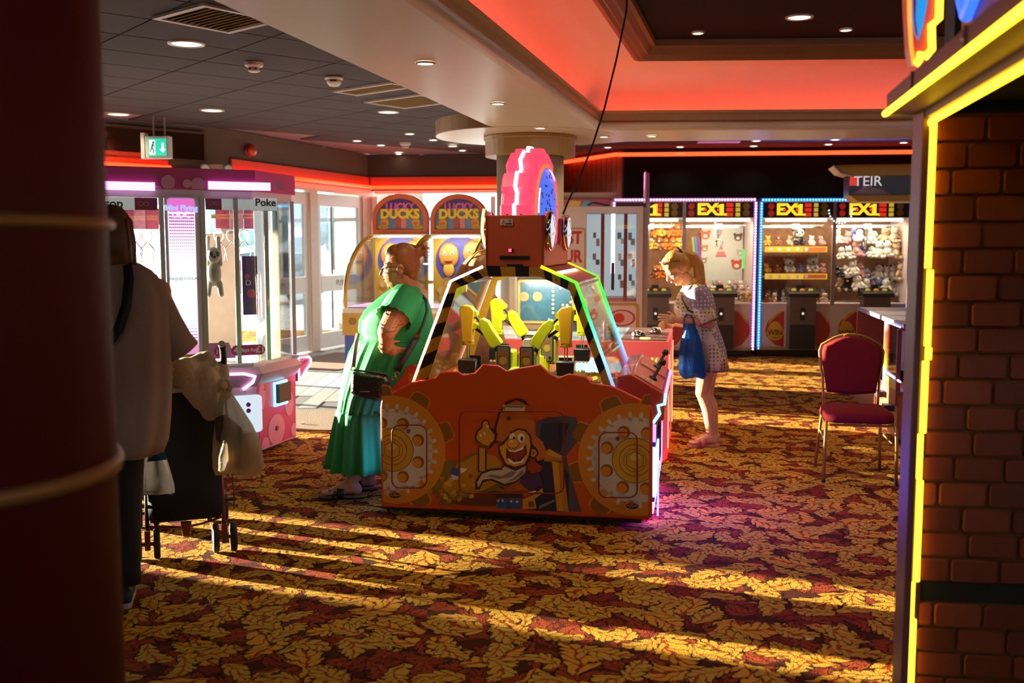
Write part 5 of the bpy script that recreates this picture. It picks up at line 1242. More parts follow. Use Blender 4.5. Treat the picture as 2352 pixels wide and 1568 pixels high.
def at_plane(Pf, mach, px, py, y):
    x, z = Pf(px, py, y); return mat_of(mach) @ V((x, y, z))
# named toys on the shelves
def bear(px, py, y, s, head, dark, label, Pf=PR_, mach=exR):
    p = at_plane(Pf, mach, px, py, y); t = thing('plush_' + ('panda' if dark else 'koala'), label, 'soft toy', p, 0)
    mh = M('plush_' + head, plush_cols[head], .95, var=.15, scale=30); md = M('plush_black', '#1c181a', .3) if dark else mh
    q = MB(); q.ell((0, 0, .10), (.10, .08, .11), n=14, m=9); q.build('body', md, t, smooth=True)
    q = MB(); q.ell((0, -.02, .28), (.135, .11, .115), n=16, m=10); h = q.build('head', mh, t, smooth=True)
    for k in (-1, 1):
        q = MB(); q.ell((k * .115, 0, .37), (.05, .03, .05), n=10, m=7); q.build('ear', md, t, smooth=True)
        q = MB(); q.cap((k * .09, -.03, .15), (k * .12, -.10, .08), .04, .035, 8); q.build('arm', md, t, smooth=True)
        q = MB(); q.cap((k * .06, -.04, .03), (k * .09, -.14, .03), .045, .04, 8); q.build('leg', md, t, smooth=True)
        q = MB(); q.ell((k * .055, -.115, .295), (.030 if dark else .012, .014, .034 if dark else .014), n=10, m=7); q.build('eye', M('plush_black'), h, smooth=True)
    q = MB(); q.ell((0, -.13, .255), (.022 if dark else .03, .02, .018 if dark else .04), n=10, m=7); q.build('nose', M('plush_black'), h, smooth=True)
    t.scale = (s,) * 3; return t
bear(1833, 562, .45, .62, 'white', True, 'black and white toy panda sitting on the upper yellow shelf')
bear(1812, 625, .45, .55, 'grey', False, 'grey toy koala on the lower yellow shelf, nearer the pink and blue lights')
bear(1864, 625, .45, .62, 'grey', False, 'grey toy koala on the lower yellow shelf beside the window post')
# heaps of plush: right bay of the blue machine, floor of every bay
g1 = 'soft toys hanging in the right bay of the blue framed claw machine'
for j, py in enumerate((560, 600, 640, 668)):
    for i in range(9):
        px = 1925 + i * 17.5 + (j % 2) * 8 + rnd.uniform(-5, 5); py += rnd.uniform(-6, 6)
        cn = ['white', 'cream', 'white', 'pink', 'black', 'white', 'blue', 'white', 'cream', 'white'][(i * 3 + j * 7) % 10]
        p = at_plane(PR_, exR, px, py, .42 + rnd.uniform(-.1, .12)); plush(cn, p, rnd.uniform(-.9, .9), .66 + rnd.uniform(-.12, .16), cn + ' toy, ' + ORD[i] + ' along the ' + ('top', 'second', 'third', 'lowest')[j] + ' row, right bay of blue framed claw machine', g1, i + j)
g2 = 'soft toys on the floor of the blue framed claw machine'
for i in range(18):
    px = 1765 + (i % 9) * 16 + rnd.uniform(-3, 3); p = at_plane(PR_, exR, px, 694 - (i // 9) * 9, .25 + .3 * (i // 9))
    cn = ['brown', 'cream', 'grey', 'blue', 'white', 'pink', 'brown'][i % 7]; plush(cn, p, rnd.uniform(-1, 1), .42, cn + ' toy, ' + ORD[i % 9] + ' in the ' + ('front', 'rear')[i // 9] + ' row under the yellow shelves, blue framed claw machine', g2, i)
g3 = 'soft toys in the pink framed claw machine'
for i in range(30):
    px = 1580 + (i % 10) * 15.5 + rnd.uniform(-3, 3); row = i // 10; p = at_plane(PL, exL, px, 693 - row * 13, .18 + .22 * row)
    cn = ['white', 'pink', 'cream', 'white', 'yellow', 'pink', 'grey'][(i * 2) % 7]; plush(cn, p, rnd.uniform(-1, 1), .45, cn + ' toy, ' + ORD[i % 10] + ' in the ' + ('front', 'middle', 'rear')[row] + ' row on the heap of the pink framed claw machine', g3, i)
g4 = 'yellow and orange toys in the left bay of the pink framed claw machine'
for i in range(14):
    px = 1500 + (i % 5) * 14 + rnd.uniform(-2, 2); py = (545, 575, 640)[i // 5]; p = at_plane(PL, exL, px, py, .45)
    cn = ['orange', 'yellow', 'brown', 'orange'][i % 4]; plush(cn, p, rnd.uniform(-.5, .5), .6, cn + ' toy, ' + ORD[i % 5] + ' in the ' + ('top', 'middle', 'low')[i // 5] + ' row, left bay of pink framed claw machine', g4, i)
g5 = 'soft toys beside the shelves of the blue framed claw machine'
for i in range(12):
    px = 1762 + (i % 6) * 25; py = 563 if i < 6 else 626
    if abs(px - 1833) < 18 and i < 6 or (i >= 6 and min(abs(px - 1812), abs(px - 1864)) < 14): continue
    p = at_plane(PR_, exR, px, py, .5); cn = ['yellow', 'brown', 'cream', 'blue', 'white', 'pink'][i % 6]
    plush(cn, p, rnd.uniform(-.5, .5), .42, cn + ' toy, ' + ORD[i % 6] + ' place on the ' + ('upper', 'lower')[i // 6] + ' yellow shelf beside the bears', g5, i)
# white poster with animal faces at the back of the pink machine's right bay
a, z1 = PL(1612, 520, .85); b, z0 = PL(1704, 672, .85)
q = MB(); q.box(a, b, .85, .86, z0, z1); po = q.build('poster', M('poster_white', '#c4c4bc', .6), exL)
for px, py, c, s in ((1620, 540, '#c8644a', .07), (1618, 570, '#b87a4a', .05), (1617, 598, '#8a8070', .04), (1695, 545, '#5a4c48', .06), (1692, 608, '#c04a34', .075), (1700, 580, '#a8a49a', .05), (1650, 535, '#a89a8a', .05)):
    x, z = PL(px, py, .845); q = MB(); q.prism(circ(x, z, s, 12, 0, s * .9), XZ(.842), 0, .004)
    for k in (-1, 1): q.prism(circ(x + k * s * .8, z + s * .75, s * .4, 8), XZ(.844), 0, .003)
    q.build('animal_print', M('pp' + c[1:], c, .6), po)
    q = MB(); q.prism(circ(x, z - s * .2, s * .5, 10, 0, s * .4), XZ(.838), 0, .003); q.build('muzzle_print', M('pp_muzzle', '#d8cfc2', .6), po)
x, z = PL(1656, 580, .845)
q = MB(); q.prism([(x - .085, z - .06), (x + .085, z - .06), (x + .05, z + .02), (x - .05, z + .02)], XZ(.842), 0, .004); q.prism([(x - .03, z + .05), (x + .03, z + .05), (x, z + .14)], XZ(.842), 0, .004); q.build('triangle_print', M('tri_pink', '#c8747a', .5), po)
for px, c in ((1596, '#3aa0d8'), (1603, '#b04a9a'), (1590, '#c8b030')):
    a, z1 = PL(px, 560, .12); q = MB(); q.cyl((a, .12, z1 + .1), (a + .05, .12, z1 - .28), .014, n=8); o = q.build('light_wand', glow('wand' + c[1:], c, .9), exL)
a, z1 = PL(1708, 572, .1); q = MB(); q.box(a - .015, a + .015, .1, .12, z1 - .28, z1); q.build('green_light', glow('green_bar', (.05, .8, .12), 1.4), exL)
a, z1 = PL(1643, 505, .1); q = MB(); q.cyl((a, .1, z1), (a, .1, z1 - .24), .010, n=8); q.build('lilac_light', glow('lilac_bar', (.5, .5, 1), 1.6), exL)
# string of tiny cold lights reflected/hung across the window post
q = MB()
for k in range(14):
    t = pi + pi * k / 13; p = at_plane(PR_, exR, 1931 + 27 * cos(t), 483 - 33 * sin(t) * .9 - 0, -.03); q.ell(p, .012, n=6, m=4)
q2 = MB(); q2.tube([at_plane(PR_, exR, 1931 + 27 * cos(pi + pi * k / 20), 483 - 33 * sin(pi + pi * k / 20) * .9, -.025) for k in range(21)], .003, 4)
t = thing('light_string', 'string of tiny cold lights looped across the blue claw machine post', 'string lights', (0, 0, 0)); q.build('bulbs', glow('cold_bulb', (.75, .9, 1), 2.2), t, kind='stuff'); q2.build('wire', M('cable_black'), t)
# header boards and cream trim left of the pink frame
p0, p1 = at(1285, 470, 15.3), at(1412, 470, 15.3)
q = MB(); q.bar(at(1280, 449, 15.3), at(1415, 449, 15.3), .06, .09); struct('trim_5', q, M('trim_cream', '#b8a88c', .5))
t = thing('header_board', 'colourful printed header board above the white prize cabinet', 'sign', at(1350, 466, 15.2)); 
w = (p1 - p0).length / 2
q = MB(); q.box(-w, w, 0, .03, -.10, .06); q.build('board', M('board_pink', '#b0506a', .5, var=.35, scale=5), t)
q = MB(); q.prism([(-.36, -.08), (-.28, .04), (-.1, .03), (-.14, -.08)], XZ(-.006), 0, .006); q.build('print_yellow', M('bd_yellow', '#c0a040', .5), t)
q = MB(); q.prism([(-.12, -.06), (-.05, .04), (.12, .02), (.02, -.08)], XZ(-.007), 0, .006); q.build('print_blue', M('bd_blue', '#5c94a8', .5), t)
q = MB(); q.tube([(.0, -.01, -.04), (.08, -.01, .0), (.2, -.01, -.02), (.34, -.01, -.06)], .014, 6); q.build('print_lizard', M('bd_dark', '#2c1a20', .5), t)
# slim signboard edge standing above the claw machines
t = thing('edge_sign', 'slim upright sign blade standing above the pink light strip', 'sign', at(1487, 455, 14.1), radians(-3))
q = MB(); q.box(-.02, .02, 0, .3, -.06, .34); q.box(-.026, .026, -.006, .01, -.06, .35); q.build('blade', M('blade_mauve', '#8a5a8c', .35), t); q = MB(); q.box(-.03, -.02, -.01, .3, -.06, .37); q.build('blade_edge', M('blade_cream', '#c8a884', .4), t)

# ================================================================ DUCK MACHINES (two, alike)
t_dy = M('duck_yellow', '#b98e1c', .4, var=.12); t_do = M('duck_orange', '#b8562c', .45, var=.05)
def duck_machine(px, label):
    c = at(923, 700, 12.25)
    if px > 1000: c = c + V((.735 * cos(HALL), .735 * sin(HALL), 0))
    r = thing('duck_machine', label, 'arcade machine', (c.x, c.y, 0), HALL, 'duck ball machines by the glass wall'); Mx = mat_of(r)
    P = lambda a, b, y=0.0: onplane(a, b, Mx, y)
    hw = .355; zsh = P(px, 543)[1]; ztop = P(px, 445)[1]; zc = .90; dep = 1.15
    # sign: arched orange frame with print
    H = ztop - zsh
    def arch(o, z0): 
        pts = [(-hw + o, z0), (hw - o, z0)]
        R_ = hw - o; zc_ = ztop - R_ * .86 - o
        return pts + [(R_ * cos(a), zc_ + R_ * .86 * sin(a) ) for a in [pi * k / 16 for k in range(17)]]
    q = MB(); A = arch(.0, zsh + .03); B = arch(.058, zsh + .085); q.ring_prism(A, B, XZ(-.06), 0, .10); sg = q.build('sign_frame', t_do, r, bevel=.008)
    q = MB(); q.prism(B, XZ(-.02), 0, .02); q.build('sign_panel', M('duck_sky', '#5f7fa8', .4, var=.4, scale=9), r)
    q = MB(); q.prism(clip(arch(.062, zsh + .09), 0, -1, -(zsh + H * .62)), XZ(-.024), 0, .003); q.build('sign_purple', M('duck_purple', '#4a3a80', .4, var=.2), r)
    text('LUCKY', .115, M('duck_pink', '#c85a9c', .4), r, FRONT(.0, -.034, zsh + H * .69), 'lettering', .005, bold=.005)
    text('DUCKS', .150, M('duck_letters', '#d8b820', .4), r, FRONT(.0, -.040, zsh + H * .52), 'lettering', .006, bold=.009)
    for s in (-1, 1):
        q = MB(); q.ell((s * .20, -.03, zsh + H * .33), (.055, .012, .06), n=14, m=8); dk = q.build('printed_duck', M('duck_tan', '#c08a3a', .5), r, smooth=True)
        q = MB(); q.ell((s * .20, -.045, zsh + H * .30), (.03, .008, .014), n=10, m=6); q.build('printed_beak', M('duck_beak', '#c8601c', .5), dk, smooth=True)
        q = MB(); q.prism(circ(s * .22, zsh + H * .22, .07, 12, 0, .03), XZ(-.026), 0, .003); q.build('printed_bush', M('duck_lime', '#a8a030', .5), r)
    for k, c_ in enumerate(('#a84a3a', '#c87a80')):
        q = MB(); q.box(-.06 + .07 * k, .005 + .07 * k, -.03, -.024, zsh + .10, zsh + .10 + H * .24); q.build('printed_box', M('dbox' + c_[1:], c_, .5), r)
    q = MB(); q.box(-hw, hw, -.10, .05, zsh - .01, zsh + .03); q.build('sign_shelf', M('duck_white', '#cfc9c0', .35), r)
    # back board with duck faces
    q = MB(); q.box(-hw + .02, hw - .02, .0, .03, zc - .1, zsh - .02); q.build('back_board', M('duck_back', '#a8841e', .5, var=.35, scale=6), r)
    q = MB(); q.prism(circ(0, (zc + zsh) / 2 + .12, .30, 28, 0, .30), XZ(-.006), 0, .005); q.build('board_blue', M('duck_blue', '#3a3a8a', .5, var=.2), r)
    for s, dz in ((-.13, 0.02), (.17, .05)):
        cz = (zc + zsh) / 2 + .16 + dz
        q = MB(); q.ell((s, -.02, cz), (.125, .03, .155), n=18, m=10); f = q.build('duck_face', M('duck_face', '#b06a24', .45, var=.2), r, smooth=True)
        q = MB(); q.ell((s, -.03, cz - .17), (.07, .02, .09), n=12, m=8); q.build('duck_neck', M('duck_neck', '#b88a2c', .45), f, smooth=True)
        for k in (-1, 1):
            q = MB(); q.ell((s + k * .045, -.045, cz + .02), (.022, .010, .030), n=10, m=6); q.build('duck_eye', M('duck_eye', '#dcd6c4', .4), f, smooth=True)
            q = MB(); q.ell((s + k * .045 + .004, -.054, cz + .015), (.010, .006, .015), n=8, m=5); q.build('duck_pupil', M('plush_black'), f, smooth=True)
        q = MB(); q.ell((s, -.05, cz - .065), (.055, .022, .022), n=12, m=7); q.build('duck_beak', M('duck_beak2', '#8a3a14', .45), f, smooth=True)
    q = MB()
    for k in range(26): q.prism(circ(rnd.uniform(-.3, .3), rnd.uniform(zc - .05, zc + .28), rnd.uniform(.025, .06), 8), XZ(-.008 - .0004 * k), 0, .003)
    q.build('printed_flowers', M('duck_flowers', '#a88a4a', .5, var=.6, scale=14), r)
    # curved yellow side frames and bent glass, shelf
    PF = []
    for k in range(13):
        a = radians(90 * k / 12); PF.append((-.02 - (dep - .10) * sin(a) ** 1.2, zc + (zsh - zc) * cos(a) ** .85))
    for s in (-1, 1):
        q = MB(); q.tube([(s * (hw - .012), y, z) for y, z in PF], [(.022, .022)] * 13, 8); q.build('curved_frame', t_dy, r, smooth=True)
        q = MB(); q.tube([(s * (hw + .006), y - .012, z + .012) for y, z in PF], .007, 6); q.build('frame_trim', t_chr, r, smooth=True)
        q = MB(); q.prism([(y, z) for y, z in PF] + [(-.02, zc)], lambda a, b, w: V((s * (hw - .016) + w, a, b)), 0, .004); q.build('side_glass', t_gl, r)
    q = MB(); q.loft([[V((-hw + .02, y, z)), V((hw - .02, y, z))] for y, z in PF[1:]], closed=False); q.build('bent_glass', t_gl, r, smooth=True)
    area('board_lamp', r, (0, -.22, zsh - .03), (radians(25), 0, 0), hw * 1.6, 5, (1, .9, .7), .1)
    q = MB(); q.box(-hw, hw, -dep, .04, zc - .05, zc); q.build('play_shelf', M('duck_white'), r, bevel=.008)
    q = MB(); q.box(-hw + .03, hw - .03, -dep + .1, -.05, zc, zc + .012); q.build('play_field', M('duck_field', '#9a7ab0', .4, var=.5, scale=16), r)
    q = MB(); q.box(-hw, hw, -dep + .01, .04, .60, zc - .05); q.build('yellow_apron', t_dy, r)
    q = MB(); q.box(-hw + .015, hw - .015, -dep + .04, .04, .06, .60); q.build('blue_base', M('duck_base', '#3c4a9a', .45, var=.1), r)
    q = MB(); q.box(-hw + .05, hw - .05, -dep + .1, 0, .0, .06); q.build('plinth', t_blk, r)
    q = MB(); q.prism(circ(-hw + .12, .76, .045, 6), XZ(-dep), 0, .012); q.build('coin_plate', M('duck_brass', '#7a5a14', .4, .5), r)
    q = MB(); q.prism(circ(-.1, .42, .09, 14, 0, .05), XZ(-dep + .034), 0, .006); q.prism(circ(-.02, .36, .10, 14, 0, .04), XZ(-dep + .036), 0, .006); q.prism(circ(-.16, .36, .07, 14, 0, .035), XZ(-dep + .037), 0, .006); q.build('printed_cloud', M('duck_cloud', '#a8b4d0', .5), r)
    return r
duck_machine(923, 'duck ball machine on the left of the pair, behind the woman in green')
duck_machine(1057.5, 'duck ball machine on the right of the pair, beside the round column')

# ================================================================ PINK AND WHITE CLAW ISLAND (left)
t_cw = M('ufo_white', '#c9bccb', .38, var=.05); t_cp = M('ufo_pink', '#b8327c', .4, var=.08); t_cpl = M('ufo_pale', '#c98ab4', .4)
uf = thing('claw_island', 'pink and white claw machine island with lit windows beside the pushchair', 'claw machine', (0, 0, 0))
FP = [V((-3.45, 6.63, 0)), V((-1.90, 7.34, 0)), V((-1.74, 7.92, 0)), V((-2.05, 8.45, 0)), V((-4.0, 8.45, 0)), V((-4.15, 7.2, 0))]
ctr = sum(FP, V((0, 0, 0))) / len(FP)
def inset(d, z=0.0): return [p + (ctr - p).normalized() * d + V((0, 0, z)) for p in FP]
def ringbox(name, d0, z0, d1, z1, m, parent=uf, top=True):
    q = MB(); q.loft([inset(d0, z0), inset(d1, z1)], caps=top); return q.build(name, m, parent)
ringbox('plinth', .12, .012, .12, .07, t_blk); ringbox('cabinet', .0, .07, .0, .56, t_cw); ringbox('console_slope', .0, .56, -.06, .66, M('ufo_mauve', '#8d7f8c', .3)); ringbox('console_top', -.06, .66, -.02, .71, t_cw)
ringbox('window_floor', .02, .71, .02, .74, M('ufo_floor', '#c8d4d4', .3)); ringbox('top_rail', .0, 1.94, .0, 2.0, t_cw); ringbox('top_band', -.03, 2.0, -.03, 2.15, t_cp)
fA, fB, fC = FP[0], FP[1], FP[2]; fd = (fB - fA).normalized(); fn_ = V((fd.y, -fd.x, 0)); FL = (fB - fA).length; fang = atan2(fd.y, fd.x)
face = Matrix.Translation(fA) @ Matrix.Rotation(fang, 4, 'Z')         # local x along the front, -y out of it
def fpx(px, py, off=0.0): return onplane(px, py, face, off)
def fbuild(q, name, m, **k):
    for i, p in enumerate(q.v): q.v[i] = face @ p
    return q.build(name, m, uf, **k)
# band lamps and bubbles
for a, b in ((236, 356), (478, 621)):
    xa, z1 = fpx(a, 416, -.035); xb, z0 = fpx(b, 438, -.035); q = MB(); q.box(xa, xb, -.045, -.03, z0, z1); fbuild(q, 'band_lamp', glow('ufo_lamp', (.86, .46, 1.0), 1.9))
for px, py, rr in ((386, 418, .048), (430, 421, .03), (455, 424, .05), (640, 424, .03), (400, 438, .02), (362, 436, .03), (650, 436, .02)):
    x, z = fpx(px, py, -.034); q = MB(); q.prism(clip(clip(circ(x, z, rr, 18), 0, 1, 2.148), 0, -1, -2.003), XZ(-.034), 0, .003); fbuild(q, 'bubble_print', t_cpl)
# posts, panes and back light
def post(px, w, name='corner_post'):
    x, _ = fpx(px, 600); q = MB(); q.box(x - w, x + w, -.02, .05, .74, 1.95); fbuild(q, name, M('ufo_post', '#a9adb0', .3, .5))
post(374, .016); post(468, .016); post(70, .016)
xa, _ = fpx(382, 600); xb, _ = fpx(464, 600)
q = MB(); q.box(xa, xb, -.012, .03, .74, 1.95); fbuild(q, 'centre_panel', t_cw)
xa2, pz1 = fpx(384, 455, -.014); xb2, pz0 = fpx(457, 812, -.014)
q = MB(); q.prism(rrect(xa2, xb2, pz0, pz1, .02), XZ(-.016), 0, .004); fbuild(q, 'lit_panel', glow('ufo_panel', (.88, .94, 1.0), 1.05))
zz = fpx(420, 487, -.02)[1]
q = MB(); q.prism(rrect(xa2, xb2, zz, pz1, .02), XZ(-.019), 0, .003); fbuild(q, 'panel_head', glow('ufo_magenta', (.78, .16, .62), .9))
xm = (xa2 + xb2) / 2
def ftext(s, size, m, x, y, z, **k):
    return text(s, size, m, uf, face @ FRONT(x, y, z), **k)
ftext('Mini Flying', .052, glow('ufo_letters', (.45, .6, 1), .9), xm, -.021, fpx(420, 478)[1], depth=.002, bold=.002)
ftext('UDC', .060, glow('ufo_udc', (1, .75, .85), 1), xm, -.021, fpx(422, 494)[1], depth=.002, bold=.002)
dm = glow('ufo_dot', (.72, .12, .62), .8); dots = {}
for j in range(17):
    z = zz - .02 - j * .022; rr = .0085 * (1 - j / 18)
    q = MB()
    for i in range(13): q.prism(circ(xa2 + .012 + (xb2 - xa2 - .024) * i / 12, z, rr, 6), XZ(-.0185), 0, .002)
    fbuild(q, 'dot_row', dm)
for j in range(8):
    z = fpx(420, 790)[1] + j * .022; rr = .0085 * (1 - j / 9); q = MB()
    for i in range(13): q.prism(circ(xa2 + .012 + (xb2 - xa2 - .024) * i / 12, z, rr, 6), XZ(-.0185), 0, .002)
    fbuild(q, 'dot_row', dm)
q = MB(); q.box(xa2, xb2, -.019, -.016, pz0, fpx(420, 792)[1]); fbuild(q, 'panel_foot', glow('ufo_rose', (.85, .35, .62), .8))
ftext('UNIQUELY YOURS', .026, M('ufo_faint', '#8c98a8', .5), xm, -.0185, fpx(425, 640)[1], depth=.001)
# windows: glass, printed headers, inside back board
for a, b in ((250, 366), (476, 640)):
    xa, _ = fpx(a, 600); xb, _ = fpx(b, 600); q = MB(); q.box(xa, xb, .0, .006, .74, 1.94); fbuild(q, 'window_glass', t_gl)
    h1, h0 = fpx(a, 452)[1], fpx(a, 481)[1]; q = MB(); q.box(xa, xb, .012, .016, h0, h1); fbuild(q, 'header_print', M('ufo_header_glow', '#c9d2d0', .5, emit=.25, ecol='#c9d2d0'))  # low glow added to lighten the printed header
    lo = xa if a > 400 else xb - (xb - xa) * .45
    q = MB(); q.box(lo, lo + (xb - xa) * (.22 if a > 400 else .45), .009, .012, h0, h1); fbuild(q, 'header_pink', M('ufo_hpink', '#b04a72', .5))
    q = MB()
    for k in range(2): q.tube([(lo + .04 + .035 * k + .016 * cos(t), .006, (h0 + h1) / 2 + .012 * sin(t)) for t in [2 * pi * i / 12 for i in range(12)]], .003, 5, closed=True)
    fbuild(q, 'header_rings', M('ufo_ring', '#d8a0b8', .5))
x, z = fpx(634, 466); ftext('Poke', .075, M('ufo_word', '#5c5848', .5), x, .004, z, depth=.002, bold=.002, align='RIGHT'); 
x, z = fpx(283, 468); ftext('Drop', .085, M('ufo_word'), x, .004, z, depth=.002, bold=.002, align='RIGHT')
# bright light boxes inside, tile back
for a, b in ((584, 632),):
    xa, z1 = fpx(a, 484, .22); xb, z0 = fpx(b, 800, .22); q = MB(); q.box(xa, xb, .22, .26, z0, z1); fbuild(q, 'light_box', glow('ufo_box', (.93, .98, 1), 1.6))
q = MB(); q.box(xa - .42, xa - .03, .8, .82, .74, 1.7); fbuild(q, 'tan_panel', M('ufo_tan', '#b8a48c', .5, var=.15))
# rounded clear corner
cpts = [fB + fd * -.12 + V((0, 0, 0)), fB + fd * -.03 + (fC - fB) * .02, fB + (fC - fB) * .10, fB + (fC - fB) * .32]
q = MB(); q.loft([[p + V((0, 0, .74)) for p in cpts], [p + V((0, 0, 1.94)) for p in cpts]], closed=False); q.build('corner_glass', t_gl, uf, smooth=True)
for p in cpts[::3] + [fC]:
    q = MB(); q.bar(p + V((0, 0, .74)), p + V((0, 0, 1.95)), .03, .03, up=fd); q.build('corner_post', M('ufo_post'), uf)
q = MB(); a = cpts[-1]; q.bar(a + V((0, 0, 1.34)), fC + V((0, 0, 1.34)), .006, 1.2); q.build('side_glass', t_gl, uf)
# claw gantry, coils
for a, b in ((262, 356), (484, 580)):
    xa, z = fpx(a, 497, .3); xb, _ = fpx(b, 497, .3)
    q = MB(); q.bar((xa, .3, z), (xb, .3, z), .03, .03); fbuild(q, 'gantry', t_chr)
    for k, xx in enumerate((xa + .03, (xa + xb) / 2 - .02, xb - .07)):
        q = MB(); q.box(xx, xx + .10, .27, .28, z - .09, z + .06); fbuild(q, 'price_card', M('ufo_card%d' % (k % 2), '#b8506a' if k % 2 == 0 else '#d890a8', .5, var=.4, scale=30))
    for k in range(3):
        xx = xa + .06 + (xb - xa - .1) * k / 2.2
        q = MB(); q.tube([(xx + .035 * cos(2 * pi * i / 12), .34, z - .14 + .045 * sin(2 * pi * i / 12)) for i in range(12)], .006, 6, closed=True); fbuild(q, 'claw_ring', M('claw_white', '#d4d8d8', .25), smooth=True)
        for s in (-1, 1):
            q = MB(); q.tube([(xx, .34, z - .18), (xx + s * .05, .34, z - .24), (xx + s * .035, .34, z - .33)], .006, 6); fbuild(q, 'claw_finger', t_chr, smooth=True)
# price plates
x, z = fpx(574, 804, -.03); q = MB(); q.prism(rrect(x - .13, x + .115, z - .038, z + .038, .036), XZ(-.01), 0, .006); fbuild(q, 'price_plate', t_cp)
ftext('4', .075, M('plate_white', '#e8dce4', .4), x - .095, -.0125, z, depth=.002, bold=.002); ftext('Plays for', .036, M('plate_white'), x - .01, -.0125, z, depth=.002, bold=.001); ftext('£1', .068, M('plate_white'), x + .08, -.0125, z, depth=.002, bold=.002)
x, z = fpx(510, 806, -.02); q = MB(); q.prism([(x - .12, z - .055), (x + .10, z - .055), (x + .05, z + .06), (x - .12, z + .06)], XZ(-.008), 0, .004); fbuild(q, 'price_flap', M('flap_lilac', '#c890c8', .4))
q = MB(); q.prism(circ(x - .01, z - .005, .042, 18), XZ(-.013), 0, .004); fbuild(q, 'price_disc', t_cp); ftext('10p', .048, M('plate_white'), x - .01, -.0145, z - .005, depth=.002, bold=.001)
# lit door in the base with two purple dots, pink corner panel, card reader, side chute
xa, z1 = fpx(500, 920, -.01); xb, z0 = fpx(604, 1010, -.01); q = MB(); q.prism(rrect(xa, xb, .22, .50, .03), XZ(-.008), 0, .01); fbuild(q, 'lit_door', glow('ufo_door', (.72, .88, 1.0), .8))
for dz in (.43, .385):
    q = MB(); q.prism(circ(xb - .10, dz, .017, 14), XZ(-.012), 0, .004); fbuild(q, 'door_dot', M('dot_purple', '#8a3cb0', .4))
for px in (562, 608):
    x, _ = fpx(px, 895, -.01); q = MB(); q.lathe([(.008, 0), (.006, .004), (0, .005)], (x, 0, .535), 8, axis=(0, -1, 0)); fbuild(q, 'screw', t_chr)
sd = (fC - fB).normalized(); sn = V((sd.y, -sd.x, 0)); sface = Matrix.Translation(fB) @ Matrix.Rotation(atan2(sd.y, sd.x), 4, 'Z'); SL = (fC - fB).length
def sbuild(q, name, m, **k):
    for i, p in enumerate(q.v): q.v[i] = sface @ p
    return q.build(name, m, uf, **k)
q = MB(); q.prism([(.02, .08), (SL - .02, .08), (SL, .58), (SL + .02, .68), (.06, .68), (.0, .56)], XZ(-.006), 0, .006); sbuild(q, 'pink_flank', t_cp)
for x, z, a, b in ((.06, .48, .05, .10), (SL - .12, .36, .07, .10), (SL * .45, .19, .13, .12), (.10, .10, .06, .06), (SL - .05, .14, .05, .05)):
    q = MB(); q.prism(clip(clip(clip(circ(x, z, a, 20, 0, b), -1, 0, -.022), 1, 0, SL - .022), 0, -1, -.082), XZ(-.009), 0, .003); sbuild(q, 'bubble_print', t_cpl)
q = MB(); q.tube([(SL * .72, -.014, .55), (SL * .40, -.014, .55), (SL * .40, -.014, .38), (SL * .72, -.014, .38)], .012, 6); sbuild(q, 'reader_light', glow('ufo_cyan', (.12, .75, .95), 5), smooth=True)
q = MB(); q.box(SL * .47, SL * .80, -.03, -.006, .39, .54); sbuild(q, 'card_reader', t_blk, bevel=.006)
q = MB(); q.cyl((SL * .45, -.006, .20), (SL * .45, -.016, .20), .018, n=12); sbuild(q, 'flank_lock', M('lock_brown', '#5a3c3c', .4, .5))
neon = glow('ufo_neon', (1.0, .42, .80), 4)
q = MB(); q.tube([face @ V((FL - .32, -.07, .675)), face @ V((FL - .10, -.075, .67)), face @ V((FL - .02, -.07, .645)), face @ V((FL - .03, -.03, .60)), face @ V((FL - .10, -.012, .545))], .011, 6); q.build('console_neon', neon, uf, smooth=True)
T_ = [(SL + .02, .71), (SL + .19, .70), (SL + .23, .675), (SL + .22, .64), (SL + .02, .52)]
q = MB(); q.prism(T_, XZ(-.02), 0, .20); sbuild(q, 'side_chute', t_cp)
q = MB(); q.prism([(SL + .01, .71), (SL + .20, .70), (SL + .18, .725), (SL + .01, .73)], XZ(-.03), 0, .22); sbuild(q, 'chute_lid', t_cw)
q = MB(); q.tube([(x, -.026, z) for x, z in T_], .010, 6, closed=True); sbuild(q, 'chute_neon', neon, smooth=True)
for k in range(3):
    q = MB(); q.tube([(SL + .07 + .045 * k + (.026 - .005 * k) * cos(2 * pi * i / 12), -.023, .655 + .008 * k + (.026 - .005 * k) * sin(2 * pi * i / 12)) for i in range(12)], .003, 5, closed=True); sbuild(q, 'chute_rings', M('ufo_ring'))
q = MB(); q.box(-.3, -.02, .10, .12, .02, .05); sbuild(q, 'floor_glow', glow('ufo_blue', (.12, .08, 1), 4))
# prizes: white sloth toy, purple box
x, z = fpx(492, 660, .10); p = face @ V((x, .10, z)); t = thing('plush_sloth', 'white sloth soft toy hanging left in the window of the pink claw island', 'soft toy', p, fang)
mw = M('sloth_white', '#cfcac2', .95, var=.1, scale=40)
q = MB(); q.ell((0, 0, .10), (.055, .05, .10), n=14, m=9); q.build('body', mw, t, smooth=True)
q = MB(); q.ell((0, -.015, .235), (.052, .05, .062), n=14, m=9); hd = q.build('head', mw, t, smooth=True)
for s in (-1, 1):
    q = MB(); q.cap((s * .045, 0, .17), (s * .035, -.01, .36), .020, .016, 8); q.build('arm', mw, t, smooth=True)
    q = MB(); q.cap((s * .035, -.01, .03), (s * .045, -.03, -.05), .024, .02, 8); q.build('leg', mw, t, smooth=True)
    q = MB(); q.ell((s * .022, -.058, .245), (.016, .006, .020), n=10, m=6); e = q.build('eye_patch', M('sloth_grey', '#6a6a6c', .9), hd, smooth=True)
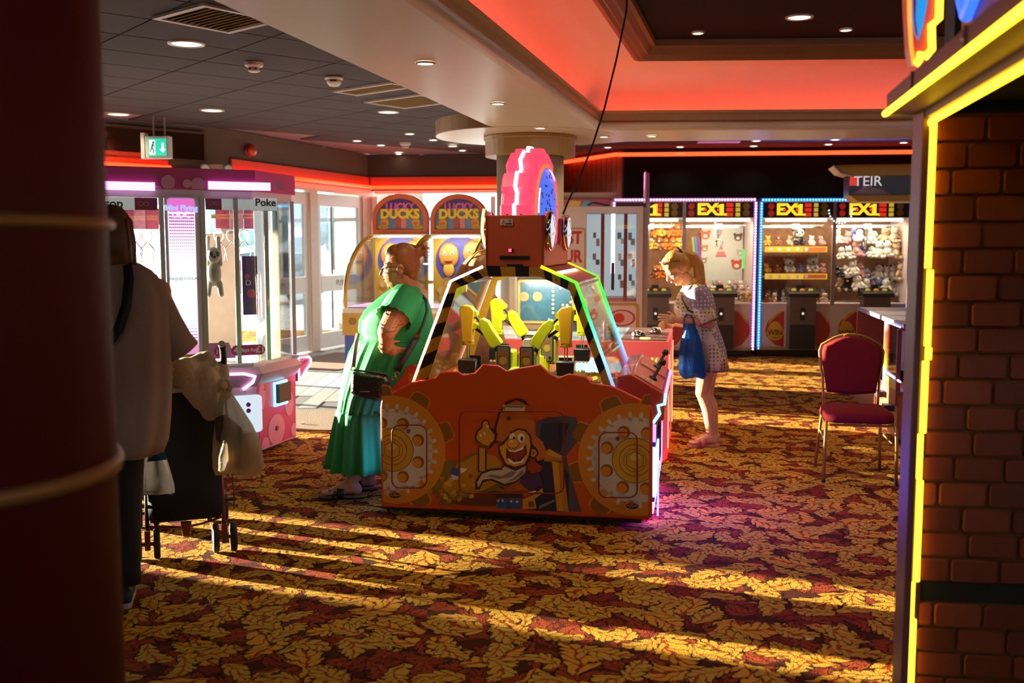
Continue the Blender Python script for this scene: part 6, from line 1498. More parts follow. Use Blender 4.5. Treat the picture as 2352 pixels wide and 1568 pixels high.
q = MB(); q.ell((0, -.066, .222), (.011, .008, .009), n=8, m=6); q.build('nose', M('plush_black'), hd, smooth=True)
x0_, z1_ = fpx(554, 588, .16); x1_, z0_ = fpx(592, 722, .16); q = MB(); q.box(x0_, x1_, .15, .17, z0_, z1_)
t = thing('gift_box', 'purple picture box hanging in the window of the pink claw island', 'box', face @ V(((x0_ + x1_) / 2, .16, (z0_ + z1_) / 2)), fang)
w, h = (x1_ - x0_) / 2, (z1_ - z0_) / 2
q = MB(); q.box(-w, w, -.02, .02, -h, h); q.build('carton', M('box_purple', '#4a2a78', .4, var=.2, scale=12), t)
q = MB(); q.prism(circ(.01, -.06, .035, 10), XZ(-.023), 0, .002); q.prism(circ(-.02, .07, .02, 8), XZ(-.023), 0, .002); q.build('printed_shapes', M('box_pink', '#b84a6c', .5), t)
text('D', .06, M('box_letter', '#d8d0e0', .5), t, FRONT(-.012, -.022, .02), 'lettering', .002)

# ================================================================ RIGHT SIDE: rainbow coin pusher and yellow topped machine
rp = thing('coin_cabinet', 'low glass sided coin cabinet with rainbow edge lights behind the chair', 'arcade machine', tuple(fl(2026, 985).xy) + (0,), HALL)
Mr = mat_of(rp); RZ = onplane(2026, 738, Mr)[1]; RZ2 = onplane(2026, 852, Mr)[1]
DL = 1.6
rain = ramp_glow('rainbow_edge', [(0, '#3a6aff'), (.25, '#6a90ff'), (.4, '#e8e040'), (.6, '#ff7a20'), (.85, '#ff5030'), (1, '#ffd0b0')], 2, .3, RZ, 2.2)
q = MB(); q.box(0, .9, -DL * .0, DL, .03, .42); q.build('cabinet', M('cab_rust', '#7a3a28', .4, var=.2), rp)
q = MB(); q.box(.0, .9, -.62, -.0, .03, .38); q.build('cabinet_front', M('cab_rust2', '#8a4a2c', .4, var=.3), rp)
q = MB(); q.tube([(0, 0, .32), (0, 0, RZ)], .011, 6); q.build('edge_light', rain, rp)
q = MB(); q.tube([(0, 0, RZ), (0, -.62, RZ + .0)], .008, 6); q.tube([(0, 0, RZ2), (0, -.7, RZ2)], .010, 6); q.build('edge_light', glow('violet_edge', (.6, .45, 1), 2.2), rp)
q = MB(); q.box(-.012, .02, -.60, -.57, .3, RZ - .02); q.build('glass_post', M('post_rust', '#6a2a20', .35), rp)
q = MB(); q.box(0, .006, -.58, 0, RZ2, RZ); q.box(0, .9, 0, .006, RZ2, RZ); q.build('cabinet_glass', t_gl, rp)
q = MB(); q.box(.02, .9, -.66, DL, RZ - .01, RZ + .03); q.build('cabinet_top', M('cab_top', '#5c5662', .3), rp)
q = MB(); q.box(.86, .90, -.64, DL, .38, RZ - .01); q.box(.0, .9, DL - .03, DL, .42, RZ - .01); q.box(.0, .9, -.62, DL, .38, .42); q.build('cabinet_back', M('cab_rust'), rp)
q = MB(); q.box(.15, .2, -.4, -.15, .5, RZ - .1); q.build('inner_light', glow('inner_violet', (.62, .4, 1), 1.6), rp)
for y, z in ((-.08, .30), (-.45, .24)):
    q = MB(); q.box(-.08, .02, y - .06, y + .06, z, z + .05); q.build('coin_tray', t_blk, rp, bevel=.006)
q = MB(); q.box(-.004, .0, -.55, -.05, .42, RZ2 - .02); q.build('rainbow_panel', M('rainbow_panel', '#a8882c', .4, var=.6, scale=3), rp)
ym = thing('bar_machine', 'machine top with curved yellow canopy and a letter panel beside the neon post', 'arcade machine', tuple(at(1930, 500, 11.2).xy) + (0,), HALL); My = mat_of(ym)
P = lambda a, b, y=0.0: onplane(a, b, My, y)
def yz(pts, y=0.0): return [P(a, b, y) for a, b in pts]
xe, _ = P(2160, 400)
def strip_poly(pts): return yz(pts)
q = MB(); q.prism(yz([(1914, 380), (1930, 378), (2160, 374), (2160, 402), (1960, 404), (1930, 396)]), XZ(0), 0, .5); q.build('canopy', M('canopy_yellow', '#c49808', .4, var=.1), ym, bevel=.01)
q = MB(); q.tube([V((a, -.01, b)) for a, b in yz([(1914, 380), (1930, 396), (1958, 405)])], .012, 6); q.build('canopy_edge', M('canopy_cream', '#c8b8b0', .35), ym)
q = MB(); q.prism(yz([(1950, 402), (2160, 402), (2160, 448), (1950, 448)]), XZ(.03), 0, .4); q.build('letter_panel', M('panel_plum', '#3a2030', .3, var=.6, scale=6), ym)
q = MB(); q.prism(yz([(1955, 447), (1985, 428), (2020, 432), (2050, 447)]), XZ(.026), 0, .004); q.build('panel_print', M('plum_pale', '#a894a8', .5), ym)
q = MB(); q.prism(yz([(1950, 448), (2160, 446), (2160, 462), (1970, 463)]), XZ(-.02), 0, .5); q.build('lower_lip', M('canopy_yellow'), ym, bevel=.008)
x, z = P(1962, 417); text('TEIR', .155, glow('letter_pale_glow', (.75, .68, .70), .7), ym, FRONT(P(1994, 417)[0], .018, z), 'lettering', .006)  # glow added to lift the dim letters
q = MB(); q.box(P(1952, 417)[0], P(1969, 417)[0], .012, .02, P(1960, 426)[1], P(1960, 406)[1]); q.build('red_block', glow('red_block', (.8, .05, .04), .7), ym)
zb0 = P(2000, 463)[1]
xw = P(2120, 500)[0]
q = MB(); q.box(xw, xw + .85, .05, .75, .03, zb0 + .45); q.build('cabinet', M('bar_cab', '#3a2026', .5), ym, bevel=.01)
q = MB(); q.box(xw + .06, xw + .79, .035, .05, 1.0, 1.75); q.build('screen', M('bar_screen', '#14161c', .2), ym); q = MB(); q.box(xw + .05, xw + .80, -.2, .05, .82, .92); q.build('button_shelf', M('panel_plum'), ym)

area('pusher_lamp', pr, (-.5, .28, .76), (0, 0, 0), 1.0, 14, (1, .80, .66), .3)
area('pusher_top_lamp', bb, (0, -.2, .40), (radians(25), 0, 0), .4, 6, (1, .75, .7), .1)

area('added_top_wash', exL, (.0, .1, 2.36), (radians(212), 0, 0), 2.0, 46, (.75, .18, 1.0), .25, spread=radians(105))  # both washes are added area lights tinting soffit and far ceiling, no fixtures
area('added_top_wash', exR, (.0, .1, 2.36), (radians(212), 0, 0), 2.0, 46, (.16, .22, 1.0), .25, spread=radians(105))
# ================================================================ DARK RED COLUMN, left foreground
q = MB(); c0_ = V((-1.022, 1.734, 0)); q.lathe([(.30, 0), (.30, CEIL)], c0_, 64)
dc = struct('column', q, M('column_red', '#4c0d0b', .6, var=.1, spec=.2), smooth=True)
for z, h in ((1.64, .024), (1.205, .030), (.72, .03), (2.1, .024)):
    q = MB(); q.lathe([(.298, z - h / 2), (.310, z - h / 2 + .003), (.313, z), (.310, z + h / 2 - .003), (.298, z + h / 2)], c0_, 64); q.build('gold_band', M('band_gold', '#8a6232', .4, .3), dc, smooth=True)

# ================================================================ BRICK FACADE WITH NEON, right foreground
BR = thing('brick_wall', '', '', (1.232, 2.95, 0), radians(-7.8)); del BR['label']; del BR['category']
BR.name = 'wall_brick'; BR['kind'] = 'structure'
BMX = mat_of(BR)
q = MB(); q.box(.05, 1.35, .02, .12, 1.985, 2.62); q.build('top_panel', M('recess_dark', '#0a0d0f', .7), BR)
q = MB(); q.box(.0, 1.35, .012, .10, 0, 1.985); q.build('mortar', M('mortar_brown', '#6a4018', .8, var=.2, scale=30), BR)
q = MB(); q.box(.0, 1.35, .006, .02, .523, .584); q.build('black_band', M('band_black', '#0c0c0e', .6), BR)
t_br = [M('fake_brick_%d' % i, c, .62, var=.2, scale=18, bump=.25) for i, c in enumerate(('#7c3218', '#702c16', '#84371a', '#662812'))]
BH, BL = .0775, .142; z = 1.975; row = 0; proto = {}
rnd = random.Random(5)
while z > .03:
    h = BH - .009
    z0 = z - h
    if z0 < .584 and z > .523:
        if z > .60: z0 = .590
        else: z = .517; z0 = z - h
    off = [.0, -.05, -.092, -.022][row % 4]; x = .006 + off - (.0 if off == 0 else 0)
    while x < 1.34:
        a, b = max(x, .006), min(x + BL - .008, 1.34)
        if b - a > .02:
            q = MB(); d = rnd.uniform(0, .004)
            k = (round(b - a, 3), round(z - z0, 3), row % 4 + (int(x * 10) % 2))
            if k not in proto:
                w, hh = b - a, z - z0
                q.prism(rrect(0, w, -hh, 0, .010, 2), XZ(0), 0, .014); o = q.build('brick', t_br[k[2] % 4], BR, loc=(a, -.002 - d, z), bevel=.003, seg=1); proto[k] = o
            else:
                o = share(proto[k], 'brick', BR, (a, -.002 - d, z)); mo = o.modifiers.new('bevel', 'BEVEL'); mo.width = .003; mo.segments = 1
        x += BL
    z = z0 - .009; row += 1
# post edge: mauve corner strip and stepped neon in a dark groove
npost = thing('neon_post', 'yellow neon corner post at the left edge of the brick wall', 'neon post', (1.239, 2.95, 0), radians(-7.8))
q = MB(); q.box(-.048, -.026, -.03, .08, 0, 1.99); q.build('corner_strip', M('strip_mauve', '#7a4a58', .4, var=.06), npost, bevel=.004)
q = MB(); q.box(-.026, .004, -.004, .08, 0, 1.99); q.build('groove', M('groove_dark', '#2a0c06', .5), npost)
t_ny = glow('neon_yellow', (1.0, .60, .015), 7)
seg = [(1.955, 1.53, .0), (1.53, 1.30, .007), (1.30, 1.26, .011), (1.26, 1.04, .004), (1.04, .90, -.003), (.90, .585, .002), (.585, .47, -.010), (.47, .24, -.002), (.24, .02, -.012)]
for a, b, dx in seg:
    q = MB(); q.tube([(-.014 + dx, -.018, a), (-.014 + dx, -.018, b + .006)], .0092, 8); q.build('neon_tube', t_ny, npost, smooth=True)
# facade running towards us: lintel with lower neon, projecting cornice with upper neon
FA = radians(11.2)
fc = thing('neon_facade', 'dark timber shop front top with two yellow neon lines above the brick wall', 'facade', (1.199, 2.955, 0), -FA); FMX = mat_of(fc)   # local +y away from us
t_tim = M('facade_timber', '#5a2a30', .45, var=.12)
q = MB(); q.box(.0, .05, -2.4, .0, 1.968, 2.06); q.build('lintel', t_tim, fc)
q = MB(); q.box(.13, .16, -2.4, .05, 2.05, 2.9); q.build('back_board', M('recess_dark', '#0a0d0f', .7), fc)  # black sheet added to stand for the dark void behind the sign
q = MB(); q.box(.05, 1.3, -2.4, .06, 2.02, 2.06); q.build('recess_ceiling', M('recess_dark', '#0a0d0f', .7), fc)
q = MB(); q.tube([(.022, .0, 1.943), (.016, -.04, 1.957), (.004, -2.4, 1.960)], .0092, 8); q.build('neon_tube', t_ny, fc, smooth=True)
q = MB(); q.box(-.095, .0, -2.4, .045, 1.995, 2.050); q.build('cornice', t_tim, fc, bevel=.003)
q = MB(); q.box(-.094, -.002, -2.4, .040, 1.990, 1.995); q.build('cornice_soffit', M('soffit_neon_tint', '#7a5a26', .5, var=.25, scale=8), fc)  # ochre carries the yellow neon light falling on the underside
q = MB(); q.tube([(-.098, .045, 1.992), (-.098, -2.4, 1.992)], .0092, 8); q.build('neon_tube', t_ny, fc, smooth=True)
q = MB(); q.box(-.092, -.012, .045, .052, 1.985, 2.030); q.build('end_plate', M('plate_grey', '#b0b4c0', .4, .3), fc)
for y in (-.35, -.9):
    q = MB(); q.box(-.101, -.094, y - .004, y + .004, 2.0, 2.05); q.build('timber_joint', M('groove_dark'), fc)
    q = MB(); q.lathe([(.005, 0), (.004, .002), (0, .003)], (-.0955, y + .03, 2.03), 8, axis=(-1, 0, 0)); q.build('screw', M('chrome'), fc)
# sign above the cornice: orange panel, blue and violet neon, flame plate with yellow outline
q = MB(); q.box(.06, .10, -2.4, -.16, 2.05, 2.75); q.build('sign_panel', M('panel_amber', '#9a6220', .5, var=.4, scale=6), fc)
bl = glow('neon_blue', (.02, .08, 1.0), 3); vi = glow('neon_violet', (.28, .03, .42), .7)
q = MB(); q.tube([(.045, -.27, 2.20), (.045, -.22, 2.25), (.045, -.25, 2.40)], .016, 8); q.tube([(.045, -.27, 2.20), (.045, -.62, 2.36)], .018, 8); q.build('blue_neon', bl, fc, smooth=True)
q = MB(); q.box(.050, .058, -2.0, -.52, 2.12, 2.45); q.build('violet_field', vi, fc)
fs = thing('flame_sign', 'flame shaped sign plate edged in yellow neon above the cornice end', 'sign', tuple(at(2120, 60, 2.86)), radians(-3)); Ms = Matrix.Translation(fs.location) @ Matrix.Rotation(radians(-3), 4, 'Z')
fp = lambda pts: [onplane(a, b, Ms) for a, b in pts]
q = MB(); q.prism(fp([(2083, -90), (2088, 40), (2092, 110), (2098, 152), (2108, 146), (2112, 118), (2118, 132), (2132, 122), (2136, 60), (2150, 45), (2158, -90)]), XZ(0), 0, .05); q.build('plate', M('flame_orange', '#b8481c', .4, emit=.25, var=.1), fs)
q = MB(); q.prism(fp([(2094, -90), (2094, 45), (2100, 78), (2108, 92), (2118, 60), (2128, 10), (2130, -90)]), XZ(-.006), 0, .006); q.build('blue_field', glow('flame_blue', (.02, .32, .75), .9), fs)
q = MB(); q.prism(fp([(2094, -20), (2096, 45), (2100, 78), (2106, 88), (2100, 44), (2103, -20)]), XZ(-.010), 0, .004); q.build('pink_edge', M('flame_pink', '#c86a5a', .4), fs)
q = MB(); q.tube([V((a, -.012, b)) for a, b in fp([(2157, -90), (2153, 45), (2136, 60), (2137, 115), (2120, 134)])], .011, 8); q.tube([V((a, -.012, b)) for a, b in fp([(2111, 122), (2108, 140), (2100, 150)])], .010, 8); q.build('neon_outline', glow('neon_gold', (1, .60, .03), 3.6), fs, smooth=True)
q = MB(); q.tube([V((a, -.006, b)) for a, b in fp([(2085, -90), (2087, 40), (2091, 105), (2097, 150)])], .005, 6); q.build('rim_tube', glow('rim_orange', (1, .25, .02), 2), fs, smooth=True)

# ================================================================ BANQUET CHAIR
ch = thing('banquet_chair', 'gold framed banquet chair with dark red seat and back, facing us', 'chair', (2.352, 6.62, 0), radians(-9.5))
t_cg = M('chair_gold', '#a8823c', .32, .55, var=.08); t_cr = M('chair_red', '#701a1b', .95, spec=.15, var=.12, scale=60, bump=.2)
def frame_leg(pts, r=.0115): 
    q = MB(); q.tube(pts, r, 8); return q.build('leg', t_cg, ch, smooth=True)
for s in (-1, 1):
    frame_leg([(s * .235, .0, 0), (s * .232, .0, .25), (s * .228, .01, .36), (s * .222, .05, .405), (s * .20, .12, .415)])
    frame_leg([(s * .225, .50, 0), (s * .212, .46, .22), (s * .20, .42, .40)])
    q = MB(); q.tube([(s * .226, .03, .385), (s * .205, .40, .40)], .009, 6); q.build('seat_rail', t_cg, ch, smooth=True)
    q = MB(); q.tube([(s * .215, .06, .27), (s * .21, .44, .28)], .007, 6); q.build('side_stretcher', t_cg, ch, smooth=True)
    q = MB(); q.lathe([(.014, 0), (.014, .02)], (s * .235, 0, 0), 10); q.build('foot_cap', t_blk, ch)
q = MB(); q.box(-.20, .20, .02, .04, .385, .40); q.build('seat_rail', t_cg, ch)
q = MB(); o_ = rrect(-.225, .225, .0, .43, .07, 5); n_r = len(o_); 
q.loft([[V((x * k, .215 + (y - .215) * k, z)) for x, y in o_] for k, z in ((.90, .405), (.99, .415), (1.0, .44), (.97, .468), (.85, .487), (.5, .497), (.05, .50))]); q.build('seat', t_cr, ch, smooth=True)
FB = [(-.185, .445, .42), (-.19, .455, .55), (-.195, .465, .66), (-.215, .475, .78), (-.220, .482, .85), (-.205, .487, .895), (-.12, .492, .945), (-.06, .496, .965), (0, .498, .970)]
FBf = FB + [(-x, y, z) for x, y, z in FB[-2::-1]]
q = MB(); q.tube(FBf, .0092, 8); q.build('back_frame', t_cg, ch, smooth=True)
inner = [(x * .93, y - .012, z if z < .9 else z - .012) for x, y, z in FBf if z > .60]
inner = [(-.165, .445, .56), (0, .440, .545), (.165, .445, .56)][::-1] + inner
q = MB(); k = len(inner)
fr_ = [V((p[0], p[1] - .022, p[2])) for p in inner]; bk_ = [V((p[0], p[1] + .022, p[2])) for p in inner]; cen = sum(fr_, V()) / k
q.loft([[cen + (p - cen) * .6 + V((0, .040, 0)) for p in fr_][:0] or [cen + (p - cen) * .70 + V((0, .048, 0)) for p in fr_], bk_, fr_, [cen + (p - cen) * .88 + V((0, -.010, 0)) for p in fr_], [cen + (p - cen) * .3 + V((0, -.014, 0)) for p in fr_]]); q.build('backrest', t_cr, ch, smooth=True)
q = MB(); q.prism([(-.06, .965), (-.05, .945), (-.02, .932), (.02, .932), (.05, .945), (.06, .965), (.03, .978), (-.03, .978)], XZ(.478), 0, .03); q.build('crest_handle', M('crest_gold', '#9a7220', .35, .5), ch, bevel=.006)
q = MB()
for x in (-.028, -.01, .01, .028): q.box(x - .005, x + .005, .474, .48, .942, .958)
q.build('crest_slots', M('crest_dark', '#5a3c10', .5), ch)

# ================================================================ SMALL LITTER on the carpet
p = fl(1856, 1470); q = MB(); q.prism([(-.012, -.006), (.0, -.009), (.013, -.003), (.010, .008), (-.006, .007)], lambda a, b, w: V((a, b, w)), 0, .004)
o = q.build('paper_scrap', M('paper_white', '#d8d4cc', .8), None, loc=(p.x, p.y, .001)); tag(o, 'tiny white paper scrap lying on the carpet near the neon post', 'scrap')
p = fl(695, 976); q = MB(); q.prism([(-.02, -.01), (.0, -.012), (.02, -.004), (.008, .012), (-.012, .008)], lambda a, b, w: V((a, b, w)), 0, .015)
o = q.build('paper_scrap', M('paper_white'), None, loc=(p.x, p.y, .0115)); tag(o, 'crumpled white paper scrap on the brown mat strip beside the claw island', 'scrap')

# ================================================================ OUTSIDE: parked car, far trees, building
car = thing('parked_car', 'dark blue grey car parked outside beyond the glass door', 'car', (-7.5, 29.0, -.06), radians(6))
def carprof(pts, y0, y1, name, m, **k):
    q = MB(); q.prism(pts, XZ(y0), 0, y1 - y0); return q.build(name, m, car, **k)
t_cb = M('car_paint', '#34424e', .3, coat=.5)
carprof([(-2.1, .32), (2.05, .30), (2.15, .55), (2.1, .85), (1.85, .95), (-1.0, .95), (-1.9, .82), (-2.15, .6)], -.85, .85, 'body', t_cb, bevel=.08)
carprof([(-1.1, .94), (1.85, .94), (1.5, 1.42), (.2, 1.48), (-.5, 1.40)], -.74, .74, 'cabin', M('car_glass', '#2a3640', .1, var=.3), bevel=.06)
carprof([(-.45, 1.40), (.2, 1.47), (1.5, 1.42), (1.5, 1.45), (.2, 1.51), (-.48, 1.43)], -.70, .70, 'roof', t_cb, bevel=.02)
for x in (-1.3, 1.35):
    for y in (-.82, .82):
        q = MB(); q.lathe([(.0, -.1), (.32, -.1), (.34, -.06), (.34, .06), (.32, .1), (0, .1)], (x, y, .34), 24, axis=(0, 1, 0)); w_ = q.build('tyre', t_blk, car)
        q = MB(); q.lathe([(.21, 0), (.19, .02), (.0, .03)], (x, y * 1.12, .34), 16, axis=(0, -1 if y < 0 else 1, 0)); q.build('hub', M('hub_grey', '#a8acb0', .3, .6), w_)
q = MB(); q.box(1.98, 2.14, -.86, -.5, .62, .84); q.build('tail_lamp', glow('tail_red', (.8, .06, .04), .8), car)
tm = M('far_tree', '#5f7a7a', .9, var=.3, scale=2)
for i, (x, y, h) in enumerate(((-16, 66, 4.2), (-12.5, 70, 3.4), (-20, 72, 5.0), (-9.5, 74, 2.8))):
    t = thing('far_tree', ('low round tree far off to the left beyond the glass door', 'second tree far beyond the glass door behind the car', 'tallest tree of the far row beyond the glass door', 'smallest tree of the far row beyond the glass door')[i], 'tree', (x, y, -.06), 0, 'trees beyond the car park')
    q = MB(); q.cyl((0, 0, 0), (0, 0, h * .5), .18, .1, n=8); q.build('trunk', M('trunk_brown', '#5a5048', .9), t)
    q = MB()
    for k in range(14): 
        a = rnd.uniform(0, 6.28); r = rnd.uniform(0, h * .32); q.ell((r * cos(a), r * sin(a), h * rnd.uniform(.45, .92)), h * rnd.uniform(.12, .2), n=8, m=6)
    q.build('crown', tm, t)
t = thing('far_building', 'pale low building far beyond the parked car', 'building', (-18, 84, -.06), radians(5))
q = MB(); q.box(-9, 9, 0, 8, 0, 3.4); q.build('walls', M('far_wall', '#c8ccd0', .8), t); q = MB(); q.prism([(-9.4, 3.4), (9.4, 3.4), (8, 5.2), (-8, 5.2)], XZ(-.4), 0, 9); q.build('roof', M('far_roof', '#8f959c', .8), t)
for k in range(5):
    q = MB(); q.box(-7.5 + 3.4 * k, -6 + 3.4 * k, -.05, 0, 1.0, 2.4); q.build('window', M('far_window', '#6a7884', .2), t)
# ================================================================ PEOPLE
def skin_mat(name, c, tattoo=False):
    m = M(name, c, .5, var=.10, scale=20, spec=.35)
    b = m.node_tree.nodes['Principled BSDF']; b.inputs['Subsurface Weight'].default_value = .08; b.inputs['Subsurface Radius'].default_value = (.02, .008, .004)
    return m
def basis(f, up=(0, 0, 1)):
    f = V(f).normalized(); s = V(up).cross(f).normalized(); u = f.cross(s)
    return Matrix(((f.x, s.x, u.x), (f.y, s.y, u.y), (f.z, s.z, u.z)))        # columns forward, left, up
def head(q, c, R, s=1.0, heavy=0.0):
    """volumes of a head in its own axes: forward, left, up"""
    P = lambda f, l, u: V(c) + R @ V((f, l, u)) * s
    def e(f, l, u, r): q.ell(P(f, l, u), tuple(x * s for x in r), R, 18, 12)
    e(-.008, 0, .035, (.094, .074, .098)); e(.035, 0, -.035, (.060 + heavy * .008, .060 + heavy * .012, .082))
    e(.060, 0, -.098, (.026, .028, .020)); e(.02, 0, -.078, (.055 + heavy * .01, .056 + heavy * .014, .036 + heavy * .012))
    q.cap(P(.088, 0, .012), P(.112, 0, -.030), .009 * s, .0145 * s); q.cap(P(.100, .012, -.034), P(.100, -.012, -.034), .010 * s, .010 * s)
    for k in (-1, 1):
        q.cap(P(.083, k * .010, .026), P(.068, k * .050, .022), .012 * s, .010 * s)                # brow
        e(.062, k * .036, -.030, (.026, .026, .026)); e(-.004, k * .074, -.012, (.020, .010, .032)); e(.004, k * .080, -.012, (.016, .006, .026))
        e(.076, k * .032, -.001, (.012, .018, .011))
    e(.091, 0, -.058, (.012, .022, .007)); e(.088, 0, -.070, (.012, .019, .008))
    if heavy: e(.0, 0, -.115, (.062, .060, .045))
    return P
def face_parts(body, P, R, s, eyecol='#4a3a2c'):
    for k in (-1, 1):
        q = MB(); q.ell(P(.081, k * .032, .001), (.010 * s, .014 * s, .0075 * s), R, 12, 8); e = q.build('eye', M('eye_white', '#d8d0c8', .2), body, smooth=True)
        q = MB(); q.ell(P(.0905, k * .032, .001), (.0022 * s, .006 * s, .006 * s), R, 10, 6); q.build('iris', M('iris_' + eyecol[1:], eyecol, .2), e, smooth=True)
        q = MB(); q.cap(P(.093, k * .014, .028), P(.078, k * .052, .027), .0035 * s, .0025 * s, 6); q.build('eyebrow', M('brow_brown', '#6a4428', .8), body, smooth=True)
    q = MB(); q.cap(P(.102, .016, -.0625), P(.102, -.016, -.0625), .0042 * s, .0042 * s, 8); q.build('lips', M('lips_rose', '#a85a50', .4), body, smooth=True)
def hand(q, w, d, side, palm, s=1.0, curl=.5, thumb=1):
    """w wrist, d pointing direction, side = across the palm towards the thumb, palm = way the palm faces"""
    d, side, palm = V(d).normalized(), V(side).normalized(), V(palm).normalized()
    for k in (-1.5, -.5, .5, 1.5): q.cap(w + d * .012 * s, w + d * .085 * s + side * (.0195 * k) * s, .017 * s, .0125 * s, 10)
    q.ell(w + d * .045 * s + palm * .004, (.040 * s, .030 * s, .040 * s))
    L = (.062, .074, .080, .072)
    for i, k in enumerate((-1.5, -.5, .5, 1.5)):
        p = w + d * .088 * s + side * (.0205 * k) * s; a = 0.0
        for j, (fr, rr) in enumerate(((.45, .0088), (.32, .0080), (.25, .0072))):
            a += curl * (.55 if j == 0 else .9)
            dirv = d * cos(a) + palm * sin(a) + side * (.05 * k) * (1 - j * .4)
            n = p + dirv * L[i] * fr * 1.15 * s; q.cap(p, n, rr * s, rr * s * .93, 8); p = n
    b = w + d * .028 * s + side * .030 * s * thumb
    t1 = b + (d * .55 + side * .75 * thumb + palm * .35).normalized() * .038 * s; t2 = t1 + (d * .9 + side * .2 * thumb + palm * .4).normalized() * .032 * s
    q.cap(w + d * .012 * s + side * .015 * s * thumb, b, .016 * s, .0125 * s, 8); q.cap(b, t1, .0115 * s, .0098 * s, 8); q.cap(t1, t2, .0098 * s, .008 * s, 8)
def foot(q, ankle, heel, toe, s=1.0):
    d = (toe - heel).normalized(); side = V((-d.y, d.x, 0))
    ball = heel + (toe - heel) * .72
    q.cap(ankle, heel + d * .02 + V((0, 0, .03)), .040 * s, .036 * s); q.cap(heel + d * .025 + V((0, 0, .034)), ball + V((0, 0, .020)), .034 * s, .024 * s); q.cap(ankle + d * .02, ball + V((0, 0, .022)), .034 * s, .022 * s)
    for k in range(5):
        o = side * (.016 * (k - 2)) * s; l = (.0, .004, .0, -.008, -.018)[k]
        q.cap(ball + o * 1.15 + V((0, 0, .018)), toe + o * 1.25 + d * l + V((0, 0, .012)), .0115 * s, .0095 * s, 8)
def rings(rows, root, D, n=64, pleat=0, amp=lambda i: 0.0, ph=0.0, drift=0.0):
    """clothing: one ellipse per row (py, px front, px back, half depth), rows in the photograph's scale at depth D"""
    out = []
    for i, (py, xa, xb, ry) in enumerate(rows):
        a, b = at(xa, py, D) - root, at(xb, py, D) - root; c = (a + b) / 2; rx = (b - a).length / 2
        z = c.z; r = []
        for k in range(n):
            t = 2 * pi * k / n; m = 1 + amp(i) * (sin(pleat * t + ph) + .5 * sin(pleat * 1.7 * t + 1.3 + i * drift)) if pleat else 1
            r.append(V((c.x + rx * m * cos(t), c.y + ry * m * sin(t), z)))
        out.append(r)
    return out
def cloth(mb, name, m, parent, th=.004, **k):
    o = mb.build(name, m, parent, smooth=True, **k)
    s = o.modifiers.new('thick', 'SOLIDIFY'); s.thickness = th; s.offset = 0
    return o
def strands(q, n, f, r=.004, m=5):
    for i in range(n): q.tube(f(i), r, m)
rnd = random.Random(21)

# ---------------------------------------------------------------- woman in the green dress
D1 = 6.32; r1 = V((-.98, D1, 0))
W = lambda px, py, dy=0.0: at(px, py, D1 + dy) - r1
wg_ = thing('person', 'person in a long green dress, glasses and bun, leaning on the digger machine', 'person', r1)
sk1 = skin_mat('skin_warm', '#c48a62')
q = MB(); R1 = basis((-1, -.06, -.06)); hc = W(920, 614); P = head(q, hc, R1, 1.10, heavy=1.0)
q.cap(W(930, 640), W(950, 688), .068, .080); q.ell(W(962, 676), (.06, .07, .05))
q.ell(W(912, 728), (.17, .19, .15)); q.ell(W(862, 738), (.085, .14, .10)); q.ell(W(905, 800), (.20, .20, .19)); q.ell(W(880, 850), (.17, .18, .15)); q.ell(W(888, 880, 0), (.15, .20, .14))
q.cap(W(950, 690, -.02), W(922, 702, -.20), .085, .085); q.cap(W(950, 690, .02), W(925, 702, .20), .085, .085)
sh, el, wr = W(920, 704, -.215), W(888, 762, -.335), W(884, 800, -.285)
q.cap(sh, el, .080, .058); q.cap(sh + V((.02, 0, -.03)), (sh + el) / 2, .078, .070); q.cap(el, wr, .056, .034)
hand(q, wr, (.90, .25, -.32), (0.15, -.35, .92), (.2, .95, .2), .98, curl=.62)
sh2, el2, wr2 = W(925, 704, .215), W(900, 775, .30), W(905, 850, .26); q.cap(sh2, el2, .075, .055); q.cap(el2, wr2, .052, .034); hand(q, wr2, (.1, 0, -1), (-1, 0, 0), (0, -1, 0), .98, .3)
for dy, ax, ay, kx in ((-.09, 806, 1106, 862), (.13, 846, 1090, 880)):
    hp, kn, an = W(885, 905, dy), W(kx, 1000, dy), W(ax, ay, dy)
    q.cap(hp, kn, .10, .068); q.cap(kn, (kn + an) / 2 + V((.01, 0, 0)), .062, .058); q.cap((kn + an) / 2 + V((.01, 0, 0)), an, .056, .042)
h1, t1 = V((W(826, 1137, -.09).x, -.09, .028)), V((W(742, 1140, -.09).x, -.10, .026)); foot(q, W(808, 1112, -.09), h1, t1, 1.05)
h2, t2 = V((W(858, 1120, .13).x, .13, .028)), V((W(792, 1120, .13).x, .12, .026)); foot(q, W(848, 1098, .13), h2, t2, 1.05)
b1 = remesh(q, 'body', sk1, wg_, .0052, 2)
face_parts(b1, P, R1, 1.10)
# dress: bodice, gathered skirt in two tiers, ruffled sleeves
t_gr = M('dress_green', '#2a9c5c', .85, var=.06, scale=6, trans=.12)
BOD = [(657, 914, 962, .085), (664, 898, 968, .125), (674, 882, 975, .175), (690, 862, 983, .215), (712, 838, 990, .238), (735, 825, 994, .248), (757, 823, 996, .25), (772, 828, 995, .246), (779, 824, 996, .25)]
q = MB(); q.loft(rings(BOD, r1, D1, 72, 9, lambda i: .006 if i > 3 else .002, 0, .4), caps=False); cloth(q, 'dress_bodice', t_gr, wg_)
SKT = [(776, 822, 996, .252), (786, 815, 997, .265), (810, 803, 994, .285), (845, 793, 975, .30), (875, 788, 940, .30), (905, 784, 908, .28), (930, 780, 897, .27), (938, 779, 897, .272)]
q = MB(); q.loft(rings(SKT, r1, D1, 160, 22, lambda i: .010 + .003 * i, .3, .15), caps=False); cloth(q, 'dress_skirt', t_gr, wg_)
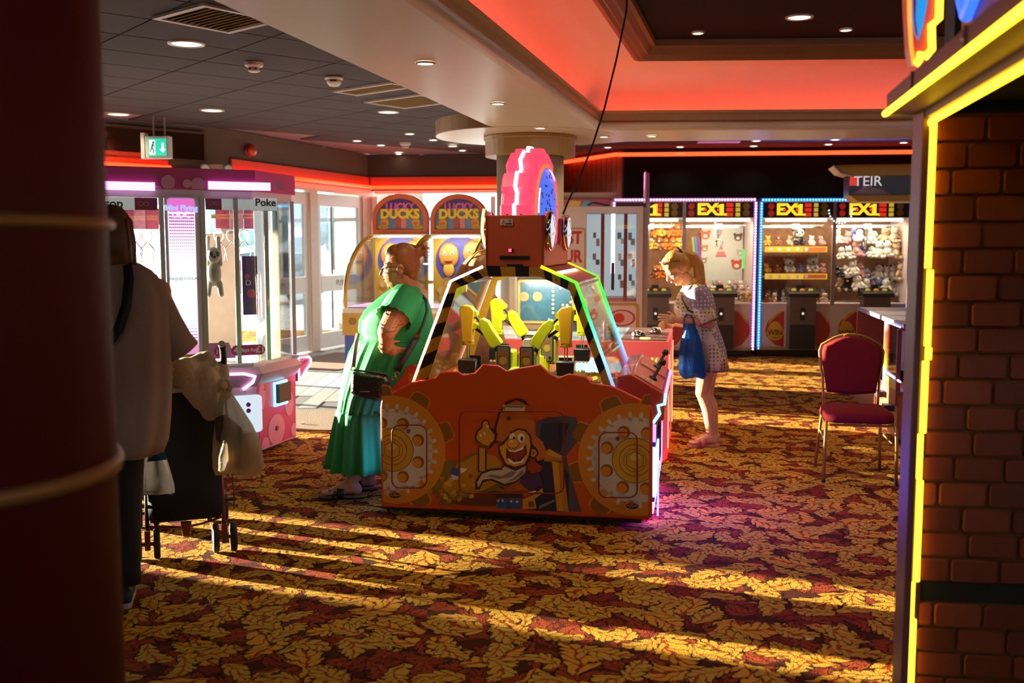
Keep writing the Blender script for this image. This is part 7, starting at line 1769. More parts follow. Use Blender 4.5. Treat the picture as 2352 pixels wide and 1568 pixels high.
SK2 = [(935, 778, 898, .272), (950, 775, 900, .285), (980, 770, 905, .285), (1018, 764, 912, .29), (1050, 759, 918, .295), (1068, 757, 920, .30)]
q = MB(); q.loft(rings(SK2, r1, D1, 160, 13, lambda i: .02 + .017 * i, .9, .1), caps=False); cloth(q, 'dress_hem_tier', t_gr, wg_)
q = MB(); q.tube([p for p in rings([(777, 823, 996, .254)], r1, D1, 48)[0]], .005, 6, closed=True); q.build('waist_seam', t_gr, wg_, smooth=True)
for s in (-1, 1):
    a = W(930, 690, s * .165) if s < 0 else W(925, 694, .15); b = (sh + (el - sh) * .42) if s < 0 else W(908, 716, .265); d = (b - a).normalized(); u = V((0, 0, 1)).cross(d).normalized(); v = d.cross(u)
    rr = []
    for k, (t, r) in enumerate(((-.30, .098), (.1, .106), (.5, .108), (.85, .106), (1.0, .104), (1.12, .114))):
        c = a + (b - a) * t; rr.append([c + (u * cos(x) + v * sin(x)) * (r * (1 + (.05 if k >= 4 else .012) * sin(14 * x))) for x in [2 * pi * j / 48 for j in range(48)]])
    q = MB(); q.loft(rr, caps=False); cloth(q, 'dress_sleeve', t_gr, wg_)
# hair: swept back to a bun
t_h1 = M('hair_auburn', '#a0662f', .5, var=.35, scale=60)
q = MB(); e = lambda f, l, u, r: q.ell(P(f, l, u), tuple(x * 1.10 for x in r), R1, 20, 14)
e(-.022, 0, .046, (.092, .080, .096)); e(-.045, 0, .01, (.072, .078, .085)); e(-.06, 0, -.045, (.045, .060, .05)); e(.02, 0, .085, (.055, .06, .05))
e(-.112, 0, .085, (.034, .036, .036)); e(-.135, 0, .098, (.024, .03, .026))
hr = remesh(q, 'hair', t_h1, b1, .006, 3)
q = MB()
def st(i):
    l = rnd.uniform(-.078, .078); u0 = rnd.uniform(.02, .10); pts = []
    for k in range(6):
        t = k / 5; pts.append(P(.05 - .15 * t + .0 * u0, l * (1 - .55 * t) * 1.06, u0 + (.135 - abs(l) * .6 - u0) * sin(pi * t * .7) * .95))
    return pts
strands(q, 46, st, .0022)
def st2(i):
    a = rnd.uniform(0, 6.28); return [P(-.118, .02 * cos(a), .09 + .02 * sin(a)), P(-.13 - .02 * rnd.random(), .04 * cos(a), .095 + .045 * sin(a)), P(-.15 - .03 * rnd.random(), .055 * cos(a), .10 + .06 * sin(a) - .01)]
strands(q, 26, st2, .0022)
for k in range(5): q.tube([P(-.0 + .01 * k, -.079, .03), P(-.015 + .01 * k, -.083, -.03), P(-.045 + .006 * k, -.074, -.085 - .006 * k)], .0022, 5)
q.build('hair_strands', M('hair_copper', '#a86a34', .45, var=.3, scale=50), b1, smooth=True)
# glasses: part of what she wears
t_gf = M('glasses_brown', '#4a2a1a', .3)
gl_ = MB()
for k in (-1, 1):
    gl_.tube([P(.106 - .004 * abs(sin(a)), k * .034 + .024 * cos(a), -.004 + .019 * sin(a)) for a in [2 * pi * i / 18 for i in range(18)]], .0022, 6, closed=True)
    gl_.tube([P(.104, k * .058, .004), P(.06, k * .083, .006), P(-.005, k * .086, .004), P(-.02, k * .082, -.012)], .0024, 6)
gl_.tube([P(.108, -.011, .0), P(.112, 0, .004), P(.108, .011, .0)], .0022, 6)
gg = gl_.build('glasses', t_gf, wg_, smooth=True)
for k in (-1, 1):
    q = MB(); q.ell(P(.106, k * .034, -.004), (.0015, .023, .018), R1, 14, 8); q.build('lens', glass('lens_glass', (.95, .97, .98), .9), gg, smooth=True)
# sandals: footbed and two buckled straps
t_sb = M('sandal_black', '#17130f', .55); t_cork = M('cork', '#8a6236', .8, var=.2)
def sandal(parent, heel, toe, w, m, mc, zt=.030):
    d = (toe - heel); d.z = 0; L_ = d.length; d.normalize(); s_ = V((-d.y, d.x, 0))
    o_ = [(-.03, .6), (-.02, .85), (.10, .95), (L_ * .55, .95), (L_ * .8, 1.15), (L_ + .0, 1.0), (L_ + .022, .6)]
    base = V((heel.x, heel.y, 0)); poly = [(a, b * w) for a, b in o_] + [(a, -b * w) for a, b in o_[::-1]]
    F = lambda a, b, h: base + d * a + s_ * b + V((0, 0, h))
    q = MB(); q.prism(poly, F, 0.002, .014); sd_ = q.build('sandal', m, parent)
    q = MB(); q.prism([(a, b * .96) for a, b in poly], F, .014, .024); q.build('footbed', mc, sd_)
    for t, h in ((L_ * .50, .078), (L_ * .74, .060)):
        q = MB(); rr = []
        for k in range(9):
            a = pi * k / 8; rr.append([F(t + o, cos(a) * w * 1.08, .012 + (h - .012) * sin(a) ** .7) for o in (-.022, .022)])
        q.loft(rr, closed=False); st_ = q.build('strap', m, sd_, smooth=True); mo = st_.modifiers.new('t', 'SOLIDIFY'); mo.thickness = .005
        q = MB(); q.box(-.011, .011, -.008, .008, -.002, .003, Matrix.Translation(F(t, -w * .9, h * .72)) @ Matrix.Rotation(radians(60), 4, d)); q.build('buckle', M('buckle_dark', '#3a342c', .3, .6), sd_)
sandal(wg_, h1, t1, .045, t_sb, t_cork); sandal(wg_, h2, t2, .045, t_sb, t_cork)
# tattoo on the arm: flat dark scrolls hugging the skin, and a bracelet
q = MB()
for k in range(11):
    t = .1 + .08 * k; c = sh + (el - sh) * t; d = (el - sh).normalized(); u = d.cross(V((0, -1, 0))).normalized(); rr = .0835 - .022 * t
    th0 = rnd.uniform(-.7, .9); pts = []
    for j in range(7):
        a = th0 + .55 * cos(j * .9); pts.append(c + d * (.02 * sin(j * 1.1)) + V((0, -1, 0)) * rr * cos(a) + u * rr * sin(a))
    q.tube(pts, .0022, 5)
q.build('tattoo_lines', M('tattoo_ink', '#5a4640', .7), b1, smooth=True)
q = MB(); dd_ = (wr - el).normalized(); a_ = dd_.orthogonal().normalized(); b_ = dd_.cross(a_); q.tube([wr - dd_ * .012 + (a_ * cos(t) + b_ * sin(t)) * .040 for t in [2 * pi * i / 20 for i in range(20)]], .004, 6, closed=True); q.build('bracelet', M('bracelet_gold', '#b8904a', .3, .8), wg_, smooth=True)
# her black handbag on a long strap
hb = thing('handbag', 'black crocodile leather handbag hanging on a strap from the person in green', 'bag', tuple(at(850, 884, D1 - .36)), 0)
HB = lambda px, py, dy=0.0: at(px, py, D1 - .36 + dy) - hb.location
t_bg = M('bag_black', '#0e0d0f', .22, var=.3, scale=80, bump=.5, coat=.4)
pl_ = [(807, 858), (812, 852), (850, 857), (888, 862), (895, 872), (893, 905), (885, 918), (868, 920), (815, 908), (806, 898)]
pp = [HB(*p) for p in pl_]; q = MB(); cen = sum(pp, V()) / len(pp)
q.loft([[cen + (p - cen) * k + V((0, y, 0)) for p in pp] for k, y in ((.82, -.055), (.97, -.035), (1, .0), (.97, .035), (.82, .055))]); q.build('bag_body', t_bg, hb, bevel=.006)
q = MB(); q.tube([HB(812, 851, 0) + V((0, 0, .004)), HB(850, 856, 0) + V((0, 0, .006)), HB(889, 861) + V((0, 0, .004))], .006, 6); q.build('zip', M('zip_brown', '#4a3a22', .4, .5), hb)
q = MB(); q.box(-.03, .03, -.002, .002, -.003, .003, Matrix.Translation(HB(838, 899, -.058))); q.build('name_plate', M('bag_plate', '#a8a09a', .3, .7), hb)
def ring_(px, py, dy, r=.013):
    c = HB(px, py, dy); q = MB(); q.tube([c + V((r * cos(a), 0, r * sin(a))) for a in [2 * pi * i / 14 for i in range(14)]], .003, 6, closed=True); return q.build('ring', M('ring_gold', '#c8a050', .2, .9), hb, smooth=True)
ring_(811, 846, 0); ring_(905, 868, .05); ring_(912, 858, .06)
def strap(pts, w, m, name='strap'):
    P_ = [V(p) for p in pts]; q = MB(); rr = []
    for i, p in enumerate(P_):
        t = (P_[min(i + 1, len(P_) - 1)] - P_[max(i - 1, 0)]).normalized(); s_ = t.cross(V((0, -1, 0))).normalized() * w / 2; rr.append([p - s_, p + s_])
    q.loft(rr, closed=False); o = q.build(name, m, hb, smooth=True); mo = o.modifiers.new('t', 'SOLIDIFY'); mo.thickness = .004; return o
t_st = M('strap_grey', '#28282c', .6); t_st2 = M('strap_pale', '#6c6a66', .6)
W2 = lambda px, py, y: at(px, py, D1 + y) - hb.location
strap([W2(811, 843, -.34), W2(814, 815, -.33), W2(818, 785, -.29), W2(822, 765, -.22)], .026, t_st2)
strap([W2(912, 852, -.30), W2(922, 832, -.32), W2(945, 795, -.30), W2(958, 772, -.28)], .042, t_st)
strap([W2(958, 772, -.28), W2(972, 745, -.24), W2(981, 715, -.20), W2(979, 690, -.12), W2(965, 672, -.02)], .018, t_st)
q = MB(); c = W2(958, 771, -.286); q.box(-.02, .02, -.004, .004, -.012, .012, Matrix.Translation(c)); q.build('strap_buckle', M('ring_gold'), hb)

# ---------------------------------------------------------------- woman at the pink pusher
D2 = 7.95; r2 = V((fl(1612, 1026).x, D2, 0))
W = lambda px, py, dy=0.0: at(px, py, D2 + dy) - r2
w2 = thing('person', 'person in a short patterned dress with fair ponytail bending over the pink coin pusher', 'person', r2)
sk2 = skin_mat('skin_fair', '#d09a74')
q = MB(); R2 = basis((-.80, -.10, -.58)); hc2 = W(1556, 616); P2_ = head(q, hc2, R2, 1.02)
q.cap(W(1568, 632), W(1592, 664), .052, .066)
q.ell(W(1596, 690), (.125, .16, .13)); q.ell(W(1570, 708), (.075, .12, .09)); q.ell(W(1608, 740), (.105, .135, .13)); q.ell(W(1624, 785), (.105, .15, .13))
q.cap(W(1594, 668, 0), W(1600, 676, -.16), .065, .062); q.cap(W(1594, 668, 0), W(1596, 672, .16), .065, .062)
s2, e2, wr_ = W(1600, 678, -.17), W(1628, 740, -.21), W(1556, 735, -.17)
q.cap(s2, e2, .058, .042); q.cap(e2, wr_, .042, .027); hand(q, wr_, (-.92, -.05, .12), (-.1, 0, 1), (-.1, 1, -.2), .92, .55)
s3, e3, w3 = W(1596, 676, .17), W(1600, 745, .20), W(1550, 742, .12); q.cap(s3, e3, .055, .04); q.cap(e3, w3, .040, .027); hand(q, w3, (-.95, -.1, -.15), (0, 0, 1), (0, -.6, -.8), .9, .4)
for dy, kx, ax in ((-.085, 1613, 1634), (.085, 1622, 1640)):
    hp, kn, an = W(1630, 815, dy), W(kx, 902, dy), W(ax, 1003, dy)
    q.cap(hp, kn, .088, .056); q.cap(kn, kn + (an - kn) * .35 + V((.022, 0, 0)), .052, .054); q.cap(kn + (an - kn) * .35 + V((.022, 0, 0)), an, .052, .034)
    hh = V((an.x + .035, dy, .026)); tt = V((an.x - .17, dy - .01, .024)); foot(q, an, hh, tt, .95)
b2 = remesh(q, 'body', sk2, w2, .0052, 2); face_parts(b2, P2_, R2, 1.02)
for dy, ax in ((-.085, 1634), (.085, 1640)):
    an = W(ax, 1003, dy); hh = V((an.x + .035, dy, 0)); tt = V((an.x - .17, dy - .01, 0)); sandal(w2, hh, tt, .040, M('sandal_pink', '#c86a5a', .5), M('sandal_tan', '#b88a62', .7))
def dress_mat():
    m = bpy.data.materials.new('patterned_dress'); m.use_nodes = True; nt = m.node_tree; L = nt.links.new; b = nt.nodes['Principled BSDF']; b.inputs['Roughness'].default_value = .85
    tc = nt.nodes.new('ShaderNodeTexCoord'); ck = nt.nodes.new('ShaderNodeTexVoronoi'); ck.inputs['Scale'].default_value = 34; ck.inputs['Randomness'].default_value = .05
    n = nt.nodes.new('ShaderNodeTexVoronoi'); n.inputs['Scale'].default_value = 5.2
    gt = nt.nodes.new('ShaderNodeMath'); gt.operation = 'LESS_THAN'; gt.inputs[1].default_value = .36
    L(tc.outputs['Object'], ck.inputs['Vector']); L(tc.outputs['Object'], n.inputs['Vector']); L(ck.outputs['Distance'], gt.inputs[0])
    sp = nt.nodes.new('ShaderNodeSeparateColor'); L(n.outputs['Color'], sp.inputs[0])
    cr = nt.nodes.new('ShaderNodeValToRGB'); cr.color_ramp.interpolation = 'CONSTANT'; L(sp.outputs[0], cr.inputs[0])
    for i, (p, c) in enumerate(((0, '#c9bca8'), (.4, '#8a7a98'), (.6, '#6e3a2c'), (.8, '#b89a7a'))):
        e = cr.color_ramp.elements[i] if i < 2 else cr.color_ramp.elements.new(p); e.position = p; e.color = (*lin(c), 1)
    cr2 = nt.nodes.new('ShaderNodeValToRGB'); cr2.color_ramp.interpolation = 'CONSTANT'; L(sp.outputs[0], cr2.inputs[0])
    for i, (p, c) in enumerate(((0, '#8a6a6a'), (.4, '#c8bcc0'), (.6, '#d0bca8'), (.8, '#6a3a34'))):
        e = cr2.color_ramp.elements[i] if i < 2 else cr2.color_ramp.elements.new(p); e.position = p; e.color = (*lin(c), 1)
    mx = nt.nodes.new('ShaderNodeMix'); mx.data_type = 'RGBA'; L(gt.outputs[0], mx.inputs['Factor']); L(cr.outputs[0], mx.inputs['A']); L(cr2.outputs[0], mx.inputs['B']); L(mx.outputs['Result'], b.inputs['Base Color']); return m
t_pd = dress_mat(); t_band = M('dress_band', '#5a4034', .8, var=.3, scale=60)
DR = [(652, 1578, 1618, .10), (662, 1568, 1628, .15), (680, 1556, 1637, .185), (705, 1549, 1642, .20), (725, 1556, 1643, .185), (745, 1572, 1646, .175), (770, 1585, 1655, .19), (800, 1588, 1664, .205), (825, 1590, 1668, .215), (848, 1592, 1671, .22)]
q = MB(); q.loft(rings(DR, r2, D2, 96, 13, lambda i: .004 + .004 * max(0, i - 4), .2, .2), caps=False); cloth(q, 'dress', t_pd, w2)
q = MB(); q.tube(rings([(846, 1591, 1671, .222)], r2, D2, 64)[0], .006, 6, closed=True); q.build('dress_hem', t_band, w2, smooth=True)
for s, (sa, ea) in ((-1, (s2, e2)), (1, (s3, e3))):
    q = MB(); d = (ea - sa); u = d.normalized().orthogonal().normalized(); v = d.normalized().cross(u); rr = []
    for t, r in ((-.25, .080), (.1, .084), (.5, .078), (.85, .072), (1.0, .075)): rr.append([sa + d * t + (u * cos(x) + v * sin(x)) * r * (1 + .015 * sin(9 * x)) for x in [2 * pi * j / 40 for j in range(40)]])
    q.loft(rr, caps=False); cloth(q, 'dress_sleeve', t_pd, w2)
    q = MB(); q.tube(rr[-1], .006, 6, closed=True); q.build('sleeve_cuff', t_band, w2, smooth=True)
q = MB(); q.tube([V((p.x, p.y - .004, p.z)) for p in [W(1590, 655, -.14), W(1566, 685, -.17), W(1580, 712, -.20), W(1600, 720, -.19)]], .008, 6); q.build('dress_trim', t_band, w2, smooth=True)
t_h2 = M('hair_blond', '#b8843c', .45, var=.3, scale=60)
q = MB(); e = lambda f, l, u, r: q.ell(P2_(f, l, u), tuple(x * 1.02 for x in r), R2, 20, 14)
e(-.020, 0, .050, (.098, .082, .095)); e(-.05, 0, .01, (.072, .078, .085)); e(.03, 0, .085, (.06, .062, .045)); e(.04, .05, .05, (.045, .03, .05)); e(.04, -.05, .05, (.045, .03, .05))
pb = P2_(-.085, 0, .095)
tail = [pb, W(1592, 590), W(1604, 610), W(1607, 640), W(1610, 670), W(1622, 705), W(1630, 740)]
q.tube(tail, [.034, .042, .046, .045, .042, .034, .018], 12)
q.tube([W(1590, 640, -.03), W(1606, 680, -.06), W(1622, 720, -.07)], [.03, .04, .02], 10)
hr2 = remesh(q, 'hair', t_h2, b2, .0065, 3)
q = MB()
def st3(i):
    o = V((rnd.uniform(-.035, .035), rnd.uniform(-.05, .05), rnd.uniform(-.01, .01))); return [p + o * (.5 + .1 * k) for k, p in enumerate(tail)]
strands(q, 34, st3, .003)
def st4(i):
    l = rnd.uniform(-.08, .08); return [P2_(.085 - .17 * t, l * (1 - .4 * t), .06 + .075 * sin(pi * (t * .85 + .05)) - abs(l) * .35) for t in (0, .2, .4, .6, .8, 1)]
strands(q, 40, st4, .0022)
q.build('hair_strands', M('hair_gold', '#c8984e', .45, var=.3, scale=50), b2, smooth=True)
q = MB(); q.tube([pb + R2 @ V((.0, .04 * cos(a), .035 * sin(a))) for a in [2 * pi * i / 16 for i in range(16)]], .014, 8, closed=True); q.build('hair_band', M('scrunchie', '#4a2f22', .8, var=.4, scale=90), w2, smooth=True)
gl_ = MB()
for k in (-1, 1):
    gl_.ell(P2_(.078, k * .034, .105), (.008, .026, .018), R2, 12, 8); gl_.tube([P2_(.078, k * .06, .105), P2_(.02, k * .086, .085), P2_(-.03, k * .086, .05)], .0035, 6)
gl_.tube([P2_(.08, -.012, .108), P2_(.08, .012, .108)], .003, 6); gl_.build('sunglasses', M('sunglasses', '#5a2a18', .2), w2, smooth=True)
# blue carrier bag hanging from her forearm
bl_ = thing('carrier_bag', 'blue plastic carrier bag hanging from the forearm at the pink pusher', 'bag', tuple(at(1592, 800, D2 - .24)))
B = lambda px, py, dy=0.0: at(px, py, D2 - .24 + dy) - bl_.location
def bag_mesh(rows, B, n=40, dep=.07, seed=1, amp=.10):
    rr = []; rs = random.Random(seed); ph = rs.uniform(0, 6)
    for i, (py, xa, xb, d) in enumerate(rows):
        a, b = B(xa, py), B(xb, py); c = (a + b) / 2; rx = (b - a).length / 2
        rr.append([V((c.x + rx * math.copysign(abs(cos(t)) ** .8, cos(t)) * (1 + amp * .35 * sin(5 * t + ph + i * .6)), c.y + d * dep * (sin(t)) * (1 + amp * 2 * sin(7 * t + ph * 2 + i * .9)), c.z + .006 * sin(3 * t + i))) for t in [2 * pi * k / n for k in range(n)]])
    return rr
q = MB(); q.loft(bag_mesh([(745, 1572, 1594, .3), (762, 1568, 1602, .6), (785, 1562, 1610, .9), (815, 1559, 1617, 1.1), (845, 1559, 1622, 1.1), (862, 1562, 1623, .95), (868, 1570, 1617, .5)], B, seed=4), caps=True); q.build('bag_body', film('film_blue', '#1a6ac0', .22), bl_, smooth=True)
q = MB(); q.tube([B(1570, 752), B(1572, 728, .02), B(1578, 722, .06)], [(.012, .004)] * 3, 6); q.tube([B(1596, 752), B(1592, 730, .02), B(1580, 722, .06)], [(.012, .004)] * 3, 6); q.build('bag_handle', film('film_lilac', '#8a7ac8', .15), bl_, smooth=True)
q = MB(); q.ell(B(1590, 838), (.065, .045, .07), n=14, m=9); q.build('bag_contents', M('contents_teal', '#3a8aa8', .6, var=.4, scale=20), bl_, smooth=True)

# ---------------------------------------------------------------- person behind the digger machine (long fair hair)
D4 = 7.32; r4 = V((-.33, D4, 0)); W = lambda px, py, dy=0.0: at(px, py, D4 + dy) - r4
w4 = thing('person', 'person with long light brown hair bending down behind the orange digger machine', 'person', r4)
q = MB(); R4 = basis((.55, .55, -.62)); P4 = head(q, W(1108, 622), R4, 1.0)
q.cap(W(1102, 640), W(1088, 680), .05, .06); q.ell(W(1085, 705), (.14, .10, .12)); q.ell(W(1072, 760), (.14, .11, .16)); q.ell(W(1070, 830), (.15, .11, .14))
for k in (-1, 1):
    q.cap(W(1085 + k * 45, 690), W(1090 + k * 52, 755), .05, .04); q.cap(W(1090 + k * 52, 755), W(1118 + k * 40, 800), .038, .028); hand(q, W(1118 + k * 40, 800), (.7, .1, -.7), (0, 1, 0), (-.7, 0, -.7), .9, .4)
    q.cap(W(1070 + k * 26, 850), W(1070 + k * 26, 940), .08, .06); q.cap(W(1070 + k * 26, 940), V((W(1070 + k * 26, 1000).x, 0, .08)), .055, .04); x = W(1070 + k * 26, 1000).x; foot(q, V((x, 0, .09)), V((x, -.04, .025)), V((x + .02, .17, .024)), .95)
b4 = remesh(q, 'body', skin_mat('skin_tan', '#b88a6a'), w4, .007, 2); face_parts(b4, P4, R4, 1.0)
q = MB(); q.loft(rings([(676, 1058, 1118, .07), (690, 1040, 1135, .11), (715, 1036, 1138, .125), (770, 1036, 1126, .13), (840, 1030, 1128, .14)], r4, D4, 40), caps=False); cloth(q, 'shirt', M('shirt_salmon', '#b8786a', .85), w4)
q = MB(); q.loft(rings([(830, 1030, 1128, .14), (900, 1034, 1118, .12), (935, 1036, 1112, .11)], r4, D4, 40), caps=False); cloth(q, 'shorts', M('shorts_blue', '#3a4258', .85), w4)
t_h4 = M('hair_lightbrown', '#a87c4a', .45, var=.4, scale=55)
q = MB(); q.ell(P4(-.02, 0, .05), (.10, .085, .095), R4); q.ell(P4(-.05, 0, .0), (.08, .085, .09), R4)
q.tube([W(1112, 592), W(1092, 600), W(1072, 622), W(1052, 650), W(1042, 690), W(1040, 720)], [.045, .062, .062, .055, .045, .02], 12); remesh(q, 'hair', t_h4, b4, .008, 3)
q = MB()
def st5(i):
    o = V((0, rnd.uniform(-.05, .05), 0)); k0 = rnd.uniform(-14, 14)
    return [W(1118, 585 + k0) + o, W(1096, 592 + k0) + o * 1.2, W(1074, 614 + k0 * .9) + o * 1.2, W(1052, 645 + k0 * .7) + o, W(1041, 688 + k0) + o]
strands(q, 40, st5, .004); q.build('hair_strands', M('hair_sand', '#c89a62', .45, var=.3, scale=50), b4, smooth=True)

# ---------------------------------------------------------------- person with the pushchair, seen from behind
D3 = 4.32; r3 = V((-1.72, D3, 0)); W = lambda px, py, dy=0.0: at(px, py, D3 + dy) - r3
w3_ = thing('person', 'person in loose pale shirt and black strap, pushing a pushchair past the red column', 'person', r3)
fw = V((-.30, .95, 0)); rt = V((.95, .30, 0))
q = MB(); R3 = basis((-.35, .93, -.12)); P3 = head(q, W(256, 545), R3, 1.0)
q.cap(W(260, 575), W(264, 622), .052, .07); q.ell(W(268, 690), (.19, .12, .16)); q.ell(W(270, 790), (.17, .13, .2)); q.ell(W(268, 920), (.18, .15, .18))
for k in (-1, 1):
    c = W(264, 672); s_ = c + rt * (k * .165); e_ = c + rt * (k * .245) + V((0, 0, -.235)) + fw * .05; h_ = c + rt * (k * .17) + fw * .27 + V((0, 0, -.30))
    q.cap(c + rt * (k * .08), s_, .07, .068); q.cap(s_, e_, .062, .048); q.cap(e_, h_, .045, .030); hand(q, h_, fw * .8 + V((0, 0, -.3)), V((0, 0, 1)) if k > 0 else V((0, 0, 1)), rt * -k, .95, .7)
    hp = W(212, 950) + rt * (k * .09); kn = V((hp.x + .01 * k, hp.y + .03, .47)); an = V((hp.x + .012 * k, hp.y - .01, .10))
    q.cap(hp, kn, .088, .062); q.cap(kn, kn * .6 + an * .4 - fw * .015, .06, .06); q.cap(kn * .6 + an * .4 - fw * .015, an, .058, .04); foot(q, an, V((an.x, an.y, .035)) - fw * .04, V((an.x, an.y, .034)) + fw * .17, 1.0)
    if k > 0: elbow3, hand3, an3 = e_, h_, an
    else: elbow3b, an3b = e_, an
b3 = remesh(q, 'body', skin_mat('skin_light', '#c08a6a'), w3_, .007, 2); face_parts(b3, P3, R3, 1.0)
t_sh = M('shirt_pale', '#a08672', .9, var=.10, scale=4, trans=.08, bump=.7)
_sm = _M['shirt_pale'].node_tree; [setattr(n.inputs['Distance'], 'default_value', .03) for n in _sm.nodes if n.type == 'BUMP']
SH = [(596, 225, 292, .075), (606, 205, 318, .10), (622, 178, 345, .125), (645, 160, 366, .145), (680, 152, 380, .155), (760, 155, 386, .165), (860, 158, 388, .175), (950, 160, 385, .185), (1010, 166, 378, .19), (1040, 172, 366, .19)]
q = MB(); q.loft(rings(SH, r3, D3, 96, 7, lambda i: .006 + .004 * i, .5, .3), caps=False); cloth(q, 'shirt', t_sh, w3_)
for k, e_ in ((1, elbow3), (-1, elbow3b)):
    c = W(264, 678) + rt * (k * .105); d = e_ + V((0, 0, -.02)) - c; u = d.normalized().orthogonal().normalized(); v = d.normalized().cross(u); q = MB(); rr = []
    for t, r in ((-.15, .10), (.25, .104), (.6, .094), (.9, .086), (1.08, .090)): rr.append([c + d * t + (u * cos(x) + v * sin(x)) * r * (1 + .03 * sin(6 * x + 4 * t)) for x in [2 * pi * j / 40 for j in range(40)]])
    q.loft(rr, caps=False); cloth(q, 'shirt_sleeve', t_sh, w3_)
t_tr = M('trousers_black', '#14161c', .85)
for k, an in ((1, an3), (-1, an3b)):
    hp = W(212, 945) + rt * (k * .09); q = MB(); rr = []
    for t, r in ((0, .13), (.3, .115), (.6, .09), (.9, .078), (1.0, .078)):
        c = hp * (1 - t) + an * t; rr.append([V((c.x + r * cos(x) * (1 + .02 * sin(5 * x + 9 * t)), c.y + r * sin(x), c.z)) for x in [2 * pi * j / 32 for j in range(32)]])
    q.loft(rr, caps=False); cloth(q, 'trouser_leg', t_tr, w3_)
    base = V((an.x, an.y, 0)); F = lambda a, b, h: base + fw * a + rt * b + V((0, 0, h))
    o_ = [(-.075, .025), (-.06, .038), (.05, .042), (.13, .047), (.18, .036), (.195, .0)]; poly = o_ + [(a, -b) for a, b in o_[-2::-1]]
    q = MB(); q.prism(poly, F, .002, .026); so_ = q.build('shoe', M('shoe_sole', '#b8aa98', .7), w3_)
    q = MB(); q.loft([[F(a * s_, b * s_, h) for a, b in poly] for s_, h in ((.98, .026), (1.0, .05), (.86, .075), (.5, .098), (.4, .13))]); q.build('shoe_upper', M('shoe_blue', '#1c2430', .7), so_, smooth=True)
t_h3 = M('hair_brown', '#5a361c', .5, var=.35, scale=50)
q = MB(); e = lambda f, l, u, r: q.ell(P3(f, l, u), r, R3, 20, 14)
e(-.02, 0, .045, (.10, .085, .095)); e(-.05, 0, -.02, (.075, .088, .11)); e(-.045, 0, -.09, (.06, .082, .06)); e(.01, -.075, -.04, (.05, .025, .10)); e(.01, .075, -.04, (.05, .025, .10))
remesh(q, 'hair', t_h3, b3, .008, 3)
q = MB()
def st6(i):
    l = rnd.uniform(-.09, .09); f = -.10 + .5 * l * l * 8; return [P3(-.03, l * .5, .125), P3(f - .01, l * .95, .06), P3(f - .015, l * 1.05, -.03), P3(f + .0, l * 1.08, -.11), P3(f + .02, l * 1.0, -.15)]
strands(q, 44, st6, .003); q.build('hair_strands', M('hair_brown2', '#7a4a24', .45, var=.3, scale=50), b3, smooth=True)
q = MB(); pts = [W(292, 606, -.10), W(296, 640, -.15), W(290, 700, -.18), W(272, 755, -.19), W(240, 800, -.19), W(190, 850, -.17)]
rr = []
for i, p in enumerate(pts):
    t = (pts[min(i + 1, 5)] - pts[max(i - 1, 0)]).normalized(); s_ = t.cross(V((0, -1, 0))).normalized() * .021; rr.append([p - s_, p + s_])
q.loft(rr, closed=False); o = q.build('shoulder_strap', M('strap_black', '#0e0e10', .6), w3_, smooth=True); mo = o.modifiers.new('t', 'SOLIDIFY'); mo.thickness = .006

# ================================================================ PUSHCHAIR, COAT AND BAGS
SR = radians(20); sc_ = thing('pushchair', 'black folding pushchair with double wheels seen from behind beside the dark red column', 'pushchair', (-1.69, 5.05, 0), SR)
t_fb = M('buggy_black', '#0c0d10', .8, var=.2); t_ft = M('buggy_tube', '#2a2426', .3, .5); t_rt = M('buggy_rust', '#7a3018', .4); t_ty = M('tyre_grey', '#1a1a1c', .7)
for s in (-1, 1):
    q = MB(); q.tube([(s * .17, .62, .12), (s * .185, .30, .48), (s * .20, .04, .80), (s * .205, -.04, .96), (s * .205, -.085, 1.045)], .011, 8); q.build('push_tube', t_ft, sc_, smooth=True)
    q = MB(); q.tube([(s * .205, -.05, .985), (s * .205, -.08, 1.04), (s * .20, -.125, 1.085), (s * .19, -.20, 1.115)], .017, 8); h = q.build('handle_grip', t_blk, sc_, smooth=True)
    q = MB(); q.cyl((s * .19, -.20, 1.115), (s * .1885, -.212, 1.118), .0165, n=10); q.build('grip_end', M('grip_pale', '#c8c0b0', .4), h)
    q = MB(); q.tube([(s * .19, .0, .10), (s * .188, .06, .30), (s * .186, .22, .56)], .011, 8); q.build('rear_tube', t_rt if s > 0 else t_ft, sc_, smooth=True)
    for y, tag_ in ((0.0, 'rear'), (.64, 'front')):
        q = MB(); q.cyl((s * .19 - .06, y, .078), (s * .19 + .06, y, .078), .010, n=8); q.box(s * .19 - .014, s * .19 + .014, y - .02, y + .02, .05, .15); q.build('axle_block', t_rt, sc_)
        for k in (-1, 1):
            c = (s * .19 + k * .045, y, .078); q = MB(); q.lathe([(.045, -.016), (.070, -.016), (.078, -.008), (.078, .008), (.070, .016), (.045, .016)], c, 22, axis=(1, 0, 0), caps=False); w_ = q.build('wheel', t_ty, sc_, smooth=True)
            q = MB(); q.lathe([(.048, -.010), (.02, -.014), (.0, -.014)], c, 16, axis=(1, 0, 0), caps=False); q.lathe([(.048, .010), (.02, .014), (.0, .014)], c, 16, axis=(1, 0, 0), caps=False); q.build('hub', M('hub_white', '#8f8a86', .4), w_, smooth=True)
    q = MB(); q.cyl((s * .20, .03, .27), (s * .255, .03, .27), .010, n=8); q.build('brake_pedal', t_blk, sc_)
q = MB(); q.tube([(-.19, .02, .165), (-.08, .02, .150), (0, .02, .145), (.08, .02, .155), (.19, .02, .185)], .007, 6); q.build('brake_bar', t_rt, sc_, smooth=True)
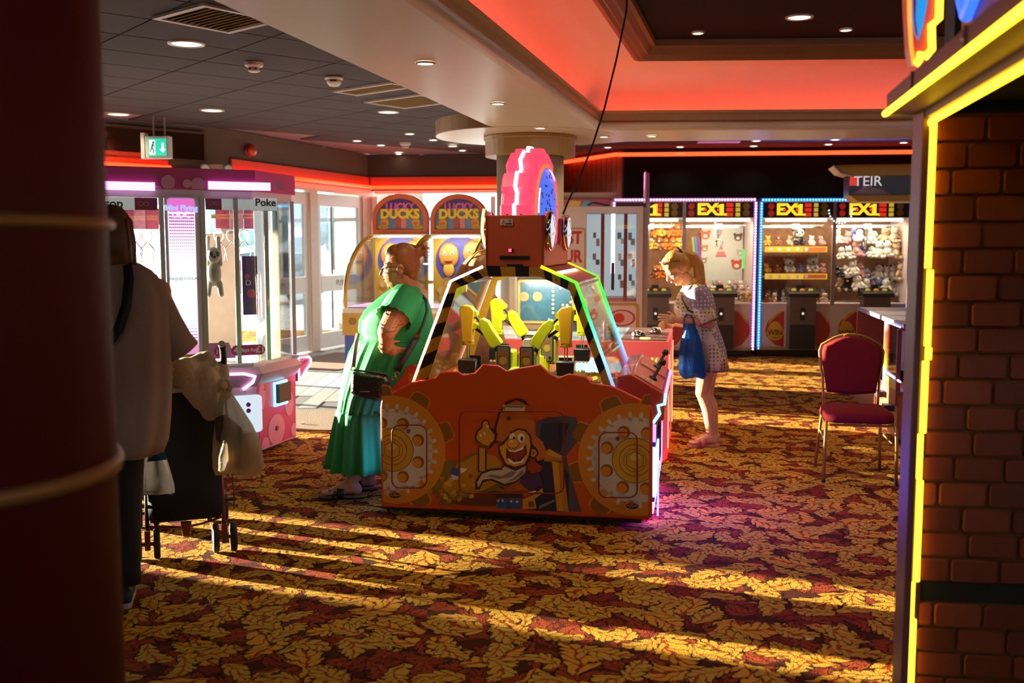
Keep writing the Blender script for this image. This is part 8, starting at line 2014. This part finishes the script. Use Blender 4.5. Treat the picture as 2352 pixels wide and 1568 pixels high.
q = MB(); q.prism([(-.028, .175), (.028, .175), (.018, .10), (-.018, .10)], XZ(.0), 0, .03); q.build('brake_lever', t_rt, sc_, bevel=.004)
q = MB(); rr = []
for k in range(9):
    t = k / 8; z = .95 - .75 * t; y = -.02 + .16 * sin(pi * t) * .4 + .03 * t; w = .20 - .02 * t
    rr.append([V((w * (-1 + 2 * j / 8), y - .04 * sin(pi * j / 8) , z)) for j in range(9)])
q.loft(rr, closed=False); o = cloth(q, 'back_sling', t_fb, sc_, .008)
q = MB(); q.loft([[V((x, y, .20)) for x, y in ((-.175, .02), (.175, .02), (.165, .5), (-.165, .5))], [V((x, y, .42)) for x, y in ((-.185, .08), (.185, .08), (.17, .55), (-.17, .55))], [V((x, y, .46)) for x, y in ((-.17, .12), (.17, .12), (.16, .55), (-.16, .55))]]); q.build('seat_basket', t_fb, sc_)
q = MB(); q.box(-.175, .175, .0, .03, .185, .215); q.build('basket_rim', t_blk, sc_)
q = MB(); q.tube([(.215, .0, .40), (.225, .01, .60), (.21, -.02, .85)], .006, 6); q.build('red_strap', M('strap_red', '#7a1a14', .7), sc_, smooth=True)
q = MB(); q.tube([(.235, .02, .55), (.24, .03, .36), (.245, .02, .30), (.243, .02, .22)], .003, 5); q.build('cord', t_blk, sc_)
SM = mat_of(sc_)
# coat thrown over the handles
ct = thing('coat', 'bunched cream fleece coat thrown over the top of the pushchair', 'coat', tuple(SM @ V((.0, -.03, .97))), SR)
rs = random.Random(8); q = MB(); q.ell((-.03, -.0, .0), (.215, .10, .085), n=20, m=12)
for k in range(12):
    a = rs.uniform(-.19, .14); b = rs.uniform(-.17, .19); q.cap((a, -.07 + rs.uniform(-.03, .03), .03 + rs.uniform(-.02, .05)), (b, -.09 + rs.uniform(-.02, .03), -.05 + rs.uniform(-.03, .07)), .032, .028, 8)
q.cap((.10, -.10, -.02), (.13, -.105, -.20), .075, .05); q.cap((.02, -.10, -.0), (.09, -.10, -.14), .08, .055); q.cap((-.16, -.08, .02), (-.10, -.09, -.06), .06, .06); q.cap((.19, -.02, .0), (.205, -.06, -.13), .045, .03)
remesh(q, 'fleece', M('fleece_cream', '#b8a184', .95, var=.12, scale=45, bump=.5), ct, .009, 3)
q = MB()
for k in range(6):
    z = .045 - .024 * k; q.tube([(-.20 + .05 * j, -.115 + .018 * sin(j * 1.7 + k) - .012 * sin(pi * j / 6), z + .018 * sin(j * 1.1 + k * 2) - .006 * j) for j in range(7)], [.006, .011, .012, .012, .012, .010, .006], 6)
q.build('folds', M('fleece_cream'), ct, smooth=True)
q = MB(); q.tube([(-.2 + .04 * k, -.02, .075 + .006 * sin(k)) for k in range(9)], .008, 6); q.build('collar_lining', M('coat_lining', '#4a2f1c', .8), ct, smooth=True)
# white carrier bag on the right handle
wb = thing('carrier_bag', 'white plastic carrier bag with brown and yellow shopping on the right pushchair handle', 'bag', tuple(at(548, 990, 4.93)))
B = lambda px, py, dy=0.0: at(px, py, 4.93 + dy) - wb.location
q = MB(); q.loft(bag_mesh([(893, 506, 522, .25), (910, 504, 536, .4), (940, 500, 556, .75), (975, 496, 580, 1.0), (1010, 492, 596, 1.15), (1045, 490, 603, 1.2), (1072, 490, 605, 1.0), (1088, 494, 598, .5)], B, 48, .075, 7, .12), caps=True); q.build('bag_body', film('film_cream', '#cdbb9f', .30), wb, smooth=True)
q = MB(); q.tube([B(506, 900), B(504, 884), B(512, 872, .03)], [(.014, .004)] * 3, 6); q.tube([B(524, 902), B(530, 886), B(522, 872, .03)], [(.014, .004)] * 3, 6); q.build('bag_handle', film('film_cream'), wb, smooth=True)
q = MB(); q.prism([(p.x, p.z) for p in (B(500, 955), B(520, 948), B(556, 978), B(570, 1008), B(545, 1030), B(528, 1032), B(502, 1005))], XZ(-.062), 0, .05); q.build('brown_parcel', M('parcel_brown', '#4a3424', .7, var=.2), wb, bevel=.012)
q = MB(); q.ell(B(556, 1046, -.01), (.078, .06, .07), n=14, m=9); q.build('yellow_parcel', M('parcel_yellow', '#b8862a', .6, var=.2), wb, smooth=True)
# grey blue bag on the left
gb = thing('carrier_bag', 'grey and blue plastic bag hanging low on the left side of the pushchair', 'bag', tuple(at(352, 1080, 4.80)))
B = lambda px, py, dy=0.0: at(px, py, 4.80 + dy) - gb.location
q = MB(); q.loft(bag_mesh([(1012, 348, 366, .3), (1030, 338, 372, .6), (1055, 318, 382, .9), (1085, 308, 390, 1.05), (1115, 305, 398, 1.0), (1132, 306, 400, .7)], B, 44, .075, 9, .12), caps=True); q.build('bag_body', film('film_grey', '#6c645e', .15), gb, smooth=True)
q = MB(); q.loft([[B(352, 1000, .06), B(372, 1000, .06)], [B(344, 1030, -.02), B(376, 1030, -.02)], [B(338, 1060, -.07), B(384, 1055, -.06)]], closed=False); cloth(q, 'blue_flap', film('film_blue2', '#1a6a98', .1), gb, .003)
q = MB(); q.tube([B(352, 1015), B(356, 960, .05), B(372, 930, .1)], [(.012, .004)] * 3, 6); q.build('bag_handle', film('film_blue2'), gb, smooth=True)
